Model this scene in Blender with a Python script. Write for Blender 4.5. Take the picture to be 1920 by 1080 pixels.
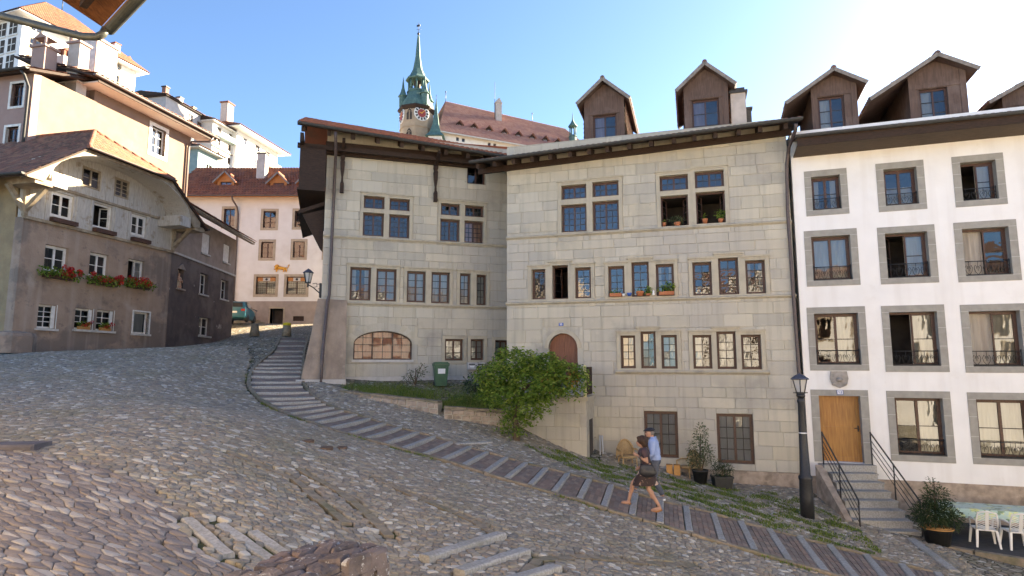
import bpy, bmesh, math, random
import numpy as np
from mathutils import Matrix, Vector
R = math.radians
rnd = random.Random(7)
for o in list(bpy.data.objects): bpy.data.objects.remove(o)
scene = bpy.context.scene
col = scene.collection

# ---------------------------------------------------------------- camera (eye = world origin, level of the photographer's head)
cd = bpy.data.cameras.new('camera'); cam = bpy.data.objects.new('camera', cd); col.objects.link(cam)
cd.sensor_width = 36; cd.lens = 36*1150/1920; cd.clip_start = .1; cd.clip_end = 3000
cam.rotation_euler = (R(90)+math.atan(145/1150), 0, 0)
scene.camera = cam
# ---------------------------------------------------------------- daylight
SUN_AZ, SUN_EL = 56.0, 22.0          # degrees right of the view axis, above the horizon
sunv = Vector((math.sin(R(SUN_AZ))*math.cos(R(SUN_EL)), math.cos(R(SUN_AZ))*math.cos(R(SUN_EL)), math.sin(R(SUN_EL))))
w = bpy.data.worlds.new('World'); scene.world = w; w.use_nodes = True
nt = w.node_tree; bg = nt.nodes['Background']
sky = nt.nodes.new('ShaderNodeTexSky'); sky.sky_type = 'NISHITA'; sky.sun_disc = False
sky.sun_elevation = R(SUN_EL); sky.sun_rotation = R(SUN_AZ); sky.altitude = 600; sky.air_density = .75; sky.dust_density = .8; sky.ozone_density = 4.5
nt.links.new(sky.outputs[0], bg.inputs[0]); bg.inputs[1].default_value = .052
sd = bpy.data.lights.new('sun', 'SUN'); sd.energy = 5.0; sd.angle = R(.6); sd.color = (1, .86, .68)
sun = bpy.data.objects.new('sun', sd); col.objects.link(sun); sun.rotation_euler = (-sunv).to_track_quat('-Z', 'Y').to_euler()
vs = scene.view_settings; vs.view_transform = 'Standard'; vs.look = 'None'; vs.exposure = 3.1; vs.gamma = 1; vs.use_curve_mapping = False; vs.use_white_balance = True; vs.white_balance_temperature = 7200; vs.white_balance_tint = 7
scene.cycles.max_bounces = 8; scene.cycles.transparent_max_bounces = 12; scene.cycles.use_denoising = True
scene.cycles.sample_clamp_indirect = 8

# ---------------------------------------------------------------- materials
MATS = {}
def _ramp(nt, pts):
    r = nt.nodes.new('ShaderNodeValToRGB'); e = r.color_ramp.elements
    while len(e) < len(pts): e.new(.5)
    for k, (p, c) in enumerate(pts): e[k].position = p; e[k].color = (*c, 1)
    return r
def M(name, c=(.5,.5,.5), c2=None, scale=3., rough=.85, bump=0., bscale=30., metal=0., island=None, stain=None, sscale=.6, stretch=(1,1,1), spec=.3, streak=None, detail=6., trans=0., voro=None, lo=.35, hi=.65):
    """procedural surface: two-tone noise, optional per-piece palette, stains with their own shape, bump"""
    if name in MATS: return MATS[name]
    m = bpy.data.materials.new(name); m.use_nodes = True; MATS[name] = m
    nt = m.node_tree; N = nt.nodes; L = nt.links; b = N['Principled BSDF']
    b.inputs['Roughness'].default_value = rough; b.inputs['Metallic'].default_value = metal; b.inputs['Specular IOR Level'].default_value = spec
    tc = N.new('ShaderNodeTexCoord'); mp = N.new('ShaderNodeMapping'); mp.inputs['Scale'].default_value = stretch; L.new(tc.outputs['Object'], mp.inputs[0])
    c2 = c2 or tuple(v*.8 for v in c)
    nz = N.new('ShaderNodeTexNoise'); nz.inputs['Scale'].default_value = scale; nz.inputs['Detail'].default_value = detail; L.new(mp.outputs[0], nz.inputs['Vector'])
    rp = _ramp(nt, [(lo, c), (hi, c2)]); L.new(nz.outputs['Fac'], rp.inputs[0]); out = rp.outputs[0]
    def mix(a, bcol, fac, typ='MIX'):
        x = N.new('ShaderNodeMix'); x.data_type = 'RGBA'; x.blend_type = typ
        if hasattr(fac, 'node'): L.new(fac, x.inputs[0])
        else: x.inputs[0].default_value = fac
        L.new(a, x.inputs[6])
        if hasattr(bcol, 'node'): L.new(bcol, x.inputs[7])
        else: x.inputs[7].default_value = (*bcol, 1)
        return x.outputs[2]
    if island:
        g = N.new('ShaderNodeNewGeometry'); oi = N.new('ShaderNodeObjectInfo'); ad = N.new('ShaderNodeMath'); ad.operation = 'ADD'
        L.new(g.outputs['Random Per Island'], ad.inputs[0]); L.new(oi.outputs['Random'], ad.inputs[1])
        fr = N.new('ShaderNodeMath'); fr.operation = 'FRACT'; L.new(ad.outputs[0], fr.inputs[0])
        n = len(island); r2 = _ramp(nt, [(k/n, cc) for k, cc in enumerate(island)]); r2.color_ramp.interpolation = 'CONSTANT'; L.new(fr.outputs[0], r2.inputs[0])
        out = mix(out, r2.outputs[0], .75)
    if stain:
        for k, (sc_, lo_, hi_, cc, amt) in enumerate(stain):
            n2 = N.new('ShaderNodeTexNoise'); n2.inputs['Scale'].default_value = sc_; n2.inputs['Detail'].default_value = 8; n2.inputs['Roughness'].default_value = .62
            mp2 = N.new('ShaderNodeMapping'); mp2.inputs['Location'].default_value = (3.1*k+1.7, 7.3*k, 2.2*k); L.new(tc.outputs['Object'], mp2.inputs[0]); L.new(mp2.outputs[0], n2.inputs['Vector'])
            mr = N.new('ShaderNodeMapRange'); mr.inputs[1].default_value = lo_; mr.inputs[2].default_value = hi_; mr.inputs[4].default_value = amt; L.new(n2.outputs['Fac'], mr.inputs[0])
            out = mix(out, cc, mr.outputs[0])
    if streak:
        sc_, cc, amt = streak
        n3 = N.new('ShaderNodeTexNoise'); n3.inputs['Scale'].default_value = sc_; n3.inputs['Detail'].default_value = 5
        mp3 = N.new('ShaderNodeMapping'); mp3.inputs['Scale'].default_value = (6, 6, .35); L.new(tc.outputs['Object'], mp3.inputs[0]); L.new(mp3.outputs[0], n3.inputs['Vector'])
        mr = N.new('ShaderNodeMapRange'); mr.inputs[1].default_value = .5; mr.inputs[2].default_value = .72; mr.inputs[4].default_value = amt; L.new(n3.outputs['Fac'], mr.inputs[0])
        out = mix(out, cc, mr.outputs[0])
    if voro:
        vs_, cc = voro
        v = N.new('ShaderNodeTexVoronoi'); v.inputs['Scale'].default_value = vs_; L.new(mp.outputs[0], v.inputs['Vector'])
        r3 = _ramp(nt, [(k/len(cc), q) for k, q in enumerate(cc)]); r3.color_ramp.interpolation = 'CONSTANT'
        sp = N.new('ShaderNodeSeparateColor'); L.new(v.outputs['Color'], sp.inputs[0]); L.new(sp.outputs[0], r3.inputs[0])
        v2 = N.new('ShaderNodeTexVoronoi'); v2.feature = 'DISTANCE_TO_EDGE'; v2.inputs['Scale'].default_value = vs_; L.new(mp.outputs[0], v2.inputs['Vector'])
        mr = N.new('ShaderNodeMapRange'); mr.inputs[1].default_value = .03; mr.inputs[2].default_value = .1; L.new(v2.outputs['Distance'], mr.inputs[0])
        out = mix(out, r3.outputs[0], mr.outputs[0])
        bp = N.new('ShaderNodeBump'); bp.inputs['Strength'].default_value = .8; bp.inputs['Distance'].default_value = .03; L.new(mr.outputs[0], bp.inputs['Height']); L.new(bp.outputs[0], b.inputs['Normal'])
    L.new(out, b.inputs['Base Color'])
    if bump:
        nb = N.new('ShaderNodeTexNoise'); nb.inputs['Scale'].default_value = bscale; nb.inputs['Detail'].default_value = 6; L.new(mp.outputs[0], nb.inputs['Vector'])
        bp = N.new('ShaderNodeBump'); bp.inputs['Strength'].default_value = bump; bp.inputs['Distance'].default_value = .02; L.new(nb.outputs['Fac'], bp.inputs['Height']); L.new(bp.outputs[0], b.inputs['Normal'])
    if trans:
        # leaf / cloth: part of the light passes through
        tr = N.new('ShaderNodeBsdfTranslucent'); L.new(out, tr.inputs[0]); ms = N.new('ShaderNodeMixShader'); ms.inputs[0].default_value = trans
        L.new(b.outputs[0], ms.inputs[1]); L.new(tr.outputs[0], ms.inputs[2]); L.new(ms.outputs[0], N['Material Output'].inputs[0])
    return m
def glass(name='window_glass', k=1.0, tint=(.75,.8,.8)):
    if name in MATS: return MATS[name]
    m = bpy.data.materials.new(name); m.use_nodes = True; MATS[name] = m
    N = m.node_tree.nodes; L = m.node_tree.links; N.remove(N['Principled BSDF'])
    fr = N.new('ShaderNodeFresnel'); fr.inputs[0].default_value = 1.7
    mu = N.new('ShaderNodeMath'); mu.operation = 'MULTIPLY_ADD'; mu.inputs[1].default_value = 1.0*k; mu.inputs[2].default_value = .03*k; mu.use_clamp = True; L.new(fr.outputs[0], mu.inputs[0])
    gl = N.new('ShaderNodeBsdfGlossy'); gl.inputs['Roughness'].default_value = .015; gl.inputs[0].default_value = (.95,.97,1,1)
    tr = N.new('ShaderNodeBsdfTransparent'); tr.inputs[0].default_value = (*tint, 1)
    nz = N.new('ShaderNodeTexNoise'); nz.inputs['Scale'].default_value = 2.2; nz.inputs['Detail'].default_value = 1; tc = N.new('ShaderNodeTexCoord'); L.new(tc.outputs['Object'], nz.inputs['Vector'])
    bp = N.new('ShaderNodeBump'); bp.inputs['Strength'].default_value = .12; bp.inputs['Distance'].default_value = .02; L.new(nz.outputs['Fac'], bp.inputs['Height']); L.new(bp.outputs[0], gl.inputs['Normal'])
    ms = N.new('ShaderNodeMixShader'); L.new(mu.outputs[0], ms.inputs[0]); L.new(tr.outputs[0], ms.inputs[1]); L.new(gl.outputs[0], ms.inputs[2]); L.new(ms.outputs[0], N['Material Output'].inputs[0])
    return m

# ---------------------------------------------------------------- object helpers
def tag(o, label=None, cat=None, group=None, kind=None):
    if label: o['label'] = label
    if cat: o['category'] = cat
    if group: o['group'] = group
    if kind: o['kind'] = kind
    return o
def empty(name, loc=(0,0,0), rz=0., label=None, cat=None, group=None, kind=None, parent=None):
    o = bpy.data.objects.new(name, None); col.objects.link(o); o.location = loc; o.rotation_euler = (0,0,rz); o.parent = parent
    o.empty_display_size = .2
    return tag(o, label, cat, group, kind)
def link(name, me, mat=None, parent=None):
    o = bpy.data.objects.new(name, me); col.objects.link(o); o.parent = parent
    if mat is not None:
        if isinstance(mat, str): mat = MATS[mat]
        if not me.materials: me.materials.append(mat)
    return o
class MB:
    """collects shapes, builds ONE mesh object"""
    def __init__(s): s.v = []; s.f = []; s.mi = []; s.cur = 0; s.sm = []
    def add(s, vs, fs, smooth=False):
        n = len(s.v); s.v += [tuple(p) for p in vs]
        for f in fs: s.f.append(tuple(i+n for i in f)); s.mi.append(s.cur); s.sm.append(smooth)
        return s
    def box(s, x0, y0, z0, x1, y1, z1, m=None):
        vs = [(x0,y0,z0),(x1,y0,z0),(x1,y1,z0),(x0,y1,z0),(x0,y0,z1),(x1,y0,z1),(x1,y1,z1),(x0,y1,z1)]
        if m is not None: vs = [m @ Vector(p) for p in vs]
        return s.add(vs, [(0,3,2,1),(4,5,6,7),(0,1,5,4),(1,2,6,5),(2,3,7,6),(3,0,4,7)])
    def block(s, x0, y0, z0, x1, y1, z1, b=.01):
        """box with its outer (-y) edges chamfered"""
        vs = [(x0,y0+b,z0),(x1,y0+b,z0),(x1,y0+b,z1),(x0,y0+b,z1),(x0+b,y0,z0+b),(x1-b,y0,z0+b),(x1-b,y0,z1-b),(x0+b,y0,z1-b),(x0,y1,z0),(x1,y1,z0),(x1,y1,z1),(x0,y1,z1)]
        return s.add(vs, [(4,5,6,7),(0,1,5,4),(1,2,6,5),(2,3,7,6),(3,0,4,7),(8,9,1,0),(9,10,2,1),(10,11,3,2),(11,8,0,3)])
    def bar(s, a, b, w, h=None, up=(0,0,1)):
        """rectangular bar from a to b"""
        a = Vector(a); b = Vector(b); d = (b-a); l = d.length
        if l < 1e-6: return s
        d /= l; u = Vector(up); x = d.cross(u)
        if x.length < 1e-4: x = d.cross(Vector((1,0,0)))
        x.normalize(); y = x.cross(d); h = h or w
        vs = [p + x*(sx*w/2) + y*(sy*h/2) for p in (a, b) for sx, sy in ((-1,-1),(1,-1),(1,1),(-1,1))]
        return s.add(vs, [(0,1,2,3),(7,6,5,4),(0,4,5,1),(1,5,6,2),(2,6,7,3),(3,7,4,0)])
    def tube(s, pts, r, n=8, caps=True, smooth=True):
        pts = [Vector(p) for p in pts]; rs = r if isinstance(r, (list, tuple)) else [r]*len(pts); vs = []; fs = []
        prev = None
        for k, p in enumerate(pts):
            d = (pts[min(k+1, len(pts)-1)] - pts[max(k-1, 0)]).normalized()
            if prev is None: x = d.orthogonal().normalized()
            else:
                x = prev - d*prev.dot(d); x = x.normalized() if x.length > 1e-5 else d.orthogonal().normalized()
            prev = x; y = d.cross(x)
            for j in range(n):
                a = 2*math.pi*j/n; vs.append(p + (x*math.cos(a) + y*math.sin(a))*rs[k])
        for k in range(len(pts)-1):
            for j in range(n): fs.append((k*n+j, k*n+(j+1)%n, (k+1)*n+(j+1)%n, (k+1)*n+j))
        if caps: fs += [tuple(range(n-1, -1, -1)), tuple(range((len(pts)-1)*n, len(pts)*n))]
        return s.add(vs, fs, smooth)
    def lathe(s, prof, c=(0,0,0), n=16, smooth=True, sq=None):
        """profile [(r,z)] turned about z at c"""
        vs = []; fs = []
        for r, z in prof:
            for j in range(n):
                a = 2*math.pi*(j+.5)/n; vs.append((c[0]+r*math.cos(a), c[1]+r*math.sin(a), c[2]+z))
        for k in range(len(prof)-1):
            for j in range(n): fs.append((k*n+j, k*n+(j+1)%n, (k+1)*n+(j+1)%n, (k+1)*n+j))
        fs += [tuple(range(n-1, -1, -1)), tuple(range((len(prof)-1)*n, len(prof)*n))]
        return s.add(vs, fs, smooth)
    def prism(s, poly, y0, y1, m=None):
        """polygon in x,z pushed along y"""
        n = len(poly); vs = [(x, y0, z) for x, z in poly] + [(x, y1, z) for x, z in poly]
        if m is not None: vs = [m @ Vector(p) for p in vs]
        fs = [tuple(range(n)), tuple(range(2*n-1, n-1, -1))] + [(k, k+n, (k+1)%n+n, (k+1)%n) for k in range(n)]
        return s.add(vs, fs)
    def quad(s, a, b, c, d): return s.add([a, b, c, d], [(0,1,2,3)])
    def slab(s, a, b, c, d, t):
        """quad with thickness t downwards along its normal"""
        a, b, c, d = map(Vector, (a, b, c, d)); n = (b-a).cross(d-a).normalized()*t
        return s.add([a, b, c, d, a-n, b-n, c-n, d-n], [(0,1,2,3),(7,6,5,4),(0,4,5,1),(1,5,6,2),(2,6,7,3),(3,7,4,0)])
    def mesh(s, name):
        me = bpy.data.meshes.new(name); me.from_pydata(s.v, [], s.f)
        if any(s.mi): me.polygons.foreach_set('material_index', s.mi)
        if any(s.sm): me.polygons.foreach_set('use_smooth', s.sm)
        me.update(); return me
    def build(s, name, mat, parent=None):
        me = s.mesh(name)
        if isinstance(mat, (list, tuple)):
            for q in mat: me.materials.append(q if not isinstance(q, str) else MATS[q])
            return link(name, me, None, parent)
        return link(name, me, mat, parent)
def np_mesh(name, V, Fq, mat, parent=None, smooth=False):
    """fast mesh from numpy: V (n,3), Fq (m,k) faces of one size"""
    me = bpy.data.meshes.new(name); V = np.asarray(V, np.float32); Fq = np.asarray(Fq, np.int32); m, k = Fq.shape
    me.vertices.add(len(V)); me.vertices.foreach_set('co', V.ravel()); me.loops.add(m*k); me.loops.foreach_set('vertex_index', Fq.ravel())
    me.polygons.add(m); me.polygons.foreach_set('loop_start', np.arange(m, dtype=np.int32)*k)
    try: me.polygons.foreach_set('loop_total', np.full(m, k, np.int32))
    except Exception: pass
    if smooth: me.polygons.foreach_set('use_smooth', np.ones(m, bool))
    me.update(calc_edges=True); me.validate()
    return link(name, me, mat, parent)
def copy_tree(o, parent=None):
    c = o.copy(); col.objects.link(c); c.parent = parent
    for ch in [x for x in bpy.data.objects if x.parent == o]: copy_tree(ch, c)
    return c
PANE = None
def unit_pane():
    global PANE
    if PANE is None: PANE = MB().add([(0,0,0),(1,0,0),(1,0,1),(0,0,1)], [(0,1,2,3)]).mesh('pane'); PANE.materials.append(glass())
    return PANE
# ---------------------------------------------------------------- terrain: surveyed spot heights, smooth sheet through them
SPOT = np.array( [[-18.38, 22.6, 0.48], [-18.61, 23.9, 0.55], [-17.99, 27.0, 0.65], [-17.03, 30.5, 0.79], [-17.59, 35.0, 1.2], [-17.66, 38.9, 1.84], [-9.06, 21.5, -0.61], [-7.46, 22.0, -0.51], [-11.57, 31.0, 1.44], [-9.85, 29.5, 1.35], [-14.58, 35.0, 1.72], [-19.01, 43.0, 2.9], [-17.54, 48.0, 3.19], [-9.36, 30.0, 1.16], [-4.75, 23.0, -0.63], [-2.58, 22.9, -0.72], [-0.58, 22.5, -0.96], [-5.65, 20.6, -1.0], [-2.68, 19.6, -1.61], [-0.49, 19.2, -2.03], [-7.0, 18.6, -1.28], [-4.84, 16.9, -1.7], [-2.64, 15.9, -2.09], [-0.75, 14.9, -2.5], [1.62, 13.8, -3.0], [3.11, 13.1, -3.26], [5.18, 11.6, -3.74], [-5.55, 19.3, -1.31], [-2.17, 17.6, -2.0], [0.0, 17.0, -2.47], [1.89, 16.0, -2.85], [3.45, 14.9, -3.18], [5.37, 14.6, -3.65], [8.34, 13.6, -4.22], [0.63, 18.6, -2.43], [2.62, 20.6, -2.89], [4.95, 20.2, -3.34], [6.54, 19.8, -3.69], [8.4, 19.2, -3.74], [7.72, 16.7, -3.95], [8.74, 16.6, -4.13], [9.59, 14.8, -4.33], [-7.46, 13.2, -0.84], [-11.09, 19.5, -0.25], [-13.33, 18.0, -0.23], [-8.81, 12.0, -0.97], [-5.26, 9.4, -1.3], [-5.29, 13.5, -1.31], [-3.28, 10.8, -1.94], [-1.46, 10.9, -2.4], [0.29, 8.7, -2.75], [1.08, 9.3, -2.94], [3.16, 11.2, -3.46], [-4.52, 6.3, -1.64], [-4.08, 5.3, -1.68], [-3.85, 7.0, -1.83], [-2.99, 7.8, -2.03], [-1.77, 8.2, -2.53], [-0.55, 10.9, -2.58], [-2.0, 2.0, -2.2], [-12.0, 2.0, -1.7], [6.0, 2.0, -3.6], [14.0, 2.0, -5.0], [14.0, 9.0, -4.9], [16.0, 14.0, -5.0], [16.0, 20.0, -4.9], [12.0, 26.0, -3.6], [0.0, 30.0, -0.3], [-24.0, 10.0, -0.3], [-26.0, 26.0, 0.9], [-24.0, 42.0, 2.5], [-6.0, 40.0, 2.6], [4.0, 48.0, 3.2], [-30.0, 48.0, 3.5], [-12.0, -6.0, -2.0], [4.0, -6.0, -3.2], [14.0, -6.0, -5.0]] )
BARS = [[-10.33, 27.38, -9.38, 28.04], [-10.08, 26.46, -9.11, 27.03], [-9.85, 25.58, -8.85, 26.08], [-9.78, 24.72, -8.61, 25.34], [-9.72, 24.16, -8.41, 24.71], [-9.7, 23.62, -8.22, 24.18], [-9.6, 23.15, -8.04, 23.66], [-9.52, 22.75, -7.87, 23.12], [-9.32, 22.14, -7.64, 22.41], [-9.04, 21.46, -7.33, 21.64], [-8.67, 20.68, -7.13, 21.17], [-8.19, 19.9, -6.74, 20.58], [-7.77, 19.29, -6.37, 20.08], [-7.37, 18.91, -6.09, 19.76], [-6.96, 18.51, -5.87, 19.54], [-6.4, 18.0, -5.53, 19.25], [-5.9, 17.53, -5.19, 19.04], [-5.43, 17.21, -4.72, 18.85], [-4.88, 16.8, -4.25, 18.6], [-4.26, 16.43, -3.74, 18.3], [-3.76, 16.12, -3.23, 18.05], [-3.23, 15.85, -2.68, 17.76], [-2.73, 15.62, -2.19, 17.54], [-2.16, 15.52, -1.69, 17.28], [-1.68, 15.35, -1.16, 17.13], [-1.17, 15.16, -0.69, 16.92], [-0.64, 14.83, -0.16, 16.76], [-0.15, 14.65, 0.35, 16.56], [0.4, 14.43, 0.87, 16.35], [0.94, 14.26, 1.42, 16.15], [1.48, 14.02, 1.93, 15.87], [1.97, 13.69, 2.45, 15.65], [2.52, 13.39, 2.95, 15.17], [3.05, 13.14, 3.49, 14.94], [3.6, 12.95, 4.09, 14.97], [4.19, 12.76, 4.73, 14.97], [4.75, 12.55, 5.3, 14.78], [5.3, 12.27, 5.91, 14.67], [5.84, 12.02, 6.5, 14.46], [6.32, 11.77, 7.06, 14.23], [6.82, 11.49, 7.68, 13.93], [7.28, 11.19, 8.25, 13.62], [7.7, 10.9, 8.8, 13.33]]
def _fit(p):
    n = len(p); d = np.hypot(p[:,None,0]-p[None,:,0], p[:,None,1]-p[None,:,1]); K = np.where(d > 0, d*d*np.log(d+1e-9), 0)+.2*np.eye(n)
    Pm = np.c_[np.ones(n), p[:,:2]]; A = np.zeros((n+3, n+3)); A[:n,:n] = K; A[:n,n:] = Pm; A[n:,:n] = Pm.T
    return np.linalg.solve(A, np.r_[p[:,2], 0, 0, 0])
WT = _fit(SPOT)
def H(x, y):
    x = np.atleast_1d(np.asarray(x, float)).ravel(); y = np.atleast_1d(np.asarray(y, float)).ravel(); out = np.empty(len(x))
    for k in range(0, len(x), 20000):
        a = x[k:k+20000]; b = y[k:k+20000]
        ca = np.clip(a, -30, 17); cb = np.clip(b, -6, 48)
        d = np.hypot(ca[:,None]-SPOT[None,:,0], cb[:,None]-SPOT[None,:,1]); K = np.where(d > 0, d*d*np.log(d+1e-9), 0)
        h = K@WT[:-3]+WT[-3]+WT[-2]*ca+WT[-1]*cb
        far = np.clip((b-52)/40, 0, 1); far = far*far*(3-2*far)
        h = h*(1-far)+far*(26-.12*np.clip(a+20, 0, 200))
        out[k:k+20000] = h
    return out
def h1(x, y): return float(H(x, y)[0])
def inpoly(x, y, poly):
    x = np.asarray(x); y = np.asarray(y); c = np.zeros(x.shape, bool); n = len(poly)
    for i in range(n):
        x0, y0 = poly[i]; x1, y1 = poly[(i+1)%n]
        if y0 == y1: continue
        k = ((y0 > y) != (y1 > y)) & (x < (x1-x0)*(y-y0)/(y1-y0)+x0); c ^= k
    return c
TP = math.atan(145/1150)
def px_of(x, y, z):
    """where a world point falls in the 1920 x 1080 frame: only used to decide how finely to build a surface"""
    d = y*math.cos(TP)+z*math.sin(TP); v = -y*math.sin(TP)+z*math.cos(TP); d = np.maximum(d, .2)
    return 960+1150*x/d, 540-1150*v/d
def segdist(x, y, pl):
    best = np.full(np.shape(x), 1e9)
    for (ax, ay), (bx, by) in zip(pl[:-1], pl[1:]):
        dx, dy = bx-ax, by-ay; t = np.clip(((x-ax)*dx+(y-ay)*dy)/(dx*dx+dy*dy), 0, 1); best = np.minimum(best, np.hypot(x-ax-t*dx, y-ay-t*dy))
    return best
NEAR = [(-10.62,28.3)]+[(b[0], b[1]) for b in BARS]; FAR = [(-9.75,29.0)]+[(b[2], b[3]) for b in BARS]
PATHPOLY = NEAR+FAR[::-1]
SLABLINES = [[(-4.72,10.5),(-3.54,10.32),(-2.94,9.73),(-2.37,9.21)], [(-3.71,10.97),(-2.82,10.47),(-2.22,9.83),(-1.76,9.21)], [(-2.62,11.93),(-1.24,11.04),(-.62,10.6),(-.17,9.99)], [(3.2,11.2),(1.2,10.1),(.38,9.27),(.1,8.2)]]
RSTEPS = [((-1.18,8.63),(-.17,10.08)), ((-.68,8.27),(.2,9.49)), ((-.25,7.9),(.62,8.95))]
LSTEPS = [((-3.85,7.55),(-3.05,6.9)), ((-3.5,7.66),(-2.63,7.1)), ((-3.13,7.72),(-2.42,7.3))]
# palettes (real surface colours)
COB = [(.32,.275,.205),(.2,.172,.135),(.38,.34,.275),(.28,.22,.16),(.34,.285,.19),(.54,.51,.45),(.17,.155,.135),(.31,.25,.185),(.26,.235,.195),(.22,.185,.135),(.3,.27,.21)]
M('soil_joint', (.1,.078,.045), (.07,.08,.025), 1.3, .95, .6, 40)
M('cobble', (.28,.25,.22), (.22,.19,.17), 18, .75, .5, 60, island=COB, spec=.4, stain=[(.55,.52,.68,(.14,.13,.06),.4)])
M('flagstone', (.27,.23,.225), (.2,.17,.165), 12, .75, .6, 45, island=[(.25,.21,.18),(.18,.15,.132),(.33,.29,.25),(.22,.18,.15),(.28,.245,.215),(.15,.128,.115),(.42,.39,.35)], spec=.4, stain=[(.6,.52,.68,(.16,.14,.09),.4)])
M('far_cobble', (.07,.06,.04), (.055,.06,.025), 3, .8, voro=(6.5, COB), stain=[(.4,.5,.7,(.17,.15,.09),.5)])
M('asphalt', (.07,.068,.07), (.05,.05,.052), 8, .9, .3, 80, stain=[(.8,.5,.7,(.11,.105,.1),.5)])
M('grey_granite', (.4,.385,.36), (.27,.26,.24), 26, .75, .35, 50, stain=[(1.5,.5,.7,(.2,.19,.15),.5)])
M('kerb_stone', (.3,.24,.175), (.2,.165,.12), 9, .85, .5, 30, stain=[(1.2,.5,.68,(.1,.11,.05),.6)])
M('paver', (.24,.175,.14), (.18,.14,.115), 14, .85, .3, 60, island=[(.25,.175,.14),(.2,.145,.12),(.3,.225,.18),(.23,.185,.155),(.18,.145,.125)])
# ground sheet, fine near the eye and coarse to the horizon
def axis(a, b, lo, hi, fine):
    mid = list(np.arange(a, b+1e-6, fine)); out = []; st = fine; p = a
    while p > lo: st = min(st*1.35, 60); p -= st; out.append(p)
    out = out[::-1]+mid; st = fine; p = b
    while p < hi: st = min(st*1.35, 60); p += st; out.append(p)
    return np.array(out)
gx = axis(-20, 13, -500, 500, .3); gy = axis(2, 42, -60, 900, .3)
GX, GY = np.meshgrid(gx, gy); GZ = H(GX, GY).reshape(GX.shape)
nx, ny = len(gx), len(gy); idx = np.arange(nx*ny).reshape(ny, nx)
Fq = np.stack([idx[:-1,:-1], idx[:-1,1:], idx[1:,1:], idx[1:,:-1]], -1).reshape(-1, 4)
ground = np_mesh('ground', np.stack([GX, GY, GZ-.035], -1).reshape(-1, 3), Fq, 'soil_joint', smooth=True); tag(ground, 'steep cobbled square and lane falling away to the right', kind='structure')
ground.data.materials.append(MATS['far_cobble'])
fcx = (GX[:-1,:-1]+.15).ravel(); fcy = (GY[:-1,:-1]+.15).ravel()
STONEAREA = [(-16.2,7),(-17.6,22),(-17.2,26),(-11.2,26),(-10.4,24.6),(-9.7,22.5),(-7.0,22.1),(-5.6,21.3),(-2.3,20.25),(-.3,20.3),(.6,20.0),(2.75,19.75),(3.1,21.3),(8.95,19.5),(9.1,17.6),(9.9,16.1),(10.6,15.6),(9.6,12.5),(7,8),(2,4.6),(-9,3.4)]
stony = inpoly(fcx, fcy, STONEAREA)
ground.data.polygons.foreach_set('material_index', np.where(stony, 0, 1).astype(np.int32))

def cells(x0, x1, y0, y1, sx, sy, ang, jit, seed, keep):
    """tight random paving: clipped Voronoi cells of a jittered grid; keep(cx,cy) masks centres"""
    rg = np.random.default_rng(seed); ca, sa = math.cos(ang), math.sin(ang)
    cx, cy = (x0+x1)/2, (y0+y1)/2; ext = math.hypot(x1-x0, y1-y0)/2+1
    na, nb = int(2*ext/sx), int(2*ext/sy)
    A, B = np.meshgrid(np.arange(na), np.arange(nb), indexing='ij')
    U = A-na/2+.5*(B%2)+rg.uniform(-jit, jit, A.shape); V = B-nb/2+rg.uniform(-jit, jit, A.shape)
    Xw = cx+(U*sx*ca-V*sy*sa); Yw = cy+(U*sx*sa+V*sy*ca)
    ok = (Xw > x0)&(Xw < x1)&(Yw > y0)&(Yw < y1); ok[:2] = False; ok[-2:] = False; ok[:,:2] = False; ok[:,-2:] = False
    ok[ok] = keep(Xw[ok], Yw[ok])
    dead = rg.uniform(0, 1, A.shape) < .16; ok &= ~dead; dl = dead.tolist()
    polys = []
    nb_off = [(i, j) for i in (-2,-1,0,1,2) for j in (-2,-1,0,1,2) if (i or j) and abs(i)+abs(j) < 4]
    nb_off.sort(key=lambda q: q[0]**2+q[1]**2)
    Ul = U.tolist(); Vl = V.tolist()
    for i, j in zip(*np.nonzero(ok)):
        pu, pv = Ul[i][j], Vl[i][j]; poly = [(-1.1,-1.1),(1.1,-1.1),(1.1,1.1),(-1.1,1.1)]
        for di, dj in nb_off:
            if dl[i+di][j+dj]: continue
            qu = Ul[i+di][j+dj]-pu; qv = Vl[i+di][j+dj]-pv; lim = (qu*qu+qv*qv)/2; out = []; n = len(poly)
            dd = [a*qu+b*qv-lim for a, b in poly]
            if max(dd) <= 0: continue
            for k in range(n):
                d0 = dd[k]; d1 = dd[(k+1)%n]
                if d0 <= 0: out.append(poly[k])
                if (d0 < 0 < d1) or (d1 < 0 < d0):
                    t = d0/(d0-d1); a = poly[k]; b = poly[(k+1)%n]; out.append((a[0]+(b[0]-a[0])*t, a[1]+(b[1]-a[1])*t))
            poly = out
            if len(poly) < 3: break
        if len(poly) < 3: continue
        w_ = []
        for a, b in poly:
            u, v = (a+pu)*sx, (b+pv)*sy; w_.append((cx+u*ca-v*sa, cy+u*sa+v*ca))
        polys.append(w_)
    return polys
def stone_rings(poly, rings, rg):
    """rings: [(inset fraction, height)]; returns local verts and faces; a final centre vertex"""
    n = len(poly); mx = sum(p[0] for p in poly)/n; my = sum(p[1] for p in poly)/n
    # soften corners: midpoint pull
    vs = []; fs = []
    for s_, z in rings:
        for p in poly: vs.append((mx+(p[0]-mx)*s_, my+(p[1]-my)*s_, z))
    for r in range(len(rings)-1):
        for k in range(n): fs.append((r*n+k, r*n+(k+1)%n, (r+1)*n+(k+1)%n, (r+1)*n+k))
    fs.append(tuple(range((len(rings)-1)*n, len(rings)*n)))
    return vs, fs
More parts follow.
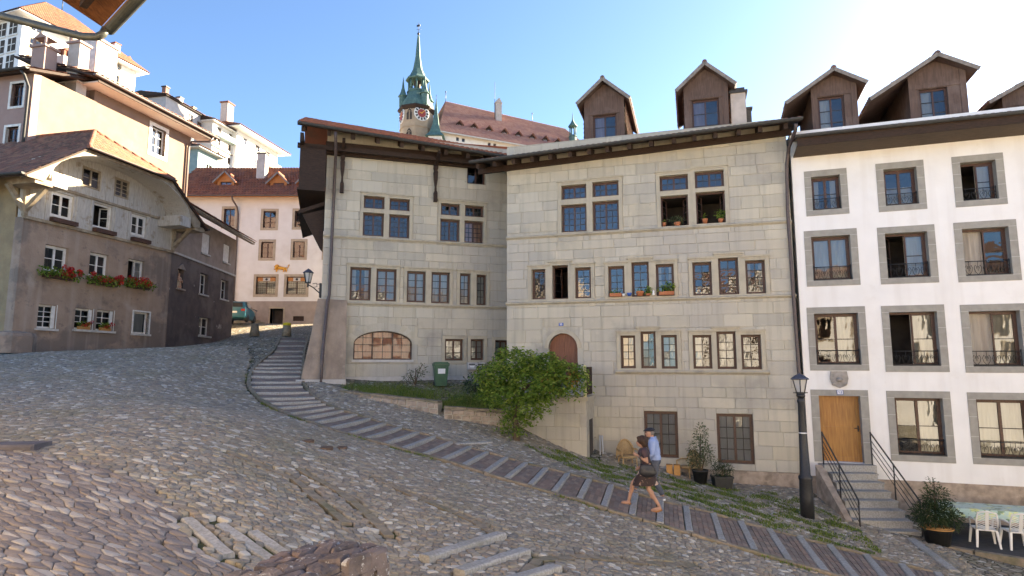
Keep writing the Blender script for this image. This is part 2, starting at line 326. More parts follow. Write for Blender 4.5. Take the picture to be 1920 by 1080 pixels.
def lay_stones(polys, name, mat, parent, rings_of, nbig, seed):
    rg = random.Random(seed); cen = np.array([np.mean(p, 0) for p in polys]); hz = H(cen[:,0], cen[:,1])
    area = np.array([abs(sum(p[i][0]*p[(i+1)%len(p)][1]-p[(i+1)%len(p)][0]*p[i][1] for i in range(len(p))))/2 for p in polys])
    px, py = px_of(cen[:,0], cen[:,1], hz); vis = (px > 5)&(px < 1915)&(py < 1075)
    size = np.where(vis, area/np.maximum(cen[:,1], 1)**2, 0); big = set(np.argsort(-size)[:nbig].tolist())
    V = []; Fs = []; mb = MB()
    allv = []; allf = []
    for k, p in enumerate(polys):
        vs, fs = stone_rings(p, rings_of(rg), rg)
        if k in big:
            a = np.array(vs); z = H(a[:,0], a[:,1])+a[:,2]
            me = bpy.data.meshes.new(name); me.from_pydata([(q[0]-cen[k,0], q[1]-cen[k,1], zz-hz[k]) for q, zz in zip(vs, z)], [], fs)
            me.polygons.foreach_set('use_smooth', [True]*len(fs)); me.materials.append(MATS[mat])
            o = bpy.data.objects.new(name, me); col.objects.link(o); o.parent = parent; o.location = (cen[k,0], cen[k,1], hz[k])
        else:
            n = len(allv); allv += vs; allf += [tuple(i+n for i in f) for f in fs]
    a = np.array(allv); a[:,2] += H(a[:,0], a[:,1])
    me = bpy.data.meshes.new(name+'_paving'); me.from_pydata(a.tolist(), [], allf); me.polygons.foreach_set('use_smooth', [True]*len(allf)); me.materials.append(MATS[mat])
    o = bpy.data.objects.new(name+'_paving', me); col.objects.link(o); o.parent = parent; o['kind'] = 'stuff'
FLAG = [(-16,3),(-16,8.0),(-7.2,8.6),(-4.75,8.2),(-4.0,7.6),(-3.9,7.4),(-3.2,6.75),(-2.3,6.6),(-1.2,4.6),(-1,3)]
def in_view(x, y):
    px, py = px_of(x, y, H(x, y)); return (px > -60)&(px < 1990)&(py < 1140)&(py > 560)
def keep_c(x, y):
    k = inpoly(x, y, STONEAREA)&~inpoly(x, y, PATHPOLY)&~inpoly(x, y, FLAG)&in_view(x, y)&(segdist(x, y, NEAR) > .2)&(segdist(x, y, FAR) > .16)&(y < 26.3)
    for sl in SLABLINES: k &= segdist(x, y, sl) > .13
    for a, b in RSTEPS+LSTEPS: k &= segdist(x, y, [a, b]) > .12
    return k
def keep_f(x, y): 
    k = inpoly(x, y, FLAG)&in_view(x, y)
    for a, b in LSTEPS: k &= segdist(x, y, [a, b]) > .12
    return k
def rg_c(r):
    h = r.uniform(.006, .026); s = r.uniform(.86, .95); return [(s+.03, -.05), (s, h*.35), (s*.84, h*.9), (s*.5, h)]
def rg_f(r):
    h = r.uniform(.004, .02); s = r.uniform(.9, .97); return [(s, -.04), (s-.03, h*.7), (s-.13, h)]
lay_stones(cells(-17.7, 10.8, 4.5, 26.3, .1, .078, .35, .44, 3, keep_c), 'cobble', 'cobble', ground, rg_c, 170, 5)
lay_stones(cells(-13, -1, 3.2, 9, .17, .075, -.3, .46, 8, keep_f), 'flagstone', 'flagstone', ground, rg_f, 120, 6)
# rows of flat slabs crossing the cobbles
for sl in SLABLINES:
    pl = [Vector((*p, 0)) for p in sl]
    for a, b in zip(pl[:-1], pl[1:]):
        n = max(1, int((b-a).length/.34)); d = (b-a)/n; dn = d.normalized(); s_ = Vector((-dn.y, dn.x, 0))*.085
        for k in range(n):
            p = a+d*k; q = a+d*(k+.94); w_ = rnd.uniform(.8, 1.15); vs = [p-s_*w_, q-s_*w_, q+s_*w_, p+s_*w_]
            top = [(v.x, v.y, h1(v.x, v.y)+.012+rnd.uniform(-.004,.006)) for v in vs]
            MB().add(top+[(x, y, z-.07) for x, y, z in top], [(0,1,2,3),(0,4,5,1),(1,5,6,2),(2,6,7,3),(3,7,4,0)]).build('paving_slab', 'kerb_stone', ground)

# ---------------------------------------------------------------- stepped path
path = empty('stepped_path', (0,0,0), kind='structure', label='curving ramp of brick treads with grey stone nosings between kerbs')
def rough_bar(a, b, w, top, drop, name, mat, parent, rg=rnd, seg=5):
    """worn stone bar lying from a to b (x,y); follows the ground, edges chipped"""
    a = Vector(a); b = Vector(b); d = (b-a).normalized(); s_ = Vector((-d.y, d.x)); vs = []; fs = []
    za = h1(*a); zb = h1(*b)
    for k in range(seg+1):
        t = k/seg; p = a.lerp(b, t); z = za+(zb-za)*t; j = lambda q: rg.uniform(-q, q)
        prof = [(-.5, -drop), (-.5, top-.02), (-.4, top), (.4, top), (.5, top-.02), (.5, -drop)]
        for u, zz in prof: q = p+s_*(u*w+j(.006)); vs.append((q.x, q.y, z+zz+(j(.006) if zz > 0 else 0)))
    for k in range(seg):
        for i in range(5): fs.append((k*6+i, (k+1)*6+i, (k+1)*6+i+1, k*6+i+1))
    fs += [(0,1,2,3,4,5), tuple(seg*6+i for i in (5,4,3,2,1,0))]
    return MB().add(vs, fs).build(name, mat, parent)
ALLB = [(-10.62,28.3,-9.75,29.0)]+BARS
for b in BARS: rough_bar(b[:2], b[2:], .15, .05, .12, 'step_bar', 'grey_granite', path)
brick = []
for i in range(len(ALLB)-1):
    a, b = ALLB[i], ALLB[i+1]; n0, n1, f0, f1 = Vector(a[:2]), Vector(b[:2]), Vector(a[2:]), Vector(b[2:])
    lm = (n1-n0).length*.5+(f1-f0).length*.5; nr = max(2, round((lm-.15)/.115)); wd = (f0-n0).length; nc = max(4, round(wd/.2))
    e0 = .09/lm; e1 = 1-.09/lm
    for r in range(nr):
        s0 = e0+(e1-e0)*r/nr; s1 = e0+(e1-e0)*(r+1)/nr-.006/lm; off = .5*(r%2)
        for c in range(-1, nc):
            t0 = max(.02, (c+off)/nc); t1 = min(.98, (c+1+off)/nc-.008/wd)
            if t1-t0 < .02: continue
            P = lambda s, t: (n0.lerp(n1, s)).lerp(f0.lerp(f1, s), t)
            brick.append(([P(s0,t0), P(s1,t0), P(s1,t1), P(s0,t1)], (s0+s1)/2))
bc = np.array([[sum(p.x for p in q)/4, sum(p.y for p in q)/4] for q, _ in brick]); bigb = set(np.argsort(np.hypot(bc[:,0], bc[:,1]))[:260].tolist())
mbs = MB()
zz = H([p.x for q, _ in brick for p in q], [p.y for q, _ in brick for p in q]).reshape(-1, 4)
for k, (q, s) in enumerate(brick):
    lift = -.005+.045*s+rnd.uniform(-.004, .004); top = [(p.x, p.y, z+lift) for p, z in zip(q, zz[k])]
    fs = [(0,1,2,3),(0,4,5,1),(1,5,6,2),(2,6,7,3),(3,7,4,0)]; vs = top+[(x, y, z-.06) for x, y, z in top]
    # keep winding up
    if (Vector(top[1])-Vector(top[0])).cross(Vector(top[3])-Vector(top[0])).z < 0: fs = [f[::-1] for f in fs]
    if k in bigb: MB().add(vs, fs).build('paver', 'paver', path)
    else: mbs.add(vs, fs)
tag(mbs.build('tread_paving', 'paver', path), kind='stuff')
def kerb_run(pl, w, top, parent, side):
    pl = [Vector(p) for p in pl]; L_ = [0]
    for a, b in zip(pl[:-1], pl[1:]): L_.append(L_[-1]+(b-a).length)
    def P(s):
        for k in range(len(pl)-1):
            if s <= L_[k+1] or k == len(pl)-2: return pl[k].lerp(pl[k+1], (s-L_[k])/(L_[k+1]-L_[k]))
    s = 0
    while s < L_[-1]-.2:
        l = min(rnd.uniform(.7, 1.25), L_[-1]-s); a, b = P(s), P(s+l-.015); d = (b-a).normalized(); n = Vector((-d.y, d.x))*side*w*.5
        rough_bar(a+n, b+n, w, top+rnd.uniform(-.012, .012), .15, 'kerb_stone', 'kerb_stone', parent, seg=4); s += l
kerb_run(NEAR, .13, .05, path, -1); kerb_run(FAR, .1, .045, path, 1)
st = empty('stone_steps', (0,0,0), kind='structure', label='short flight of thick pale stone step bars in the foreground cobbles')
for a, b in RSTEPS: rough_bar(a, b, .2, .075, .1, 'step_bar', 'grey_granite', st, seg=9)
st2 = empty('stone_steps', (0,0,0), kind='structure', label='step bars dropping off the flagstones beside the parapet')
for a, b in LSTEPS: rough_bar(a, b, .15, .016, .2, 'step_bar', 'grey_granite', st2, seg=7)
rough_bar((-.6,18.05), (-1.55,17.2), .16, .05, .1, 'stone_bar', 'grey_granite', None); ob = bpy.data.objects['stone_bar']; ob['kind'] = 'structure'; ob['label'] = 'lone grey stone bar in the cobbles below the garden wall'
for p, l in (((-4.31,13.19), .3), ((-3.9,13.05), .36), ((-3.72,13.62), .3)):
    z = h1(*p); MB().lathe([(l*.5, -.05), (l*.5, .03), (l*.47, .034)], (p[0], p[1], z), 18, False).build('manhole_cover', M('rusty_iron', (.16,.1,.07), (.1,.07,.05), 12, .8, .4, 40), ground)
# ---------------------------------------------------------------- building kit (local frame: x along the facade, y into the house, z up)
def plate(mb, solid, holes, y0, y1, back=False):
    """all of the rects `solid` minus `holes`, front at y0, edges running back to y1"""
    us = sorted({round(v, 4) for r in solid+holes for v in (r[0], r[2])}); zs = sorted({round(v, 4) for r in solid+holes for v in (r[1], r[3])})
    def ins(u, z, rs): return any(r[0]-1e-5 < u < r[2]+1e-5 and r[1]-1e-5 < z < r[3]+1e-5 for r in rs)
    nu, nz = len(us)-1, len(zs)-1
    S = [[ins((us[i]+us[i+1])/2, (zs[j]+zs[j+1])/2, solid) and not ins((us[i]+us[i+1])/2, (zs[j]+zs[j+1])/2, holes) for j in range(nz)] for i in range(nu)]
    for i in range(nu):
        for j in range(nz):
            if not S[i][j]: continue
            a, b, c, d = us[i], zs[j], us[i+1], zs[j+1]
            mb.quad((a,y0,b), (c,y0,b), (c,y0,d), (a,y0,d))
            if back: mb.quad((a,y1,b), (a,y1,d), (c,y1,d), (c,y1,b))
            if i == 0 or not S[i-1][j]: mb.quad((a,y0,b), (a,y0,d), (a,y1,d), (a,y1,b))
            if i == nu-1 or not S[i+1][j]: mb.quad((c,y0,b), (c,y1,b), (c,y1,d), (c,y0,d))
            if j == 0 or not S[i][j-1]: mb.quad((a,y0,b), (a,y1,b), (c,y1,b), (c,y0,b))
            if j == nz-1 or not S[i][j+1]: mb.quad((a,y0,d), (c,y0,d), (c,y1,d), (a,y1,d))
    return mb
def grow(r, m, m2=None): m2 = m if m2 is None else m2; return (r[0]-m, r[1]-m2, r[2]+m, r[3]+m2)
def sub_rect(r, h):
    if h[0] >= r[2] or h[2] <= r[0] or h[1] >= r[3] or h[3] <= r[1]: return [r]
    o = []
    if h[0] > r[0]: o.append((r[0], r[1], h[0], r[3]))
    if h[2] < r[2]: o.append((h[2], r[1], r[2], r[3]))
    a, b = max(r[0], h[0]), min(r[2], h[2])
    if h[1] > r[1]: o.append((a, r[1], b, h[1]))
    if h[3] < r[3]: o.append((a, h[3], b, r[3]))
    return o
def ashlar(wall, U0, Z0, U1, Z1, holes, mat, ch=(.3, .46), bl=(.55, 1.15), nmax=290, seed=1, joint=.004, name='stone_block'):
    """coursed squared blocks, each an object; the smallest surplus joined as one part"""
    rg = random.Random(seed); z = Z0; rects = []
    while z < Z1-.05:
        h = min(rg.uniform(*ch), Z1-z)
        if Z1-z-h < .12: h = Z1-z
        u = U0-rg.uniform(0, .6)
        while u < U1:
            l = rg.uniform(*bl); r = (max(u, U0), z, min(u+l, U1), z+h); u += l
            if r[2]-r[0] < .04: continue
            rs = [r]
            for ho in holes: rs = [q for s_ in rs for q in sub_rect(s_, ho)]
            rects += [q for q in rs if q[2]-q[0] > .035 and q[3]-q[1] > .03]
        z += h
    rects.sort(key=lambda q: -(q[2]-q[0])*(q[3]-q[1])); rest = MB()
    for k, q in enumerate(rects):
        y = -.002+rg.uniform(-.009, .008); b = rg.uniform(.006, .018); args = (q[0]+joint/2, y, q[1]+joint/2, q[2]-joint/2, .08, q[3]-joint/2)
        if k < nmax: MB().block(*args, b=b).build(name, mat, wall)
        else: rest.block(*args, b=b)
    if rest.v: tag(rest.build('small_stones', mat, wall), kind='stuff')
M('dark_interior', (.075,.062,.054), (.045,.038,.033), 2, .95)  # darkness of unlit rooms and openings put into the colour
M('brown_frame', (.085,.035,.02), (.05,.022,.014), 20, .5, spec=.5)
M('white_frame', (.72,.7,.66), (.6,.57,.52), 6, .55)
M('lead_bar', (.06,.05,.045), (.04,.035,.03), 20, .5)
M('net_curtain', (.62,.6,.58), (.5,.48,.47), 7, .95, stretch=(1,1,.15), trans=.4)
M('grey_net', (.6,.57,.6), (.48,.45,.48), 7, .95, stretch=(1,1,.15), trans=.3)
M('pink_curtain', (.68,.36,.25), (.58,.28,.19), 6, .95, stretch=(1,1,.12), trans=.4)
M('lilac_curtain', (.34,.27,.33), (.25,.19,.25), 7, .95, stretch=(1,1,.12), trans=.3)
glass()
def curtain(mb, u0, z0, u1, z1, y, waves=7, amp=.03):
    n = max(6, int((u1-u0)*24)); vs = []; ph = rnd.uniform(0, 6)
    for k in range(n+1):
        t = k/n; u = u0+(u1-u0)*t; yy = y+amp*math.sin(ph+t*waves*6.28)+amp*.4*math.sin(ph*2+t*waves*15.1); vs += [(u, yy, z0), (u, yy*.6+y*.4, z1)]
    mb.add(vs, [(2*k, 2*k+2, 2*k+3, 2*k+1) for k in range(n)], True)
def window(parent, r, recess=.16, ncas=2, cols=2, rows=4, fmat='brown_frame', cur=None, openl=(), depth=.9, fw=.05, bw=.02, cmat='net_curtain', name='window', tilt=.5, panes=True, ymax=None):
    """casement window filling opening r. openl: indices of casements standing open (swung inwards)"""
    u0, z0, u1, z1 = r; f = MB()
    y = recess; d = .055
    f.box(u0, y, z0, u0+fw, y+d, z1).box(u1-fw, y, z0, u1, y+d, z1).box(u0+fw, y, z0, u1-fw, y+d, z0+fw).box(u0+fw, y, z1-fw, u1-fw, y+d, z1)
    bars = MB(); iw = (u1-u0-2*fw)/ncas; pl = []
    for c in range(ncas):
        a = u0+fw+iw*c; b = a+iw; s_ = fw*.62
        if c in openl:
            # leaf swung in: hinge on the outer side
            hinge = a if c < ncas/2 else b; sgn = 1 if c < ncas/2 else -1; th = R(rnd.uniform(62, 80))
            m_ = Matrix.Translation((hinge, y+.03, 0)) @ Matrix.Rotation(th*sgn, 4, 'Z'); x0, x1 = (0, iw) if sgn > 0 else (-iw, 0)
            for q in ((x0,0,z0+fw,x0+s_,.04,z1-fw),(x1-s_,0,z0+fw,x1,.04,z1-fw),(x0+s_,0,z0+fw,x1-s_,.04,z0+fw+s_),(x0+s_,0,z1-fw-s_,x1-s_,.04,z1-fw)): f.box(*q, m=m_)
            for k in range(1, rows): zz = z0+fw+(z1-z0-2*fw)*k/rows; bars.box(x0+s_, .005, zz-bw/2, x1-s_, .035, zz+bw/2, m=m_)
            pl.append((x0+s_, z0+fw+s_, x1-s_, z1-fw-s_, m_)); continue
        if ncas > 1 or True:
            f.box(a, y-.006, z0+fw, a+s_, y+d-.006, z1-fw).box(b-s_, y-.006, z0+fw, b, y+d-.006, z1-fw).box(a+s_, y-.006, z0+fw, b-s_, y+d-.006, z0+fw+s_).box(a+s_, y-.006, z1-fw-s_, b-s_, y+d-.006, z1-fw)
        A, B_, C_, D_ = a+s_, z0+fw+s_, b-s_, z1-fw-s_
        for k in range(1, cols): uu = A+(C_-A)*k/cols; bars.box(uu-bw/2, y+.004, B_, uu+bw/2, y+.04, D_)
        for k in range(1, rows): zz = B_+(D_-B_)*k/rows; bars.box(A, y+.006, zz-bw/2, C_, y+.038, zz+bw/2)
        if panes:
            for i in range(cols):
                for j in range(rows): pl.append((A+(C_-A)*i/cols, B_+(D_-B_)*j/rows, A+(C_-A)*(i+1)/cols, B_+(D_-B_)*(j+1)/rows, None))
        else: pl.append((A, B_, C_, D_, None))
    o = f.build(name, fmat, parent)
    if bars.v: bars.build('glazing_bars', fmat if fmat != 'brown_frame' else 'lead_bar', o)
    for a, b, c, e, m_ in pl:
        p = bpy.data.objects.new('pane', unit_pane()); col.objects.link(p); p.parent = o
        loc = Matrix.Translation((a, y+.022 if m_ is None else .02, b)) @ Matrix.Rotation(R(rnd.gauss(0, tilt)), 4, 'Z') @ Matrix.Rotation(R(rnd.gauss(0, tilt)), 4, 'X') @ Matrix.Diagonal((c-a, 1, e-b, 1))
        p.matrix_local = loc if m_ is None else m_ @ loc
    yb = y+depth if ymax is None else ymax; e = .02; x0_, x1_ = u0-.25, u1+.25
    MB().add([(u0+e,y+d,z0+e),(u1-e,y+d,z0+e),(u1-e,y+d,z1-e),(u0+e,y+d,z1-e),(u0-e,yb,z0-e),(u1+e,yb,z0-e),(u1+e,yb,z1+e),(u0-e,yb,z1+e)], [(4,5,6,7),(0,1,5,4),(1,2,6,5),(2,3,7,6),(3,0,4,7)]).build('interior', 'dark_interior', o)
    if cur:
        cm = MB(); w_ = u1-u0; ch = z1-z0
        if cur == 'full': curtain(cm, u0+.03, z0+.03, u1-.03, z1-.03, y+.12, 9*w_)
        elif cur == 'sides': curtain(cm, u0+.03, z0+.03, u0+.3*w_, z1-.03, y+.12, 3); curtain(cm, u1-.3*w_, z0+.03, u1-.03, z1-.03, y+.12, 3)
        elif cur == 'right': curtain(cm, u0+.5*w_, z0+.03, u1-.03, z1-.03, y+.12, 5)
        elif cur == 'left': curtain(cm, u0+.03, z0+.03, u0+.5*w_, z1-.03, y+.12, 5)
        elif cur == 'half': curtain(cm, u0+.03, z0+.03, u1-.03, z0+.55*ch, y+.12, 9*w_)
        cm.build('curtain', cmat, o)
    return o
def far_window(parent, r, fmat='white_frame', y=.08, mull=True, smat=None, sw=.12, rows=2, name='window'):
    u0, z0, u1, z1 = r; f = MB(); w_ = min(.07, (u1-u0)*.09)
    plate(f, [r], [(u0+w_, z0+w_, u1-w_, z1-w_)], y, y+.05)
    if mull:
        m_ = (u0+u1)/2; f.box(m_-w_*.6, y-.004, z0+w_, m_+w_*.6, y+.046, z1-w_)
        for k in range(1, rows): zz = z0+(z1-z0)*k/rows; f.box(u0+w_, y+.002, zz-.015, u1-w_, y+.042, zz+.015)
    o = f.build(name, fmat, parent)
    p = bpy.data.objects.new('pane', unit_pane()); col.objects.link(p); p.parent = o; p.location = (u0+.02, y+.03, z0+.02); p.scale = (u1-u0-.04, 1, z1-z0-.04); p.rotation_euler = (R(rnd.gauss(0,1)), 0, R(rnd.gauss(0,1)))
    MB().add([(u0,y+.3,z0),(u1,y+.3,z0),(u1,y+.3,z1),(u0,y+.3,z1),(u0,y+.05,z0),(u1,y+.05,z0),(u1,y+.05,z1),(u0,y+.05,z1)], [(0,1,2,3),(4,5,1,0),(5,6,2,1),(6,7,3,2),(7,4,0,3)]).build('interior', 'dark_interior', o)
    if smat: plate(MB(), [grow(r, sw)], [r], -.03, y).build('surround', smat, o)
    return o
def tiles(a, b, c, d, tw=.19, th=.3, lift=.035, name='roof_tiles', mat='clay_tile', parent=None, arc=.022, seed=1, curve=None, jit=.006):
    """overlapping clay tiles on the plane a (eave start) b (eave end) c (ridge end) d (ridge start): real pieces joined in one part"""
    a, b, c, d = map(Vector, (a, b, c, d)); rg = np.random.default_rng(seed); n = (b-a).cross(d-a).normalized()
    if n.z < 0: n = -n
    nr = max(1, int(((d-a).length+(c-b).length)/2/th)); V = []; Fs = []
    for r in range(nr):
        t0 = r/nr; t1 = min((r+1.25)/nr, 1.0); p0, q0 = a.lerp(d, t0), b.lerp(c, t0); p1, q1 = a.lerp(d, t1), b.lerp(c, t1)
        m_ = max(1, int((q0-p0).length/tw)); off = .5*(r % 2)
        for k in range(m_+1):
            s0 = max(0, (k-off)/m_); s1 = min(1, (k+1-off)/m_)
            if s1-s0 < .3/m_: continue
            j = rg.uniform(-jit, jit); g = (s1-s0)*.04; base = len(V)
            for (p, q, l) in ((p0, q0, lift+j), (p1, q1, .004)):
                for i in range(4):
                    s = s0+g+(s1-s0-2*g)*i/3; V.append(p.lerp(q, s)+n*(l+arc*math.sin(math.pi*i/3)))
            for i in range(4): V.append(V[base+i]-n*.03)
            for i in range(3): Fs += [(base+i, base+i+1, base+5+i, base+4+i), (base+8+i, base+9+i, base+i+1, base+i)]
    return tag(np_mesh(name, [tuple(v) for v in V], Fs, mat, parent), kind='stuff')
def gutter(mb, a, b, r=.075, n=8):
    """half-round trough from a to b"""
    a = Vector(a); b = Vector(b); d = (b-a).normalized(); x = d.cross(Vector((0,0,1))).normalized(); vs = []; fs = []
    for p in (a, b):
        for rr in (r, r*.86):
            for k in range(n+1): t = math.pi*k/n; vs.append(p+x*(math.cos(t)*rr)-Vector((0,0,1))*(math.sin(t)*rr))
    m_ = n+1
    for k in range(n): fs += [(k, k+1, 2*m_+k+1, 2*m_+k), (m_+k, 3*m_+k, 3*m_+k+1, m_+k+1)]
    fs += [(0, 2*m_, 3*m_, m_), (n, m_+n, 3*m_+n, 2*m_+n)]
    fs += [tuple(range(m_)), tuple(range(2*m_, 3*m_))[::-1]]
    mb.add(vs, fs)
def arch_pts(uc, hw, zs, rise, n=14):
    """points of an arch from left spring to right spring (elliptic)"""
    return [(uc-hw*math.cos(math.pi*k/n), zs+rise*math.sin(math.pi*k/n)) for k in range(n+1)]
def spandrel(mb, rect, arch, y0, y1):
    """fills rect above the arch"""
    u0, z0, u1, z1 = rect
    top = [(u0+(u1-u0)*k/(len(arch)-1), z1) for k in range(len(arch))]
    for k in range(len(arch)-1):
        a, b, c, d = arch[k], arch[k+1], top[k+1], top[k]
        mb.quad((a[0],y0,a[1]), (b[0],y0,b[1]), (c[0],y0,c[1]), (d[0],y0,d[1])); mb.quad((a[0],y0,a[1]), (a[0],y1,a[1]), (b[0],y1,b[1]), (b[0],y0,b[1]))
        mb.quad((d[0],y0,d[1]), (c[0],y0,c[1]), (c[0],y1,c[1]), (d[0],y1,d[1]))
    for e in (0, -1):
        x = arch[e][0]; mb.quad((x,y0,arch[e][1]), (x,y0,z1), (x,y1,z1), (x,y1,arch[e][1]))
SAND = [(.49,.445,.36),(.45,.41,.335),(.53,.485,.39),(.47,.43,.345),(.40,.375,.32),(.51,.475,.395),(.48,.43,.33),(.43,.40,.34)]
M('sandstone', (.48,.44,.355), (.42,.385,.315), 2.2, .9, .6, 30, island=SAND, stain=[(.55,.54,.7,(.29,.27,.235),.8), (1.6,.6,.72,(.58,.52,.42),.5), (.23,.5,.62,(.40,.375,.34),.6), (3.5,.68,.74,(.18,.16,.13),.7)], streak=(.9, (.27,.25,.21), .4))
M('sand_trim', (.46,.41,.315), (.41,.365,.285), 3, .9, .3, 45, stain=[(1.2,.55,.72,(.24,.22,.18),.6)], streak=(1.5, (.25,.23,.19), .35))
M('mortar', (.43,.39,.315), (.35,.315,.26), 6, .95, .3, 60)
M('dark_wood', (.05,.028,.019), (.028,.017,.012), 9, .75, .4, 40, stretch=(1,1,4))
M('dormer_wood', (.13,.085,.068), (.09,.06,.05), 5, .8, .4, 30, stretch=(5,5,.5), stain=[(1.2,.52,.68,(.19,.14,.12),.6)])
M('clay_tile', (.25,.095,.055), (.18,.07,.045), 5, .85, .2, 50, island=[(.26,.095,.055),(.2,.075,.048),(.3,.125,.075),(.16,.07,.05),(.24,.105,.075),(.28,.1,.055)], stain=[(1.1,.55,.7,(.11,.075,.05),.5)])
M('old_tile', (.2,.1,.075), (.13,.075,.06), 5, .85, .2, 50, island=[(.21,.10,.075),(.16,.085,.07),(.27,.14,.10),(.12,.075,.06),(.2,.12,.095)], stain=[(1.1,.55,.7,(.13,.12,.07),.5)])
M('zinc', (.055,.054,.052), (.04,.04,.04), 10, .65, spec=.35)
M('pipe_brown', (.10,.07,.065), (.07,.05,.045), 12, .5, spec=.5)
M('rubble_base', (.45,.36,.28), (.3,.24,.19), 5, .95, .9, 22, stain=[(2,.52,.62,(.2,.16,.12),.7), (1.1,.55,.7,(.55,.46,.38),.5)])
M('black_iron', (.025,.025,.027), (.016,.016,.017), 20, .5, spec=.5)
M('enamel_blue', (.04,.11,.4), rough=.3); M('enamel_white', (.8,.8,.8), rough=.3)

# ================================================================ A: the large sandstone house in the middle
AA = R(-16.33)
houseA = empty('stone_house', (-.19,22.1,0), AA, 'broad sandstone house with mullioned windows and two tiled dormers behind the walking couple', 'house')
A_CROSS = [[(2.05,5.907,2.959,6.431),(3.177,5.915,4.104,6.464),(2.04,4.706,2.957,5.71),(3.167,4.687,4.095,5.754)],[(5.506,5.937,6.447,6.482),(6.672,5.947,7.607,6.533),(5.518,4.695,6.425,5.761),(6.677,4.711,7.612,5.803)]]
A_MID = [[(0.932,2.333,1.449,3.421),(1.69,2.321,2.266,3.531),(2.507,2.324,3.077,3.418)],[(3.677,2.333,4.235,3.411),(4.472,2.319,5.061,3.514),(5.29,2.321,5.882,3.408)],[(6.486,2.3,7.094,3.417),(7.305,2.3,7.93,3.523),(8.141,2.3,8.746,3.402)]]
A_LOW = [[(4.045,-.1,4.546,1.011),(4.719,-.1,5.222,1.137),(5.394,-.11,5.908,1.008)],[(6.41,-.11,7.001,.994),(7.158,-.12,7.751,1.098),(7.905,-.13,8.51,.983)]]
A_GND = [(4.765,-3.0,5.846,-1.508),(7.056,-3.1,8.155,-1.541)]
A_DOOR = (1.537,-.95,2.568,1.114)
lights = [r for g in A_CROSS+A_MID+A_LOW for r in g]
sur = [grow(r, .125) for r in lights]
holes = sur+A_GND+[grow(A_DOOR, .2, 0)[:3]+(1.33,)]
wallA = plate(MB(), [(0,-4.6,9.6,8.1)], holes, .014, .5).build('wall', 'mortar', houseA)
ashlar(wallA, 0, -3.3, 9.6, 8.05, holes, 'sandstone', seed=11)
plate(MB(), [(0,-4.6,9.6,-3.3)], holes, -.04, .1).build('plinth', 'rubble_base', houseA)
MB().box(0,.5,-4.6, .4,11,8.2).box(9.2,.5,-4.6, 9.6,11,8.2).box(.4,10.6,-4.6, 9.2,11,8.2).build('side_walls', 'sandstone', houseA)
def surround(parent, group, m_=.125, hood=True, sill=None):
    mb = plate(MB(), [grow(r, m_) for r in group], list(group), -.035, .2)
    inner = plate(MB(), [grow(r, .035) for r in group], list(group), -.012, .21)
    o = mb.build('window_surround', 'sand_trim', parent)
    if hood:
        h = MB()
        for r in group:
            if not any(abs(q[0]-r[0]) < .3 and q[1] > r[1]+.3 for q in group): h.box(r[0]-m_-.03, -.085, r[3]+m_-.012, r[2]+m_+.03, .02, r[3]+m_+.045); h.box(r[0]-m_+.02, -.055, r[3]+m_-.06, r[2]+m_-.02, .02, r[3]+m_-.014)
        h.build('hood_mould', 'sand_trim', o)
    return o
for g in A_CROSS+A_MID+A_LOW: surround(houseA, g)
k = 0
for gi, g in enumerate(A_CROSS):
    for li, r in enumerate(g):
        if gi == 1 and li > 1: window(houseA, r, ncas=2, cols=2, rows=4, openl=(0,1), depth=1.6)
        else: window(houseA, r, ncas=2, cols=2, rows=2 if li < 2 else 4, bw=.022)
for gi, g in enumerate(A_MID):
    for li, r in enumerate(g):
        if (gi, li) == (0, 1): window(houseA, r, ncas=1, cols=2, rows=4, openl=(0,), depth=1.5)
        else: window(houseA, r, ncas=1, cols=2, rows=4, bw=.022, cur=('sides' if (gi, li) in ((2,2),(1,2)) else None))
for gi, g in enumerate(A_LOW):
    for li, r in enumerate(g): window(houseA, r, ncas=1, cols=2, rows=4, bw=.022, cur=('full' if (gi+li) % 2 == 0 else 'left'))
for r in A_GND: window(houseA, r, recess=.12, ncas=2, cols=2, rows=4, fw=.06, bw=.025, cur='full', cmat='grey_net')
# string courses, long sill
for z, x0, x1 in ((4.60, -.02, 9.62), (2.19, -.02, 9.62), (-.235, 3.86, 8.72)):
    MB().prism([(0,0),(0,.12),(-.05,.12),(-.11,.085),(-.11,.055),(-.06,.02),(-.04,0)], 0, x1-x0, Matrix(((0,1,0,x0),(1,0,0,.02),(0,0,1,z-.05),(0,0,0,1)))).build('string_course', 'sand_trim', houseA)
# arched door on the landing
dc = (A_DOOR[0]+A_DOOR[2])/2; hw = (A_DOOR[2]-A_DOOR[0])/2
ap = arch_pts(dc, hw, .6, .514); m_ = MB(); spandrel(m_, (A_DOOR[0]-.2,.6,A_DOOR[2]+.2,1.33), [(A_DOOR[0]-.2,.6)]+ap+[(A_DOOR[2]+.2,.6)], 0, .25)
m_.box(A_DOOR[0]-.2,0,-.95,A_DOOR[0],.25,.6).box(A_DOOR[2],0,-.95,A_DOOR[2]+.2,.25,.6); m_.build('door_surround', 'sandstone', houseA)
m_ = MB(); po = arch_pts(dc, hw+.14, .6, .65)
for k in range(14):
    a, b, c, d = ap[k], ap[k+1], po[k+1], po[k]; m_.add([(a[0],-.04,a[1]),(b[0],-.04,b[1]),(c[0],-.04,c[1]),(d[0],-.04,d[1]),(a[0],.2,a[1]),(b[0],.2,b[1]),(c[0],.02,c[1]),(d[0],.02,d[1])], [(0,1,2,3),(0,4,5,1),(3,2,6,7)])
m_.build('arch_moulding', 'sand_trim', houseA)
M('red_wood', (.22,.085,.045), (.14,.05,.028), 5, .5, .3, 30, stretch=(6,1,.5), spec=.4)
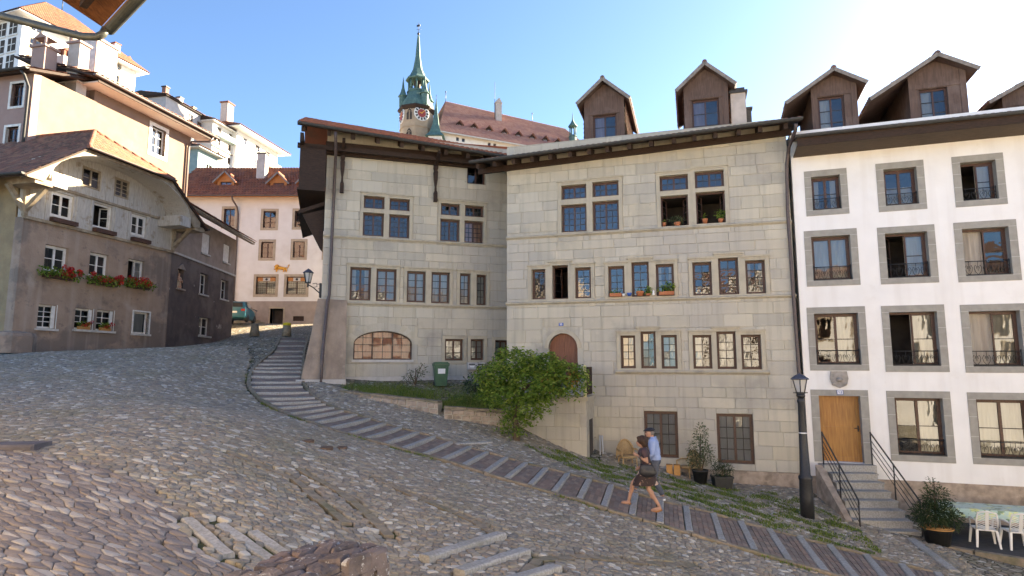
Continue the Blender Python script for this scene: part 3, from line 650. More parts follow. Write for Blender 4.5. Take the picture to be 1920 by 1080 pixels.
door = MB().add([(u, .2, z) for u, z in [(A_DOOR[0],-.95)]+ap+[(A_DOOR[2],-.95)]], [tuple(range(17))]).build('door', 'red_wood', houseA)
m_ = MB()
for k in range(-2, 3): m_.box(dc+k*.2-.012, .185, -.95, dc+k*.2+.012, .2, .95-abs(k)*.12)
m_.bar((dc-.4,.19,.6), (dc+.4,.19,.6), .05, .02); m_.build('planks', 'red_wood', door)
np_ = MB().box(1.92,-.03,1.37, 2.08,0,1.48).build('house_number', 'enamel_blue', houseA)
m_ = MB()
for x in (1.965, 2.02): m_.box(x,-.034,1.39, x+.016,-.03,1.462); m_.box(x-.012,-.034,1.446, x,-.03,1.458)
m_.build('digits', 'enamel_white', np_)
# eave: sloping gutter line, rafters, boarding, roof
def eaveA(u): return 7.22+.033*(u+1.1)
PT = math.tan(R(17)); u0, u1 = -1.1, 9.95
roofA = MB().slab((u0,-.95,eaveA(u0)+.1), (u1,-.95,eaveA(u1)+.1), (u1,6.5,eaveA(u1)+.1+7.45*PT), (u0,6.5,eaveA(u0)+.1+7.45*PT), .07).build('roof', 'dark_wood', houseA)
tiles((u0,-.98,eaveA(u0)+.1), (u1,-.98,eaveA(u1)+.1), (u1,6.5,eaveA(u1)+.1+7.48*PT), (u0,6.5,eaveA(u0)+.1+7.48*PT), parent=roofA, seed=2, mat='old_tile')
MB().slab((u1,11.2,7.2), (u0,11.2,7.2), (u0,6.5,eaveA(u0)+.1+7.45*PT), (u1,6.5,eaveA(u1)+.1+7.45*PT), .07).build('rear_slope', 'old_tile', roofA)
x = u0+.25
while x < u1:
    z = eaveA(x); MB().bar((x,-.88,z-.06), (x,.4,z-.06+1.28*PT), .13, .17).build('rafter', 'dark_wood', roofA); x += rnd.uniform(.62, .76)
MB().box(u0,-.1,7.2, u0+.14,.02,7.36).bar((u0,-.06,eaveA(u0)+.0), (u1-.2,-.06,eaveA(u1)+.0), .12, .2).build('wall_plate', 'dark_wood', roofA)
m_ = MB(); gutter(m_, (u0,-1.04,eaveA(u0)+.09), (u1,-1.04,eaveA(u1)+.09), .085); m_.build('gutter', 'zinc', houseA)
MB().tube([(9.75,-1.0,7.5),(9.75,-.85,7.35),(9.62,-.3,7.0),(9.55,-.12,6.5),(9.5,-.1,5),(9.53,-.1,2),(9.56,-.1,-.3),(9.56,-.1,-3.3)], .055, 10).build('downpipe', 'pipe_brown', houseA)
def dormer(parent, uc, w_, z0, zeave, zap, yf, win, dep=3.4, over=.3, overL=None, cheek='old_tile', cmat='lilac_curtain', ovf=.35, wcas=2, tmat='old_tile', fmat='dormer_wood', openl=()):
    x0, x1 = uc-w_/2, uc+w_/2; f = MB(); hol = win
    plate(f, [(x0,z0,x1,zeave)], [hol], yf, yf+.14)
    f.add([(x0,yf,zeave),(x1,yf,zeave),(uc,yf,zap-.1)], [(0,1,2)])
    o = f.build('dormer', fmat, parent)
    MB().box(x0,yf+.14,z0,x0+.06,yf+dep,zeave).box(x1-.06,yf+.14,z0,x1,yf+dep,zeave).build('cheeks', fmat, o)
    MB().box(x0-.03,yf-.03,z0,x0+.14,yf-.002,zeave).box(x1-.14,yf-.03,z0,x1+.03,yf-.002,zeave).box(x0+.14,yf-.028,hol[3]+.02,x1-.14,yf-.002,hol[3]+.14).build('corner_boards', fmat, o)
    sl = (zap-zeave)/(w_/2+.0)
    for s_ in (-1, 1):
        ov = over if s_ > 0 or overL is None else overL; e0 = zeave-ov*sl; xe = uc+s_*(w_/2+ov); a = (xe, yf-ovf, e0); b = (xe, yf+dep, e0); c = (uc, yf+dep, zap); d = (uc, yf-ovf, zap)
        q = (a, b, c, d) if s_ > 0 else (b, a, d, c)
        MB().slab(*q, .05).build('roof_slope', fmat, o); tiles(*[(p[0], p[1], p[2]+.005) for p in q], tw=.17, th=.24, parent=o, mat=tmat, seed=int(uc*10)+s_)
        m2 = MB().bar((xe, yf-ovf-.01, e0-.03), (uc, yf-ovf-.01, zap-.03), .03, .12); m2.build('bargeboard', M('grey_board', (.25,.22,.2), (.17,.15,.13), 9, .8), o)
    m2 = MB()
    n = int((dep+ovf)/.3)
    for k in range(n): m2.tube([(uc, yf-ovf+k*.3, zap+.02), (uc, yf-ovf+k*.3+.33, zap+.035)], [.085, .1], 8)
    m2.build('ridge_tiles', tmat, o)
    if cheek:
        for s_ in (-1, 1):
            xs = uc+s_*(w_/2+.03); V = []; Fs = []
            zz = z0
            while zz < zeave-.05:
                y = yf+.02
                while y < yf+dep: b0 = len(V); V += [(xs+s_*.05, y, zz), (xs+s_*.05, y+.16, zz), (xs, y+.16, zz+.26), (xs, y, zz+.26), (xs, y, zz), (xs, y+.16, zz)]; Fs += [(b0, b0+1, b0+2, b0+3), (b0, b0+4, b0+5, b0+1)]; y += .17
                zz += .17
            tag(np_mesh('hung_tiles', V, Fs, cheek, o), kind='stuff')
    window(o, hol, recess=yf+.1, ncas=wcas, cols=1, rows=3, fmat='white_frame' if fmat == 'x' else 'brown_frame', cur='left', cmat=cmat, depth=.8, fw=.04, openl=openl, name='window')
    return o
dormer(houseA, 3.55, 1.42, 7.6, 9.9, 10.53, .75, (3.13,7.95,4.0,9.25), over=.27)
dormer(houseA, 7.16, 1.44, 7.6, 9.97, 10.62, .75, (6.67,7.95,7.6,9.4), over=.29)
M('render_pale', (.5,.44,.4), (.42,.37,.33), 4, .9, .2, 30, stain=[(1.2,.55,.7,(.3,.26,.23),.5)])
ch = MB().box(8.0,.9,7.6,8.5,1.5,9.55).build('chimney', 'render_pale', houseA); MB().box(7.93,.83,9.55,8.57,1.57,9.63).box(8.02,.92,9.63,8.48,1.48,9.75).build('cap', 'zinc', ch)
MB().box(8.56,1.6,7.6,8.74,1.8,9.2).box(8.52,1.56,9.2,8.78,1.84,9.27).build('vent_pipe', 'zinc', houseA)
# ================================================================ B: sandstone wing house with buttress
houseB = empty('stone_house', (-7.1,22.7,0), R(16.857), 'narrower sandstone house with arched red curtained window and leaning corner buttress', 'house')
B_CROSS = [[(1.433,6.024,2.22,6.525),(2.41,6.02,3.199,6.502),(1.42,4.94,2.215,5.863),(2.415,4.93,3.206,5.858)],[(4.442,5.974,5.215,6.463),(5.424,5.984,6.216,6.459),(4.424,4.913,5.218,5.821),(5.408,4.898,6.202,5.816)]]
B_MID = [[(1.009,2.439,1.785,3.709),(1.986,2.434,2.753,3.685)],[(3.153,2.428,3.884,3.65),(4.106,2.416,4.843,3.652)],[(5.244,2.39,5.685,3.647),(5.928,2.39,6.345,3.628)]]
B_SM = [(4.681,.184,5.407,1.028),(5.706,.204,6.249,1.034),(6.707,.2,7.25,1.004)]
B_TOP = (5.508,7.375,6.288,8.184); B_ARCH = (1.217,.211,3.41,1.298)
lights = [r for g in B_CROSS+B_MID for r in g]+B_SM
holes = [grow(r, .12) for r in lights]+[B_TOP, grow(B_ARCH, .2, 0)[:3]+(1.5,)]
wallB = plate(MB(), [(0,-2.6,8.6,9.0)], holes, .014, .5).build('wall', 'mortar', houseB)
ashlar(wallB, 0, -.42, 8.6, 8.95, holes, 'sandstone', ch=(.3,.48), bl=(.6,1.3), seed=23)
plate(MB(), [(0,-2.6,8.6,-.42)], [], -.05, .1).build('plinth', M('pale_plinth', (.5,.47,.44), (.4,.37,.34), 4, .9, .3, 30), houseB)
MB().box(0,.5,-2.6,.4,9,9).box(8.2,.5,-2.6,8.6,9,9).box(.4,8.6,-2.6,8.2,9,9).build('side_walls', 'sandstone', houseB)
for g in B_CROSS+B_MID: surround(houseB, g, .12)
for r in B_SM: surround(houseB, [r], .12, hood=False)
for g in B_CROSS:
    for li, r in enumerate(g): window(houseB, r, ncas=2, cols=2, rows=2 if li < 2 else 4, bw=.02, cur='full' if li == 3 and g is B_CROSS[1] else None, cmat='pink_curtain')
for gi, g in enumerate(B_MID):
    for li, r in enumerate(g): window(houseB, r, ncas=2 if gi < 2 else 1, cols=1 if gi < 2 else 2, rows=4, bw=.02, cur='full' if (gi, li) != (0, 0) else 'sides', openl=())
for r in B_SM: window(houseB, r, ncas=2, cols=1, rows=3, cur='full')
window(houseB, B_TOP, recess=.2, ncas=2, cols=1, rows=1)
for z, x0, x1 in ((4.84,-.02,8.6), (2.31,.95,8.6)):
    MB().prism([(0,0),(0,.12),(-.05,.12),(-.1,.085),(-.1,.055),(-.06,.02),(-.04,0)], 0, x1-x0, Matrix(((0,1,0,x0),(1,0,0,.02),(0,0,1,z-.05),(0,0,0,1)))).build('string_course', 'sand_trim', houseB)
# arched window
ac = (B_ARCH[0]+B_ARCH[2])/2; ahw = (B_ARCH[2]-B_ARCH[0])/2; ap = arch_pts(ac, ahw, .8, .5, 18)
m_ = MB(); spandrel(m_, (B_ARCH[0]-.2,.8,B_ARCH[2]+.2,1.5), [(B_ARCH[0]-.2,.8)]+ap+[(B_ARCH[2]+.2,.8)], 0, .25); m_.box(B_ARCH[0]-.2,0,.211,B_ARCH[0],.25,.8).box(B_ARCH[2],0,.211,B_ARCH[2]+.2,.25,.8).build('arch_wall', 'sandstone', houseB)
po = arch_pts(ac, ahw+.3, .8, .8, 18)
for k in range(0, 18, 2):
    m_ = MB(); vs = []
    for t in (k, k+1, k+2): vs += [(ap[t][0], -.018, ap[t][1]), (po[t][0], -.018, po[t][1]), (ap[t][0], .05, ap[t][1]), (po[t][0], .05, po[t][1])]
    for s_ in (0, 4): m_.add(vs[s_:s_+8], [(0,4,5,1),(2,6,4,0),(1,5,7,3)])
    m_.add(vs, [(0,1,3,2),(8,10,11,9)]); m_.build('voussoir', 'sandstone', houseB)
MB().box(B_ARCH[0]-.05,-.07,.12,B_ARCH[2]+.05,.2,.21).build('sill', M('pale_sill', (.52,.5,.48), (.45,.43,.41), 6, .8), houseB)
aw = MB(); 
for k in range(18): a, b = ap[k], ap[k+1]; aw.bar((a[0],.2,a[1]-.02), (b[0],.2,b[1]-.02), .06, .05)
aw.box(B_ARCH[0],.17,.21,B_ARCH[0]+.05,.23,.85).box(B_ARCH[2]-.05,.17,.21,B_ARCH[2],.23,.85).box(B_ARCH[0]+.05,.17,.21,B_ARCH[2]-.05,.23,.26)
for t in (-.36, .33): aw.box(ac+t*ahw-.03,.175,.26,ac+t*ahw+.03,.228,.8+.5*math.sqrt(1-t*t)-.02)
ao = aw.build('arched_window', 'brown_frame', houseB)
gb = MB(); pn = []
xs = [B_ARCH[0]+.05, ac-.68*ahw, ac-.36*ahw, ac-.01*ahw, ac+.33*ahw, ac+.64*ahw, B_ARCH[2]-.05]; zs = [.26,.51,.78,1.04,1.3]
for x in xs[1:-1]: gb.box(x-.009,.19,.26,x+.009,.21,.79+.5*math.sqrt(max(0,1-((x-ac)/ahw)**2)))
for z in zs[1:-1]:
    hwz = ahw-.05 if z < .8 else ahw*math.sqrt(1-((z-.8)/.5)**2)-.03; gb.box(ac-hwz,.192,z-.009,ac+hwz,.208,z+.009)
gb.build('glazing_bars', 'lead_bar', ao)
for i in range(6):
    for j in range(4):
        a, b = xs[i], xs[i+1]; z0, z1 = zs[j], zs[j+1]; ztop = lambda x: .8+.5*math.sqrt(max(0, 1-((x-ac)/(ahw-.02))**2))
        pts_ = [(a, z0), (b, z0), (b, min(z1, ztop(b))), ((a+b)/2, min(z1, ztop((a+b)/2))), (a, min(z1, ztop(a)))]
        if pts_[3][1] <= z0+.02: continue
        pts_ = [(x, max(z0+.001, z)) for x, z in pts_]; tl = rnd.gauss(0, .012)
        me = MB().add([(x, .2+tl*(x-a), z) for x, z in pts_], [(0,1,2,3,4)]).mesh('pane'); link('pane', me, glass('arch_glass', .35, (.9,.9,.9)), ao)
m_ = MB(); curtain(m_, B_ARCH[0], .22, B_ARCH[2], 1.32, .34, 15, .03); m_.build('curtain', 'pink_curtain', ao)
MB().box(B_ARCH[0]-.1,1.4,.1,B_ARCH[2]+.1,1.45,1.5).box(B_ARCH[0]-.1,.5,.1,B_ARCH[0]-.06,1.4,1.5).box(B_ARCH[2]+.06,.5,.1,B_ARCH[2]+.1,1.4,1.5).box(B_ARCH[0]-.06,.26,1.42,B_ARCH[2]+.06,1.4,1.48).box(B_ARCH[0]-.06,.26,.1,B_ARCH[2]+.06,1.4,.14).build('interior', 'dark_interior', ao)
# buttress: battered corner pier
M('old_render', (.36,.28,.215), (.27,.21,.165), 2.5, .95, .7, 18, stain=[(1.1,.5,.68,(.2,.155,.12),.7), (2.2,.58,.7,(.46,.38,.31),.6)], streak=(.8,(.2,.16,.13),.4))
bt = [(-.12,-.12,2.45),(.93,-.12,2.42),(.93,.1,2.42),(-.12,6,2.45)]; bb = [(-.78,-.85,-1.6),(.93,-.85,-1.6),(.93,.1,-1.6),(-.78,6,-1.6)]
m_ = MB(); n = 8; vs = []
for k in range(n+1):
    t = k/n; e = 1-(1-t)**1.15
    for a, b in zip(bb, bt): vs.append(tuple(a[i]+(b[i]-a[i])*(e if i < 2 else t)+(rnd.uniform(-.012,.012) if 0 < k < n else 0) for i in range(3)))
fs = [(4*k+i, 4*k+(i+1)%4, 4*k+4+(i+1)%4, 4*k+4+i) for k in range(n) for i in range(4)]+[(4*n,4*n+1,4*n+2,4*n+3)]
m_.add(vs, fs).build('buttress', 'old_render', houseB)
MB().box(-.74,-.86,-1.6,.96,-.2,-.5).build('buttress_foot', 'pale_plinth', houseB)
# roof, timber eave and gable box
def eaveB(u): return 8.66-.062*(u+1)
PTB = math.tan(R(23)); u0, u1 = -1.05, 8.2
roofB = MB().slab((u0,-1.05,eaveB(u0)+.1), (u1,-1.05,eaveB(u1)+.1), (u1,4.2,eaveB(u1)+.1+5.25*PTB), (u0,4.2,eaveB(u0)+.1+5.25*PTB), .08).build('roof', 'dark_wood', houseB)
tiles((u0,-1.1,eaveB(u0)+.11), (u1,-1.1,eaveB(u1)+.11), (u1,4.2,eaveB(u1)+.1+5.3*PTB), (u0,4.2,eaveB(u0)+.1+5.3*PTB), tw=.2, th=.27, lift=.05, arc=.04, parent=roofB, seed=4)
MB().slab((u1,9.6,8.2), (u0,9.6,8.2), (u0,4.2,eaveB(u0)+.1+5.25*PTB), (u1,4.2,eaveB(u1)+.1+5.25*PTB), .08).build('rear_slope', 'clay_tile', roofB)
x = u0+.2
while x < u1-.3: z = eaveB(x); MB().bar((x,-.95,z-.07), (x,.5,z-.07+1.45*PTB), .14, .19).build('rafter', 'dark_wood', roofB); x += rnd.uniform(.8, .95)
MB().box(u0,-.5,8.05,u1-1,-.35,8.22).build('purlin', 'dark_wood', roofB); MB().box(-.05,-.16,8.0,u1-1.2,.02,8.5).build('wall_plate', 'dark_wood', roofB)
m_ = MB(); gutter(m_, (u0,-1.15,eaveB(u0)+.1), (u1-.4,-1.15,eaveB(u1-.4)+.1), .085); m_.build('gutter', 'zinc', houseB)
MB().tube([(.28,-1.12,8.55),(.3,-1.05,8.35),(.32,-.5,7.95),(.32,-.12,7.6),(.3,-.12,5),(.28,-.12,2.6),(.22,-.2,2.3),(.12,-.6,.3),(.1,-.95,-1.0)], .055, 10).build('downpipe', 'pipe_brown', houseB)
for r in ((.467,6.526,.719,8.336), (4.095,6.457,4.286,8.221)):
    uc = (r[0]+r[2])/2; prof = [(.1,0),(.1,.35),(.06,.45),(.05,.62),(.1,.9),(.12,1.2),(.09,1.28),(.12,1.36),(.12,1.85)]
    MB().lathe(prof, (uc,-.14,r[1]), 4, False).bar((uc,-.15,r[1]+1.5), (uc,-.95,r[3]+.02), .11, .13).build('bracket_post', 'dark_wood', houseB)
g = MB(); g.box(-.95,-.95,8.12,-.82,4.5,8.45).box(-.95,-.5,6.5,-.86,4.5,8.12).box(-.86,-.5,8.0,-.02,4.5,8.1).box(-.86,-.5,6.5,-.02,-.42,8.0)
g.box(-1.0,-.55,6.42,-.01,4.5,6.5); g.build('gable_box', 'dark_wood', houseB)
g = MB(); g.prism([(-.95,5.85),(-.02,6.25),(-.02,6.1),(-.95,5.7)], .3, 5); g.prism([(-.8,5.7),(-.02,5.95),(-.02,4.3),(-.12,4.4)], .35, .5); g.build('pent_roof', 'dark_wood', houseB)

# ================================================================ C: white house on the right
houseC = empty('white_house', (9.0482,19.3932,0), R(-18.88), 'white plastered house with grey stone window surrounds and iron balconettes', 'house')
M('white_plaster', (.8,.785,.77), (.75,.735,.72), 1.2, .92, .12, 25, stain=[(.45,.52,.75,(.68,.64,.6),.6), (1.8,.6,.75,(.6,.56,.52),.35)], streak=(.5,(.64,.6,.56),.4))
M('grey_stone', (.33,.315,.28), (.28,.265,.24), 5, .9, .2, 40, stain=[(1.5,.55,.7,(.24,.22,.19),.5)], streak=(1.2,(.25,.235,.21),.3))
C_OUT = [(.431,4.741,1.661,6.222),(2.475,4.715,3.764,6.257),(4.5,4.693,5.789,6.253),(.323,2.471,1.828,4.261),(2.382,2.456,3.903,4.225),(4.392,2.433,5.939,4.226),(.269,-.162,1.898,1.807),(2.334,-.196,3.971,1.794),(4.368,-.213,6.0,1.764),(2.3,-2.798,3.928,-.757),(4.345,-2.792,6.0,-.772)]
C_DOORO = (.24,-2.92,1.817,-.745); C_DOOR = (.46,-2.92,1.597,-.93)
EXTRA = [(r[0]+2.05, r[1], r[2]+2.05, r[3]) for r in C_OUT if r[0] > 4]
outs = C_OUT+[C_DOORO]+EXTRA
plate(MB(), [(.08,-3.35,9,7.6)], outs, 0, .45).build('wall', 'white_plaster', houseC)
plate(MB(), [(.0,-6,9,-3.35)], [], -.03, .3).build('plinth', 'rubble_base', houseC)
MB().box(.08,.45,-6,.4,10,7.6).box(8.6,.45,-6,9,10,7.6).box(.4,9.6,-6,8.6,10,7.6).build('side_walls', 'white_plaster', houseC)
M('warm_curtain', (.66,.6,.52), (.52,.45,.38), 7, .95, stretch=(1,1,.12), trans=.4)
def scrolls(mb, u0, u1, z, y, h=.42):
    mb.tube([(u0,y,z),(u1,y,z)], .012, 5).tube([(u0,y,z+h),(u1,y,z+h)], .014, 5)
    for x in (u0+.015, u1-.015): mb.tube([(x,y,z-.03),(x,y,z+h+.05)], .012, 5)
    n = max(2, round((u1-u0)/.24)); w_ = (u1-u0)/n
    for k in range(n):
        c = u0+w_*(k+.5)
        for s_ in (-1, 1): mb.tube([(c+s_*w_*.06*0,y,z), (c+s_*w_*.3,y,z+h*.22), (c+s_*w_*.42,y,z+h*.5), (c+s_*w_*.28,y,z+h*.72), (c+s_*w_*.1,y,z+h*.62), (c+s_*w_*.16,y,z+h*.46)], .008, 4)
        mb.tube([(c,y,z+h*.3),(c,y,z+h)], .008, 4)
CUR = ['sides','half','right','full','right','left','right','right','full','right','full']
for k, r in enumerate(C_OUT+EXTRA):
    op = (r[0]+.2, r[1]+.18, r[2]-.2, r[3]-.2)
    # surround in separate stones
    so = plate(MB(), [r], [op], -.02, .36).build('window_surround', 'grey_stone', houseC)
    jt = MB(); zj = r[1]+.18
    for zj in (r[1]+.18, r[1]+.18+(op[3]-op[1])*.36, r[1]+.18+(op[3]-op[1])*.7, op[3]): jt.box(r[0]-.001,-.0225,zj-.006,op[0],-.0195,zj+.006).box(op[2],-.0225,zj-.006,r[2]+.001,-.0195,zj+.006)
    jt.build('joints', M('lime_joint', (.5,.48,.44), (.44,.42,.39), 9, .95), so)
    if k < len(C_OUT):
        opn = {1: (), 2: (0,), 4: (0,), 5: (0,), 7: (0,), 8: (0,)}.get(k, ())
        wo = window(houseC, op, recess=.24, ncas=2, cols=1, rows=2 if k != 3 else 1, fw=.06, bw=.022, cur=CUR[k], cmat='warm_curtain', openl=opn, depth=1.4)
        m_ = MB(); scrolls(m_, op[0]+.01, op[2]-.01, op[1]+.04, .1, .4 if k > 2 else .34); m_.build('balconette', 'black_iron', houseC)
        MB().box(op[0],.02,op[1],op[2],.24,op[1]+.025).build('sill_board', 'black_iron', houseC)
    else: window(houseC, op, recess=.24, ncas=2, cols=1, rows=2, cur='full')
so = plate(MB(), [C_DOORO], [C_DOOR], -.02, .4).build('door_surround', 'grey_stone', houseC)
jt = MB()
for z in (-2.3,-1.6,-.93): jt.box(C_DOORO[0]-.001,-.0225,z-.006,C_DOOR[0],-.0195,z+.006).box(C_DOOR[2],-.0225,z-.006,C_DOORO[2]+.001,-.0195,z+.006)
jt.build('joints', 'lime_joint', so)
M('oak_door', (.42,.2,.045), (.28,.12,.028), 3, .45, .25, 20, stretch=(7,1,.6), spec=.45)
d0, z0, d1, z1 = C_DOOR; dr = MB().box(d0,.3,z0,d1,.36,z1).build('door', 'oak_door', houseC)
f = MB(); zm = z0+.95
for q in ((d0,z0,d0+.1,z1),(d1-.1,z0,d1,z1),(d0+.1,z0,d1-.1,z0+.14),(d0+.1,zm,d1-.1,zm+.09),(d0+.1,z1-.12,d1-.1,z1)): f.box(q[0],.275,q[1],q[2],.3,q[3])
f.build('door_frame', 'oak_door', dr)
MB().tube([(d1-.06,.27,zm+.06),(d1-.06,.22,zm+.06),(d1-.17,.22,zm+.06)], .012, 6).box(d1-.08,.266,zm-.04,d1-.04,.275,zm+.14).build('handle', 'black_iron', dr)
cr = MB(); pr_ = [(-.22,.22),(.22,.22),(.25,0),(.2,-.2),(.1,-.25),(0,-.29),(-.1,-.25),(-.2,-.2),(-.25,0)]
cr.prism([(1.055+a, -.4+b) for a, b in pr_], -.08, 0); cr.lathe([(.06,-.06),(.1,0),(.06,.06)], (1.055,-.1,-.43), 10); 
for s_ in (-1, 1): cr.lathe([(.03,-.03),(.05,0),(.03,.03)], (1.055+s_*.16,-.09,-.56), 8); cr.bar((1.055+s_*.05,-.09,-.33), (1.055+s_*.12,-.09,-.31), .03, .03)
cr.build('stone_crest', M('crest_stone', (.36,.33,.3), (.26,.24,.22), 9, .9, .6, 25), houseC)
n_ = MB().box(.97,-.05,-.885,1.145,-.022,-.745).build('house_number', 'enamel_blue', houseC); m_ = MB(); m_.box(.985,-.054,-.872,1.13,-.05,-.758); m_.build('number_field', 'enamel_white', n_)
m_ = MB(); m_.box(1.02,-.058,-.85,1.036,-.054,-.78).box(1.008,-.058,-.796,1.02,-.054,-.784)
for z in (-.785,-.82,-.85): m_.box(1.06,-.058,z-.005,1.1,-.054,z+.006)
m_.box(1.09,-.0585,-.85,1.104,-.0545,-.785); m_.build('digits', 'enamel_blue', n_)
PTC = math.tan(R(17)); u0, u1 = -.35, 9.3
so = MB().box(u0+.5,-1.1,6.72,u1,.02,6.77).build('soffit', M('soffit_board', (.12,.085,.06), (.08,.058,.042), 6, .8, stretch=(1,8,1)), houseC)
MB().box(u0+.5,-1.14,6.72,u1,-1.1,6.93).build('fascia', 'dark_wood', houseC)
roofC = MB().slab((u0+.5,-1.15,7.0), (u1,-1.15,7.0), (u1,6.5,7.0+7.65*PTC), (u0+.5,6.5,7.0+7.65*PTC), .08).build('roof', 'dark_wood', houseC)
tiles((u0+.5,-1.2,7.02), (u1,-1.2,7.02), (u1,6.5,7.02+7.7*PTC), (u0+.5,6.5,7.02+7.7*PTC), parent=roofC, mat='old_tile', seed=9)
m_ = MB(); gutter(m_, (u0+.45,-1.24,7.04), (u1,-1.24,7.02), .085); m_.build('gutter', 'zinc', houseC)
dormer(houseC, 1.55, 1.3, 7.3, 9.3, 9.72, .6, (1.06,7.55,1.85,8.9), over=.3, overL=.85, cheek=None, cmat='net_curtain')
dormer(houseC, 4.45, 1.5, 7.2, 9.22, 9.68, .5, (3.95,7.5,4.72,8.7), over=.3, overL=1.2, cheek=None, cmat='net_curtain', dep=4)
dormer(houseC, 7.3, 1.5, 7.2, 8.6, 9.0, 1.6, (6.95,7.5,7.6,8.2), over=.5, cheek=None, cmat='net_curtain', tmat='clay_tile')

# ================================================================ D: timber-gabled house on the left
DA = R(77.483)
houseD = empty('gabled_house', (-18.7707,23.0517,0), DA, 'old grey rendered house with peeling timber gable and red geranium boxes', 'house')
M('grey_render', (.36,.265,.2), (.3,.215,.16), 2, .95, .8, 14, stain=[(.38,.5,.56,(.17,.135,.115),.75), (.9,.58,.72,(.45,.37,.31),.6), (2.6,.6,.68,(.12,.1,.09),.5)], streak=(.6,(.44,.37,.31),.35))
M('peeling_board', (.5,.47,.43), (.4,.37,.33), 5, .85, .4, 30, stretch=(5,5,.7), stain=[(2.2,.56,.66,(.26,.2,.14),.75), (.8,.58,.7,(.36,.31,.26),.6)])
M('weathered_wood', (.36,.3,.22), (.26,.2,.14), 5, .85, .4, 30, stain=[(1.8,.52,.66,(.2,.14,.08),.7)])
D_R2 = [(.974,3.741,1.989,4.795),(2.981,3.795,3.935,4.847),(4.981,3.88,5.918,4.898)]
D_R1 = [(.93,1.45,1.68,2.397),(2.53,1.5,3.36,2.389),(3.56,1.5,4.42,2.406),(5.5,1.47,6.42,2.487)]
D_R3 = [(.991,5.955,1.99,7.0),(2.948,5.968,3.883,7.02),(4.927,6.021,5.83,7.03)]
D_GB = [(2.231,7.549,3.171,8.45),(3.884,7.561,4.7,8.45)]
plate(MB(), [(0,-.8,7.55,5.68)], D_R2+D_R1, 0, .4).build('wall', 'grey_render', houseD)
MB().box(0,.4,-.8,.35,10,7.6).box(7.15,.4,-.8,7.5,10,7.6).build('side_walls', M('ochre_render', (.34,.26,.15), (.27,.2,.12), 2, .95, .6, 16, stain=[(.5,.52,.66,(.2,.16,.1),.5)]), houseD)
W3 = D_R3
plate(MB(), [(0,5.68,7.5,7.15)], W3, -.03, .3).build('timber_wall', 'peeling_board', houseD)
# gable boards one by one, tops cut to the arch
AC, AHW, AZ, AR = 3.45, 3.7, 7.05, 1.75
def archz(x): q = 1-((x-AC)/AHW)**2; return AZ+AR*math.sqrt(max(q, 0))
x = .15
while x < 6.85:
    w_ = rnd.uniform(.17, .24); x1 = min(x+w_, 6.9); zt = (archz(x+.01)+archz(x1-.01))/2+.1; rs = [(x+.004, 7.15, x1-.004, zt)]
    for g in D_GB: rs = [q for r in rs for q in sub_rect(r, g)]
    for q in rs:
        if q[3]-q[1] > .04 and q[2]-q[0] > .02: MB().block(q[0], -.045+rnd.uniform(-.008,.008), q[1], q[2], .1, q[3], .006).build('gable_board', 'peeling_board', houseD)
    x = x1
MB().prism([(.1,7.15),(7.2,7.15),(6.3,8.1),(5.6,8.55),(1.4,8.55),(.7,8.1)], .1, .14).build('gable_backing', 'dark_wood', houseD)
for z, t in ((5.6,.12),(7.1,.1)): MB().box(-.1,-.12,z,7.55,-.03,z+t).build('beam', 'weathered_wood', houseD)
for x in (.05, 2.3, 4.3, 6.4, 7.4):
    pass
for x in (.02,.78,2.1,2.78,4.0,4.75,5.95,7.38): MB().box(x,-.06,5.72,x+.1,-.031,7.1).build('batten', 'peeling_board', houseD)
for k, r in enumerate(D_R2): window(houseD, r, recess=.14, ncas=2, cols=1, rows=1 if False else 2, fmat='white_frame', fw=.07, bw=.03, cur=None if k < 2 else 'right', openl=(0,) if k == 2 else (), cmat='net_curtain')
for k, r in enumerate(D_R3): window(houseD, r, recess=.06, ncas=2, cols=1, rows=2, fmat='white_frame', fw=.08, bw=.03, openl=(0,1) if k == 1 else (), cur=None)
for r in D_GB: window(houseD, r, recess=.0, ncas=2, cols=1, rows=4 if r[0] > 3 else 2, fmat='weathered_wood', fw=.06, bw=.03)
for k, r in enumerate(D_R1):
    window(houseD, r, recess=.16, ncas=1, cols=2 if k < 3 else 1, rows=3 if k in (1,2) else (4 if k == 0 else 1), fmat='white_frame', fw=.05, bw=.028, cur='full' if k == 3 else None)
    if k < 3: MB().box(r[2]+.005,-.02,r[1]-.03,r[2]+.03,.16,r[3]+.02).box(r[2]-.16,.05,r[1]+.02,r[2]-.005,.08,r[3]-.02).build('shutter', 'white_frame', houseD)
    else: plate(MB(), [grow(r, .07)], [r], -.03, .1).build('outer_frame', 'white_frame', houseD)
    MB().box(r[0]-.08,-.12,r[1]-.09,r[2]+.08,.16,r[1]-.002).build('sill', M('pale_paint', (.55,.52,.48), (.45,.42,.38), 6, .85), houseD)
for k, r in enumerate(D_R3): pass
# vaulted soffit under the verge
YV = -1.35; n = 22; ap = [(AC-AHW*math.cos(math.pi*k/n), AZ+AR*math.sin(math.pi*k/n)) for k in range(n+1)]
for k in range(0, n, 1):
    a, b = ap[k], ap[k+1]
    if a[1] < 7.1 and b[1] < 7.1: continue
    MB().slab((a[0],YV,a[1]), (a[0],.05,a[1]), (b[0],.05,b[1]), (b[0],YV,b[1]), -.03).build('soffit_board', 'peeling_board', houseD)
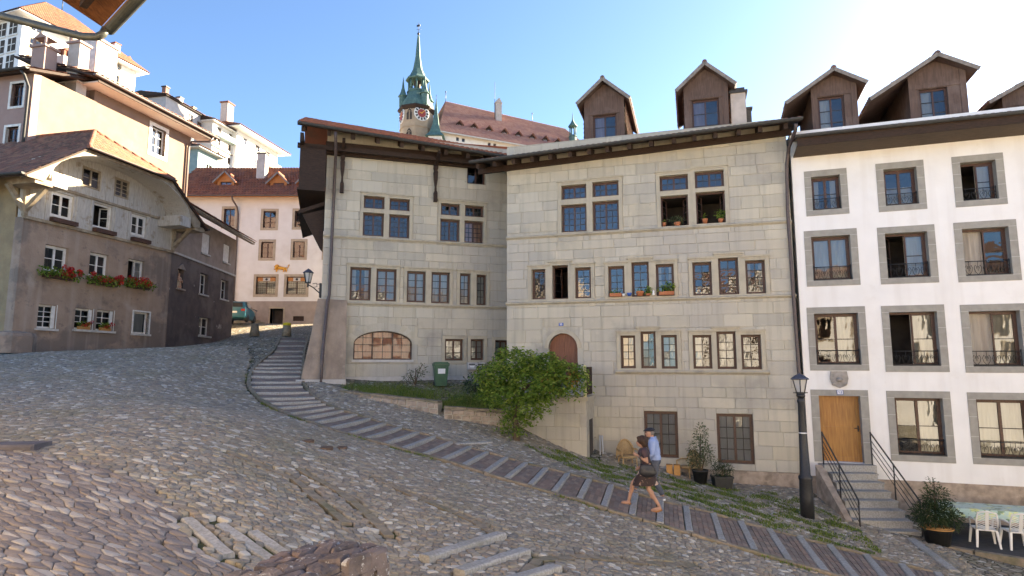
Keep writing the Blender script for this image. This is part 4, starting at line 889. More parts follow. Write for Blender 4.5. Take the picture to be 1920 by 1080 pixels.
# verge fascia between vault and roof
XC = 3.5; TD = math.tan(R(37)); ZR = 8.75+2.3*TD
def roofz(x): return ZR-abs(x-XC)*TD
HIPZ = 8.75
fa = MB(); xs = [-1.1+8.9*k/40 for k in range(41)]
for a, b in zip(xs[:-1], xs[1:]):
    za, zb = min(roofz(a), HIPZ)-.04, min(roofz(b), HIPZ)-.04; la, lb = max(archz(a), 6.85) if abs(a-AC) < AHW else 6.85, max(archz(b), 6.85) if abs(b-AC) < AHW else 6.85
    la = min(la, za-.12); lb = min(lb, zb-.12); la = max(la, za-.75); lb = max(lb, zb-.75)
    fa.add([(a,YV,la),(b,YV,lb),(b,YV,zb),(a,YV,za),(a,YV+.08,la),(b,YV+.08,lb)], [(0,1,2,3),(0,4,5,1)])
fa.build('verge_fascia', 'weathered_wood', houseD)
for xa, s_ in ((-.05, -1), (7.5, 1)):
    MB().box(min(xa,xa+s_*.7),YV+.05,6.72,max(xa,xa+s_*.7),0,6.95).bar((xa,-.08,5.9), (xa+s_*.02,-1.15,6.85), .14, .16).bar((xa+s_*.05,-.1,5.9), (xa+s_*.75,-.1,6.75), .14, .16).box(min(xa-.08,xa+.08),-.16,5.68,max(xa-.08,xa+.08),-.02,6.8).build('brace', 'weathered_wood', houseD)
MB().box(-.1,YV+.05,6.8,.55,0,7.3).build('vault_foot', 'peeling_board', houseD); MB().box(6.5,YV+.05,6.75,7.2,0,7.25).build('vault_foot', 'peeling_board', houseD)
YB = 9.5; over = 1.15
def slope(s_):
    xe = XC+s_*(3.5+over+.1); ze = roofz(xe)
    hx = XC+s_*2.3
    return xe, ze, hx
HY = .9   # where the ridge starts behind the half hip
for s_ in (-1, 1):
    xe, ze, hx = slope(s_)
    m_ = MB(); P1, P2, P3, P4, P5 = (xe,YV-.1,ze), (xe,YB,ze), (XC,YB,ZR), (XC,HY,ZR), (hx,YV-.1,HIPZ)
    m_.add([P1,P2,P3,P4,P5]+[(p[0],p[1],p[2]-.09) for p in (P1,P2,P3,P4,P5)], [(0,1,2,3,4),(9,8,7,6,5),(0,5,6,1),(0,4,9,5),(4,3,8,9)] if s_ > 0 else [(4,3,2,1,0),(5,6,7,8,9),(1,6,5,0),(5,9,4,0),(9,8,3,4)])
    ro = m_.build('roof', 'dark_wood', houseD)
    # tile courses: lower band full, upper part from the hip line back
    tiles((xe,YV-.12,ze+.01) if s_ > 0 else (xe,YB,ze+.01), (xe,YB,ze+.01) if s_ > 0 else (xe,YV-.12,ze+.01), (hx,YB,HIPZ+.01) if s_ > 0 else (hx,YV-.12,HIPZ+.01), (hx,YV-.12,HIPZ+.01) if s_ > 0 else (hx,YB,HIPZ+.01), tw=.18, th=.28, parent=ro, seed=30+s_, mat='old_tile' if s_ < 0 else 'clay_tile')
    tiles((hx,YV-.12,HIPZ+.01) if s_ > 0 else (hx,YB,HIPZ+.01), (hx,YB,HIPZ+.01) if s_ > 0 else (hx,YV-.12,HIPZ+.01), (XC,YB,ZR+.01) if s_ > 0 else (XC,HY,ZR+.01), (XC,HY,ZR+.01) if s_ > 0 else (XC,YB,ZR+.01), tw=.18, th=.28, parent=ro, seed=33+s_, mat='old_tile' if s_ < 0 else 'clay_tile')
    m2 = MB(); gutter(m2, (xe+s_*.07,YV-.1,ze+.03), (xe+s_*.07,YB,ze+.03), .08); m2.build('gutter', 'zinc', houseD)
    m2 = MB()
    for k in range(9): t0, t1 = k/9, (k+1.1)/9; p = Vector((hx,YV-.1,HIPZ)).lerp((XC,HY,ZR), t0); q = Vector((hx,YV-.1,HIPZ)).lerp((XC,HY,ZR), min(t1,1)); m2.tube([p+Vector((0,0,.03)), q+Vector((0,0,.05))], [.1,.085], 8)
    m2.build('hip_tiles', 'clay_tile', ro)
hp = MB().add([(XC-2.3,YV-.1,HIPZ),(XC+2.3,YV-.1,HIPZ),(XC,HY,ZR),(XC-2.3,YV-.1,HIPZ-.09),(XC+2.3,YV-.1,HIPZ-.09),(XC,HY,ZR-.09)], [(0,1,2),(0,3,4,1),(5,4,3)]).build('half_hip', 'dark_wood', houseD)
tiles((XC-2.3,YV-.14,HIPZ+.01), (XC+2.3,YV-.14,HIPZ+.01), (XC+.02,HY,ZR+.01), (XC-.02,HY,ZR+.01), tw=.18, th=.26, parent=hp, seed=36)
m2 = MB()
for k in range(24): m2.tube([(XC,HY+k*.36,ZR+.03),(XC,HY+k*.36+.4,ZR+.05)], [.1,.085], 8)
m2.build('ridge_tiles', 'clay_tile', hp)
m2 = MB(); gutter(m2, (XC-2.3,YV-.2,HIPZ+.0), (XC+2.3,YV-.2,HIPZ+.0), .07); m2.build('hip_gutter', 'pipe_brown', hp)
# E: adjoining dark wall with lower eave, running back up the lane
houseE = empty('plaster_house', (-17.1418,30.3893,0), R(94.232), 'damp stained dark plaster house end with small shrine niche beside the lane', 'house')
M('dark_render', (.13,.1,.09), (.095,.075,.07), 2, .95, .8, 14, stain=[(.5,.5,.6,(.2,.16,.14),.6), (1.2,.66,.7,(.42,.37,.34),.8)])
M('cream_render', (.62,.52,.42), (.54,.45,.36), 2, .9, .3, 20)
E_W = [(3.45,6.3,4.5,7.45),(6.5,6.3,7.5,7.4),(3.5,3.98,4.6,5.15),(6.45,4.02,7.6,5.2),(3.75,1.66,5.3,2.7)]; E_N = (.85,3.95,1.5,4.95)
plate(MB(), [(0,-.5,8.5,5.68)], E_W+[E_N], 0, .35).build('wall', 'dark_render', houseE)
plate(MB(), [(0,5.68,8.5,8.0)], E_W, 0, .35).build('upper_wall', M('warm_render', (.36,.29,.24), (.28,.22,.18), 2, .95, .5, 16), houseE)
MB().box(-.02,-.07,5.64,8.52,.0,5.74).build('string_course', 'pale_paint', houseE)
MB().box(8.15,.35,-.5,8.5,9,8).build('end_wall', 'cream_render', houseE)
for k, r in enumerate(E_W):
    far_window(houseE, r, y=.2, rows=2); MB().box(r[0]-.06,-.08,r[1]-.09,r[2]+.06,.2,r[1]-.003).build('sill', 'pale_paint', houseE)
    if k < 2: plate(MB(), [r], [], .05, .1).build('shutter', 'white_frame', houseE)
MB().box(E_N[0],.25,E_N[1],E_N[2],.3,E_N[3]).box(E_N[0]-.1,-.12,E_N[1]-.08,E_N[2]+.1,.25,E_N[1]-.002).prism([(E_N[0]-.08,E_N[3]),(E_N[2]+.08,E_N[3]),((E_N[0]+E_N[2])/2,E_N[3]+.3)], -.08, 0).build('niche', 'warm_render', houseE)
sx = (E_N[0]+E_N[2])/2
sb = MB().lathe([(.16,0),(.17,.1),(.13,.35),(.16,.5),(.12,.6),(.05,.64),(.075,.72),(.06,.8),(.02,.83)], (sx,.1,E_N[1]), 10).tube([(sx-.14,.06,E_N[1]+.52),(sx-.17,-.02,E_N[1]+.35),(sx-.02,-.08,E_N[1]+.42)], [.05,.04,.03], 6).tube([(sx+.14,.06,E_N[1]+.52),(sx+.17,-.02,E_N[1]+.35),(sx+.02,-.08,E_N[1]+.42)], [.05,.04,.03], 6)
so_ = sb.build('shrine_statue', M('painted_wood', (.45,.25,.16), (.5,.4,.28), 3, .7, lo=.45, hi=.55), None); so_.parent = houseE
PE = math.tan(R(28))
ro = MB().slab((-.6,-1.0,8.0), (9.1,-1.0,8.0), (9.1,2.0,8.0+3*PE), (-.6,2.0,8.0+3*PE), .09).build('roof', 'weathered_wood', houseE)
tiles((-.6,-1.05,8.02), (9.1,-1.05,8.02), (9.1,2.0,8.02+3.05*PE), (-.6,2.0,8.02+3.05*PE), parent=ro, seed=41)
for k in range(5): MB().box(-.6,-.98+k*.2,7.84+k*.2*PE-.0,9.05,-.98+k*.2+.185,7.87+k*.2*PE).build('soffit_board', 'weathered_wood', ro)
# ================================================================ F: cream house with the golden lion at the top of the lane
houseF = empty('cream_house', (-30,48,0), 0, 'cream house with golden lion relief and shop windows at the head of the lane', 'house')
M('cream_wall', (.7,.665,.62), (.64,.6,.55), 1.5, .9, .12, 25, stain=[(.6,.58,.75,(.5,.44,.38),.5)])
M('tan_stone', (.42,.34,.25), (.35,.28,.2), 4, .9, .2, 30)
M('orange_wood', (.5,.22,.075), (.4,.17,.06), 5, .7)
F_W = [(10.1,10.9,11.1,12.25),(12.62,10.95,13.57,12.28),(10.05,8.45,11.0,9.75),(12.6,8.5,13.52,9.78),(9.8,5.55,11.35,6.95),(12.2,5.55,13.75,6.95),(6.95,11.04,7.8,12.45),(15.1,10.95,16.05,12.28),(15.1,8.5,16.05,9.78)]
F_D = (11.04,2.2,12.07,4.42); F_V = (12.83,3.44,13.7,3.82)
plate(MB(), [(3.5,5.0,21,13.7)], F_W, 0, .4).build('wall', 'cream_wall', houseF)
plate(MB(), [(3.5,0,21,5.0)], [F_D,F_V], -.05, .4).build('plinth', M('plinth_tan', (.36,.29,.24), (.3,.24,.2), 2.5, .95, .4, 20), houseF)
MB().box(3.5,.4,0,4,7,13.7).box(20.5,.4,0,21,7,13.7).box(4,6.6,0,20.5,7,13.7).build('side_walls', 'cream_wall', houseF)
for k, r in enumerate(F_W):
    far_window(houseF, r, fmat='brown_frame' if k > 3 or k < 4 else 'x', y=.14, smat='tan_stone', sw=.2, rows=3)
    if k in (4, 5): MB().box(r[0]+.07,.1,r[3]-.34,r[2]-.07,.13,r[3]-.06).build('sign_board', 'orange_wood', houseF); MB().box((r[0]+r[2])/2-.28,.07,r[3]-.33,(r[0]+r[2])/2+.28,.1,r[3]-.07).build('sign_panel', 'pale_paint', houseF); MB().lathe([(.1,0),(.1,.02)], (0,0,0), 14, False).build('emblem', 'black_iron', houseF).matrix_local = Matrix.Translation(((r[0]+r[2])/2,.075,r[3]-.2)) @ Matrix.Rotation(R(90), 4, 'X')
    if k in (4, 5):
        m_ = MB()
        for i in range(1, 9): x = r[0]+(r[2]-r[0])*i/9; m_.box(x-.008,.06,r[1],x+.008,.075,r[3]-.36)
        for i in range(1, 7): z = r[1]+(r[3]-.36-r[1])*i/7; m_.box(r[0],.062,z-.008,r[2],.073,z+.008)
        m_.build('window_grille', 'zinc', houseF); MB().box(r[0]+.05,.2,r[1]+.05,r[2]-.05,.22,r[3]-.38).build('blind', 'pale_paint', houseF)
MB().box(F_D[0],.5,F_D[1],F_D[2],1.5,F_D[3]).build('cellar_opening', 'dark_interior', houseF); plate(MB(), [grow(F_D,.12,0)[:3]+(F_D[3]+.12,)], [F_D], -.08, .4).build('cellar_surround', 'tan_stone', houseF)  # cellar opening backed by a dark block, its shade put into the colour
MB().box(F_V[0],.05,F_V[1],F_V[2],.1,F_V[3]).build('vent', 'dark_wood', houseF)
# golden lion: body, legs, tail, mane
ln = MB(); lx, lz = 11.75, 7.62
ln.tube([(lx-.28,-.06,lz+.05),(lx-.05,-.07,lz+.02),(lx+.2,-.07,lz-.02),(lx+.36,-.06,lz-.04)], [.15,.13,.11,.12], 8)
ln.tube([(lx-.28,-.07,lz+.08),(lx-.4,-.08,lz+.14),(lx-.52,-.08,lz+.1)], [.2,.17,.08], 8)
for dx, dz in ((-.35,-.28),(-.5,-.1),(.22,-.28),(.42,-.28)): ln.tube([(lx+dx*.8,-.06,lz-.02),(lx+dx,-.06,lz+dz*.6),(lx+dx-.06,-.06,lz+dz)], [.08,.055,.05], 6)
ln.tube([(lx+.42,-.05,lz),(lx+.55,-.05,lz+.1),(lx+.52,-.05,lz+.22),(lx+.62,-.05,lz+.28)], [.035,.03,.03,.05], 6)
ln.build('lion_relief', M('gilt', (.75,.38,.06), (.6,.28,.04), 8, .5), houseF)
ro = MB().slab((2.6,-.9,13.25), (21.5,-.9,13.25), (21.5,3.6,17.0), (2.6,3.6,17.0), .1).build('roof', 'orange_wood', houseF)
tiles((2.6,-.95,13.28), (21.5,-.95,13.28), (21.5,3.6,17.03), (2.6,3.6,17.03), tw=.24, th=.36, lift=.06, arc=.05, parent=ro, seed=51)
MB().slab((21.5,7.5,13.4), (2.6,7.5,13.4), (2.6,3.6,17.0), (21.5,3.6,17.0), .1).build('rear_slope', 'clay_tile', ro)
m_ = MB(); gutter(m_, (2.6,-1.0,13.3), (21.5,-1.0,13.3), .1); m_.build('gutter', 'pipe_brown', houseF)
MB().tube([(7.95,-1.0,13.2),(7.95,-.9,13.0),(8.1,-.3,12.5),(8.12,-.1,12),(8.12,-.1,4)], .07, 8).build('downpipe', 'pipe_brown', houseF)
dormer(houseF, 6.7, 1.3, 13.6, 15.0, 15.65, .5, (6.25,13.75,7.15,14.85), dep=2.5, cheek=None, tmat='clay_tile', fmat='orange_wood')
dormer(houseF, 11.0, 1.3, 13.6, 14.9, 15.55, .5, (10.55,13.75,11.45,14.75), dep=2.5, cheek=None, tmat='clay_tile', fmat='orange_wood')
dormer(houseF, 13.4, 1.3, 13.6, 14.9, 15.55, .5, (12.95,13.75,13.85,14.75), dep=2.5, cheek=None, tmat='clay_tile', fmat='orange_wood')
c_ = MB().box(8.65,1.6,14.5,9.35,2.3,17.6).build('chimney', 'render_pale', houseF); MB().box(8.58,1.53,17.6,9.42,2.37,17.72).build('cap', 'zinc', c_)

# ================================================================ G: pink houses above the gabled house
M('pink_render', (.22,.15,.112), (.19,.13,.097), 1.6, .92, .3, 18, stain=[(.7,.55,.7,(.19,.135,.11),.6), (.5,.58,.75,(.28,.205,.16),.6)])  # sun-facing walls, darkened in the colour to offset direct sun
M('pink_render_shaded', (.34,.235,.205), (.3,.205,.18), 2, .92, .2, 22)  # copy of the pink for walls turned from the sun, tone put into colour
houseG1 = empty('pink_house', (-30.5488,28.6197,0), R(-12.517), 'dusky pink house end with two white framed windows at the left edge', 'house')
G1W = [(7.62,11.8,8.33,12.9),(7.55,9.72,8.28,10.82)]
plate(MB(), [(0,0,8.83,13.35)], G1W, 0, .35).build('wall', 'pink_render_shaded', houseG1)
MB().box(8.48,.35,0,8.83,3.3,13.35).box(0,3.0,0,8.4,3.3,13.35).build('sunlit_side', 'pink_render', houseG1)
for r in G1W: far_window(houseG1, r, y=.12, smat='white_frame', sw=.11, rows=2, fmat='brown_frame')
ro = MB().slab((-.5,-.5,13.3), (9.15,-.5,13.3), (9.15,3.6,14.6), (-.5,3.6,14.6), .12).build('roof', 'dark_wood', houseG1)
tiles((-.5,-.55,13.33), (9.15,-.55,13.33), (9.15,3.6,14.63), (-.5,3.6,14.63), parent=ro, seed=61)
m_ = MB(); gutter(m_, (-.5,-.6,13.3), (9.15,-.6,13.3), .09); m_.build('gutter', 'zinc', houseG1)
MB().tube([(8.75,-.55,13.2),(8.78,-.4,13.05),(8.72,-.1,12.6),(8.7,-.1,6)], .06, 8).build('downpipe', 'zinc', houseG1)
for x, y, w_, z1, mt in ((7.0,1.2,.8,15.4,'pink_render_shaded'), (8.0,2.2,.7,16.0,'render_pale')):
    c_ = MB().box(x,y,13.4,x+w_,y+w_*.8,z1).build('chimney', mt, houseG1); MB().box(x-.08,y-.08,z1,x+w_+.08,y+w_*.8+.08,z1+.12).prism([(x,z1+.5),(x+w_,z1+.5),(x+w_/2,z1+.75)], y, y+w_*.8).box(x,y,z1+.12,x+.1,y+.1,z1+.5).box(x+w_-.1,y,z1+.12,x+w_,y+.1,z1+.5).build('cap', 'pink_render_shaded', c_)
houseG2 = empty('pink_house', (-22.7707,23.0517,0), R(77.483), 'tall sunlit pink house wall with one white framed window and deep eave', 'house')
G2W = (10.66,12.0,11.68,13.55)
plate(MB(), [(6.9,0,13.65,14.3)], [G2W], 0, .35).build('wall', 'pink_render', houseG2)
MB().box(6.9,.35,0,7.3,8,14.3).box(13.25,.35,0,13.65,8,14.3).build('side_walls', 'pink_render_shaded', houseG2)
far_window(houseG2, G2W, y=.16, smat='white_frame', sw=.2, rows=3)
MB().box(6.2,-.95,13.95,14.6,0,14.02).build('soffit', 'cream_wall', houseG2); MB().box(6.15,-1.0,13.93,14.65,-.95,14.2).build('fascia', 'dark_wood', houseG2); MB().box(5.9,.0,13.95,6.9,6,14.02).build('end_soffit', 'cream_wall', houseG2)
ro = MB().slab((5.8,-1.0,14.18), (14.7,-1.0,14.18), (14.7,4.0,15.7), (5.8,4.0,15.7), .1).build('roof', 'dark_wood', houseG2)
tiles((5.8,-1.05,14.21), (14.7,-1.05,14.21), (14.7,4.0,15.74), (5.8,4.0,15.74), tw=.3, th=.4, lift=.08, arc=.07, parent=ro, seed=62, mat='old_tile')
m_ = MB(); gutter(m_, (5.8,-1.1,14.2), (14.7,-1.1,14.2), .1); m_.build('gutter', 'pipe_brown', houseG2)
MB().tube([(14.3,-1.05,14.1),(14.2,-.9,13.8),(13.5,-.2,13.6),(13.4,-.1,13.2),(13.4,-.1,5)], .065, 8).build('downpipe', 'pipe_brown', houseG2)
c_ = MB().box(8.0,1.4,14.6,9.35,2.3,17.5).build('chimney', M('zinc_white', (.55,.54,.53), (.42,.4,.4), 5, .6), houseG2); MB().box(7.92,1.32,17.5,9.43,2.38,17.62).box(7.98,1.36,14.6,8.02,1.4,17.5).box(8.6,1.38,14.6,8.66,1.4,17.5).build('cap', 'pink_render_shaded', c_)
c_ = MB().box(6.75,2.0,14.6,7.4,2.7,16.0).build('chimney', 'render_pale', houseG2); MB().prism([(6.7,16.3),(7.45,16.3),(7.08,16.6)], 1.95, 2.75).box(6.75,2.0,16.0,6.87,2.12,16.3).box(7.28,2.0,16.0,7.4,2.12,16.3).build('cap', 'clay_tile', c_)

# ================================================================ upper town on the cliff
def hill_house(name, P, ang, label, L_, dep, zb, ze, wmat, wins, eave=1.0, pitch=30, tmat='clay_tile', hip=0, fmat='white_frame', smat=None, sof='white_plaster', sw=.14):
    o = empty(name, (*P, 0), R(ang), label, 'house'); t = math.tan(R(pitch)); zr = ze+(dep/2+eave)*t
    plate(MB(), [(0,zb,L_,ze)], wins, 0, .3).build('wall', wmat, o)
    MB().box(0,.3,zb,.3,dep,ze).box(L_-.3,.3,zb,L_,dep,ze).box(.3,dep-.3,zb,L_-.3,dep,ze).build('side_walls', wmat, o)
    for r in wins: far_window(o, r, fmat=fmat, y=.1, smat=smat, sw=sw)
    MB().box(-eave,-eave,ze-.02,L_+eave,dep+eave,ze+.1).build('soffit', sof, o)
    e = eave+.1; r_ = MB(); h = hip
    r_.add([(-e,-e,ze+.12),(L_+e,-e,ze+.12),(L_+e,dep+e,ze+.12),(-e,dep+e,ze+.12),(-e+h,dep/2,zr),(L_+e-h,dep/2,zr)], [(0,1,5,4),(2,3,4,5),(0,4,3),(1,2,5),(3,2,1,0)]); ro = r_.build('roof', 'dark_wood', o)
    tiles((-e,-e,ze+.15), (L_+e,-e,ze+.15), (L_+e-h,dep/2,zr+.03), (-e+h,dep/2,zr+.03), tw=.4, th=.5, lift=.06, arc=.05, parent=ro, seed=int(L_*7), mat=tmat)
    if h: tiles((-e,dep+e,ze+.15), (-e,-e,ze+.15), (-e+h,dep/2,zr+.03), (-e+h,dep/2+.05,zr+.03), tw=.4, th=.5, lift=.06, arc=.05, parent=ro, seed=5, mat=tmat)
    return o, ro, zr
houseH, roH, zrH = hill_house('manor_house', (-66.67,78.4), 70.71, 'big white manor with orange hipped roof high on the cliff', 17, 13, 20, 47.3, 'white_plaster', [(1.1,43.3,2.5,44.8),(1.1,46.0,2.5,46.7),(1.0,40.9,2.4,42.2),(12.2,46.0,13.0,47.0),(13.5,46.2,14.3,47.1),(12.1,44.0,12.9,45.0),(13.4,44.2,14.2,45.2)], eave=1.3, pitch=43, tmat='clay_tile', hip=8, smat='tan_stone')
m_ = MB(); m_.tube([(9,6.5,zrH),(9,6.5,zrH+2)], .06, 6); m_.build('finial', 'black_iron', houseH)
for i in range(3):
    for j in range(4):
        x = -.04; y0 = 1.0+i*2.3; z0 = 37.5+j*2.5
        fw_ = MB().box(-.08,y0,z0,0,y0+1.5,z0+1.9).build('window', 'dark_interior', houseH); MB().box(-.1,y0+.68,z0,-.085,y0+.82,z0+1.9).box(-.1,y0,z0+.9,-.085,y0+1.5,z0+1.02).box(-.12,y0-.2,z0-.25,-.02,y0+1.7,z0-.02).build('frame', 'white_frame', fw_)
c_ = MB().box(13.6,.6,47.6,14.5,1.5,50.6).build('chimney', 'white_plaster', houseH); MB().box(13.5,.5,50.6,14.6,1.6,50.8).build('cap', 'clay_tile', c_)
c_ = MB().box(17.0,2.5,47,18,3.5,50).build('chimney', 'render_pale', houseH); MB().prism([(16.8,50),(18.2,50),(17.5,50.7)], 2.3, 3.7).build('cap', 'clay_tile', c_)
houseK, roK, zrK = hill_house('grey_house', (-45.66,77.2), 78.69, 'grey gabled house on the cliff with two small windows', 8.4, 8, 15, 35.3, M('grey_plaster', (.42,.4,.4), (.36,.34,.34), 2, .92), [(4.3,33.6,5.1,34.7),(6.0,33.2,6.9,34.3)], eave=.3, pitch=12, tmat='old_tile', fmat='brown_frame', sof='dark_wood')
for x, mt in ((1.5,'old_tile'),(4.2,'white_plaster'),(6.8,'render_pale')): c_ = MB().box(x,1.5,35.2,x+.6,2.1,37.6-.12*x).build('chimney', mt, houseK); MB().box(x-.1,1.4,37.6-.12*x,x+.7,2.2,37.75-.12*x).build('cap', 'zinc', c_)
rw = [(1.1,31.55,1.75,32.5),(3.5,31.5,4.2,32.45),(6.1,31.4,6.8,32.35),(1.1,29.6,1.8,30.6),(3.55,29.5,4.3,30.5),(6.2,29.35,6.9,30.3),(1.1,33.4,1.8,34.2),(3.6,33.4,4.3,34.2),(6.2,33.4,6.9,34.2),(1.1,27,1.8,28),(3.5,27,4.2,28),(6.1,27,6.8,28)]
houseR, roR, zrR = hill_house('cream_house', (-42.66,83.9), 78.69, 'pale cream terrace block on the cliff with green balcony strip', 8.2, 8, 15, 34.6, 'cream_wall', rw, eave=.5, pitch=20, tmat='old_tile', fmat='brown_frame')
MB().box(-.05,-.16,31.0,8.25,0,31.15).build('string_course', 'tan_stone', houseR); MB().box(1.5,-.7,32.75,8.2,-.62,33.35).box(1.5,-.7,32.65,8.2,0,32.75).build('balcony', M('pale_green_glass', (.45,.6,.55), (.4,.55,.5), 3, .4), houseR)
houseT, roT, zrT = hill_house('end_house', (-41.15,88.2), 78.69, 'white end house on the cliff with wide overhanging eave and tall chimney', 10.6, 9, 15, 35.05, 'white_plaster', [(4.6,33.5,5.7,34.4),(7.4,33.4,8.5,34.3),(1.5,33.5,2.4,34.4),(4.6,30.8,5.6,32),(7.4,30.6,8.4,31.8)], eave=1.5, pitch=22, tmat='clay_tile', hip=3, fmat='brown_frame')
c_ = MB().box(.2,2,35,1.6,3.2,39.6).build('chimney', 'render_pale', houseT); MB().box(.05,1.85,39.6,1.75,3.35,39.8).build('cap', 'clay_tile', c_); 
MB().box(7,-1.0,31.6,10.4,0,31.75).box(7,-1.0,31.75,10.4,-.94,32.6).build('balcony', 'tan_stone', houseT)
houseU, _, _ = hill_house('teal_house', (-38.2,72), 78.69, 'grey green house front squeezed below the cliff terrace', 3.5, 6, 10, 26.2, M('teal_plaster', (.22,.3,.3), (.18,.25,.26), 2, .9), [(1.6,23.4,2.6,24.8)], eave=.7, pitch=15, tmat='old_tile', fmat='white_frame', sof='pale_paint')

# town hall with its long dormered roof
hall = empty('town_hall', (-10.9,95,0), R(25.149), 'long cream building with high red tiled roof and a row of dormers', 'building')
HW = [(2.0,36.2,2.5,36.8),(3.0,36.2,3.5,36.8),(7.6,36.2,8.1,36.8),(8.6,36.2,9.1,36.8),(13.2,36.2,13.7,36.8),(14.2,36.2,14.7,36.8)]
plate(MB(), [(-.5,15,29,37.2)], HW, 0, .4).build('wall', 'cream_wall', hall); MB().box(-.5,.4,15,0,12,37.2).box(28.5,.4,15,29,12,37.2).box(0,11.6,15,28.5,12,37.2).build('side_walls', 'cream_wall', hall)
for r in HW: far_window(hall, r, fmat='brown_frame', mull=False)
M('town_tile', (.36,.19,.15), (.3,.155,.125), .8, .85, island=[(.36,.19,.15),(.32,.16,.13),(.4,.22,.175)], stain=[(.25,.5,.6,(.25,.13,.125),.7)])
a, b, c, d = (-1.3,-.8,37.1), (29.8,-.8,37.1), (26.5,7,44.9), (2.5,7,45.8)
ro = MB().add([a, b, c, d, (29.8,13,37.1), (-1.3,13,37.1)], [(0,1,2,3),(4,5,3,2),(0,3,5),(1,4,2)]).build('roof', 'town_tile', hall)
tiles(*[(p[0],p[1],p[2]+.04) for p in (a,b,c,d)], tw=.5, th=.45, lift=.05, arc=.03, parent=ro, seed=71, mat='town_tile'); tiles((-1.3,13,37.14),(-1.3,-.8,37.14),(2.5,7,45.84),(2.5,7.1,45.84), tw=.5, th=.45, lift=.05, arc=.03, parent=ro, seed=72, mat='town_tile')
MB().box(-1.3,-.85,36.9,29.8,-.8,37.12).build('eave_board', 'pale_paint', hall)
for x in (2.96,5.54,8.26,11.15,13.8,16.51,19.05,21.6): 
    d_ = MB(); plate(d_, [(x-.5,38.3,x+.5,39.7)], [(x-.33,38.6,x+.33,39.55)], 1.2, 1.3); d_.add([(x-.5,1.2,39.7),(x+.5,1.2,39.7),(x,1.2,40.15)], [(0,1,2)]).box(x-.5,1.3,38.3,x-.45,3,39.7).box(x+.45,1.3,38.3,x+.5,3,39.7); do = d_.build('dormer', 'dark_wood', hall)
    for s_ in (-1, 1): MB().slab(*(((x+s_*.8,.8,39.45),(x+s_*.8,3.6,39.45),(x,3.6,40.3),(x,.8,40.3)) if s_ > 0 else ((x+s_*.8,3.6,39.45),(x+s_*.8,.8,39.45),(x,.8,40.3),(x,3.6,40.3))), .06).build('roof_slope', 'town_tile', do)
    p = bpy.data.objects.new('pane', unit_pane()); col.objects.link(p); p.parent = do; p.location = (x-.33,1.27,38.6); p.scale = (.66,1,.95); MB().box(x-.03,1.21,38.6,x+.03,1.26,39.55).box(x-.36,1.21,38.57,x-.3,1.26,39.58).box(x+.3,1.21,38.57,x+.36,1.26,39.58).build('window_frame', 'white_frame', do)
c_ = MB().box(11.1,4.6,41,12.2,5.4,46.3).build('chimney', 'render_pale', hall); MB().prism([(11.0,46.3),(12.3,46.3),(11.65,47.3)], 4.5, 5.5).build('cap', 'render_pale', c_)
MB().tube([(11.0,5,43),(11.0,5,50.3)], [.06,.03], 5).build('mast', 'zinc', hall); 
for x, z in ((2.5,45.8),(19.5,44.9)): MB().tube([(x,7,z),(x,7,z+1.6)], .05, 5).lathe([(.02,1.6),(.14,1.75),(.02,1.95)], (x,7,z), 8).build('finial', 'black_iron', hall)
bl = empty('bell_turret', (11.2,108.5,0), 0, 'tiny copper bell turret poking over the far right end of the red roof', 'turret')
M('verdigris', (.09,.17,.15), (.065,.12,.11), 3, .7, .2, 20, stain=[(1.5,.52,.68,(.16,.26,.22),.6)], streak=(1,(.05,.1,.095),.5))
MB().lathe([(.75,36),(.75,41.6),(.85,41.7),(.6,42)], (0,0,0), 8, False).build('drum', 'verdigris', bl); MB().lathe([(.85,43.6),(.9,43.7),(.45,44.3),(.12,45),(.04,46.3)], (0,0,0), 8).build('cap', 'verdigris', bl)
for k in range(6): a = k*math.pi/3; MB().tube([(.55*math.cos(a),.55*math.sin(a),41.9),(.55*math.cos(a),.55*math.sin(a),43.6)], .09, 6).build('column', 'verdigris', bl)

# clock tower
TW = empty('clock_tower', (-15.9,98,-1.4), R(-18), 'octagonal stone clock tower with green copper spire and corner turrets', 'tower')
M('tower_stone', (.42,.32,.22), (.36,.27,.185), 1.5, .9, .3, 8, stain=[(.5,.55,.7,(.3,.23,.17),.6)])
def octo(r, z0, z1, mat, name, par=TW, r2=None, c=(0,0)): return MB().lathe([(r, z0), (r2 or r, z1)], (c[0], c[1], 0), 8, False).build(name, mat, par)
RT = 2.75
octo(RT, 20, 43.4, 'tower_stone', 'shaft'); octo(RT+.12, 39.95, 40.1, 'tower_stone', 'string_course'); 
MB().lathe([(RT,42.9),(RT+.45,43.35),(RT+.45,43.6),(RT+.1,43.75)], (0,0,0), 8, False).build('cornice', 'dark_wood', TW)
MB().lathe([(RT+.1,43.7),(RT-.1,44.6),(RT-.7,45.6),(1.75,46.2),(1.6,46.7)], (0,0,0), 8, False).build('copper_skirt', 'verdigris', TW)
octo(1.75, 46.6, 46.9, 'verdigris', 'lantern_base'); 
for k in range(8): a = math.pi/4*(k+.5); MB().tube([(1.4*math.cos(a),1.4*math.sin(a),46.8),(1.4*math.cos(a),1.4*math.sin(a),48.9)], .17, 6).build('lantern_post', 'verdigris', TW)
octo(.55, 46.8, 48.9, 'dark_wood', 'bell')
MB().lathe([(1.95,48.75),(2.0,48.95),(1.45,49.5),(.8,50.9),(.45,53),(.2,56.6),(.12,57.0)], (0,0,0), 8, False).build('spire', 'verdigris', TW)
MB().lathe([(.05,57),(.22,57.2),(.22,57.35),(.05,57.6)], (0,0,0), 8).tube([(0,0,57.5),(0,0,59.3)], .04, 5).box(-.35,-.02,58.6,.3,.02,58.95).bar((-.4,0,58.1), (.4,0,58.1), .04).build('weather_vane', 'black_iron', TW)
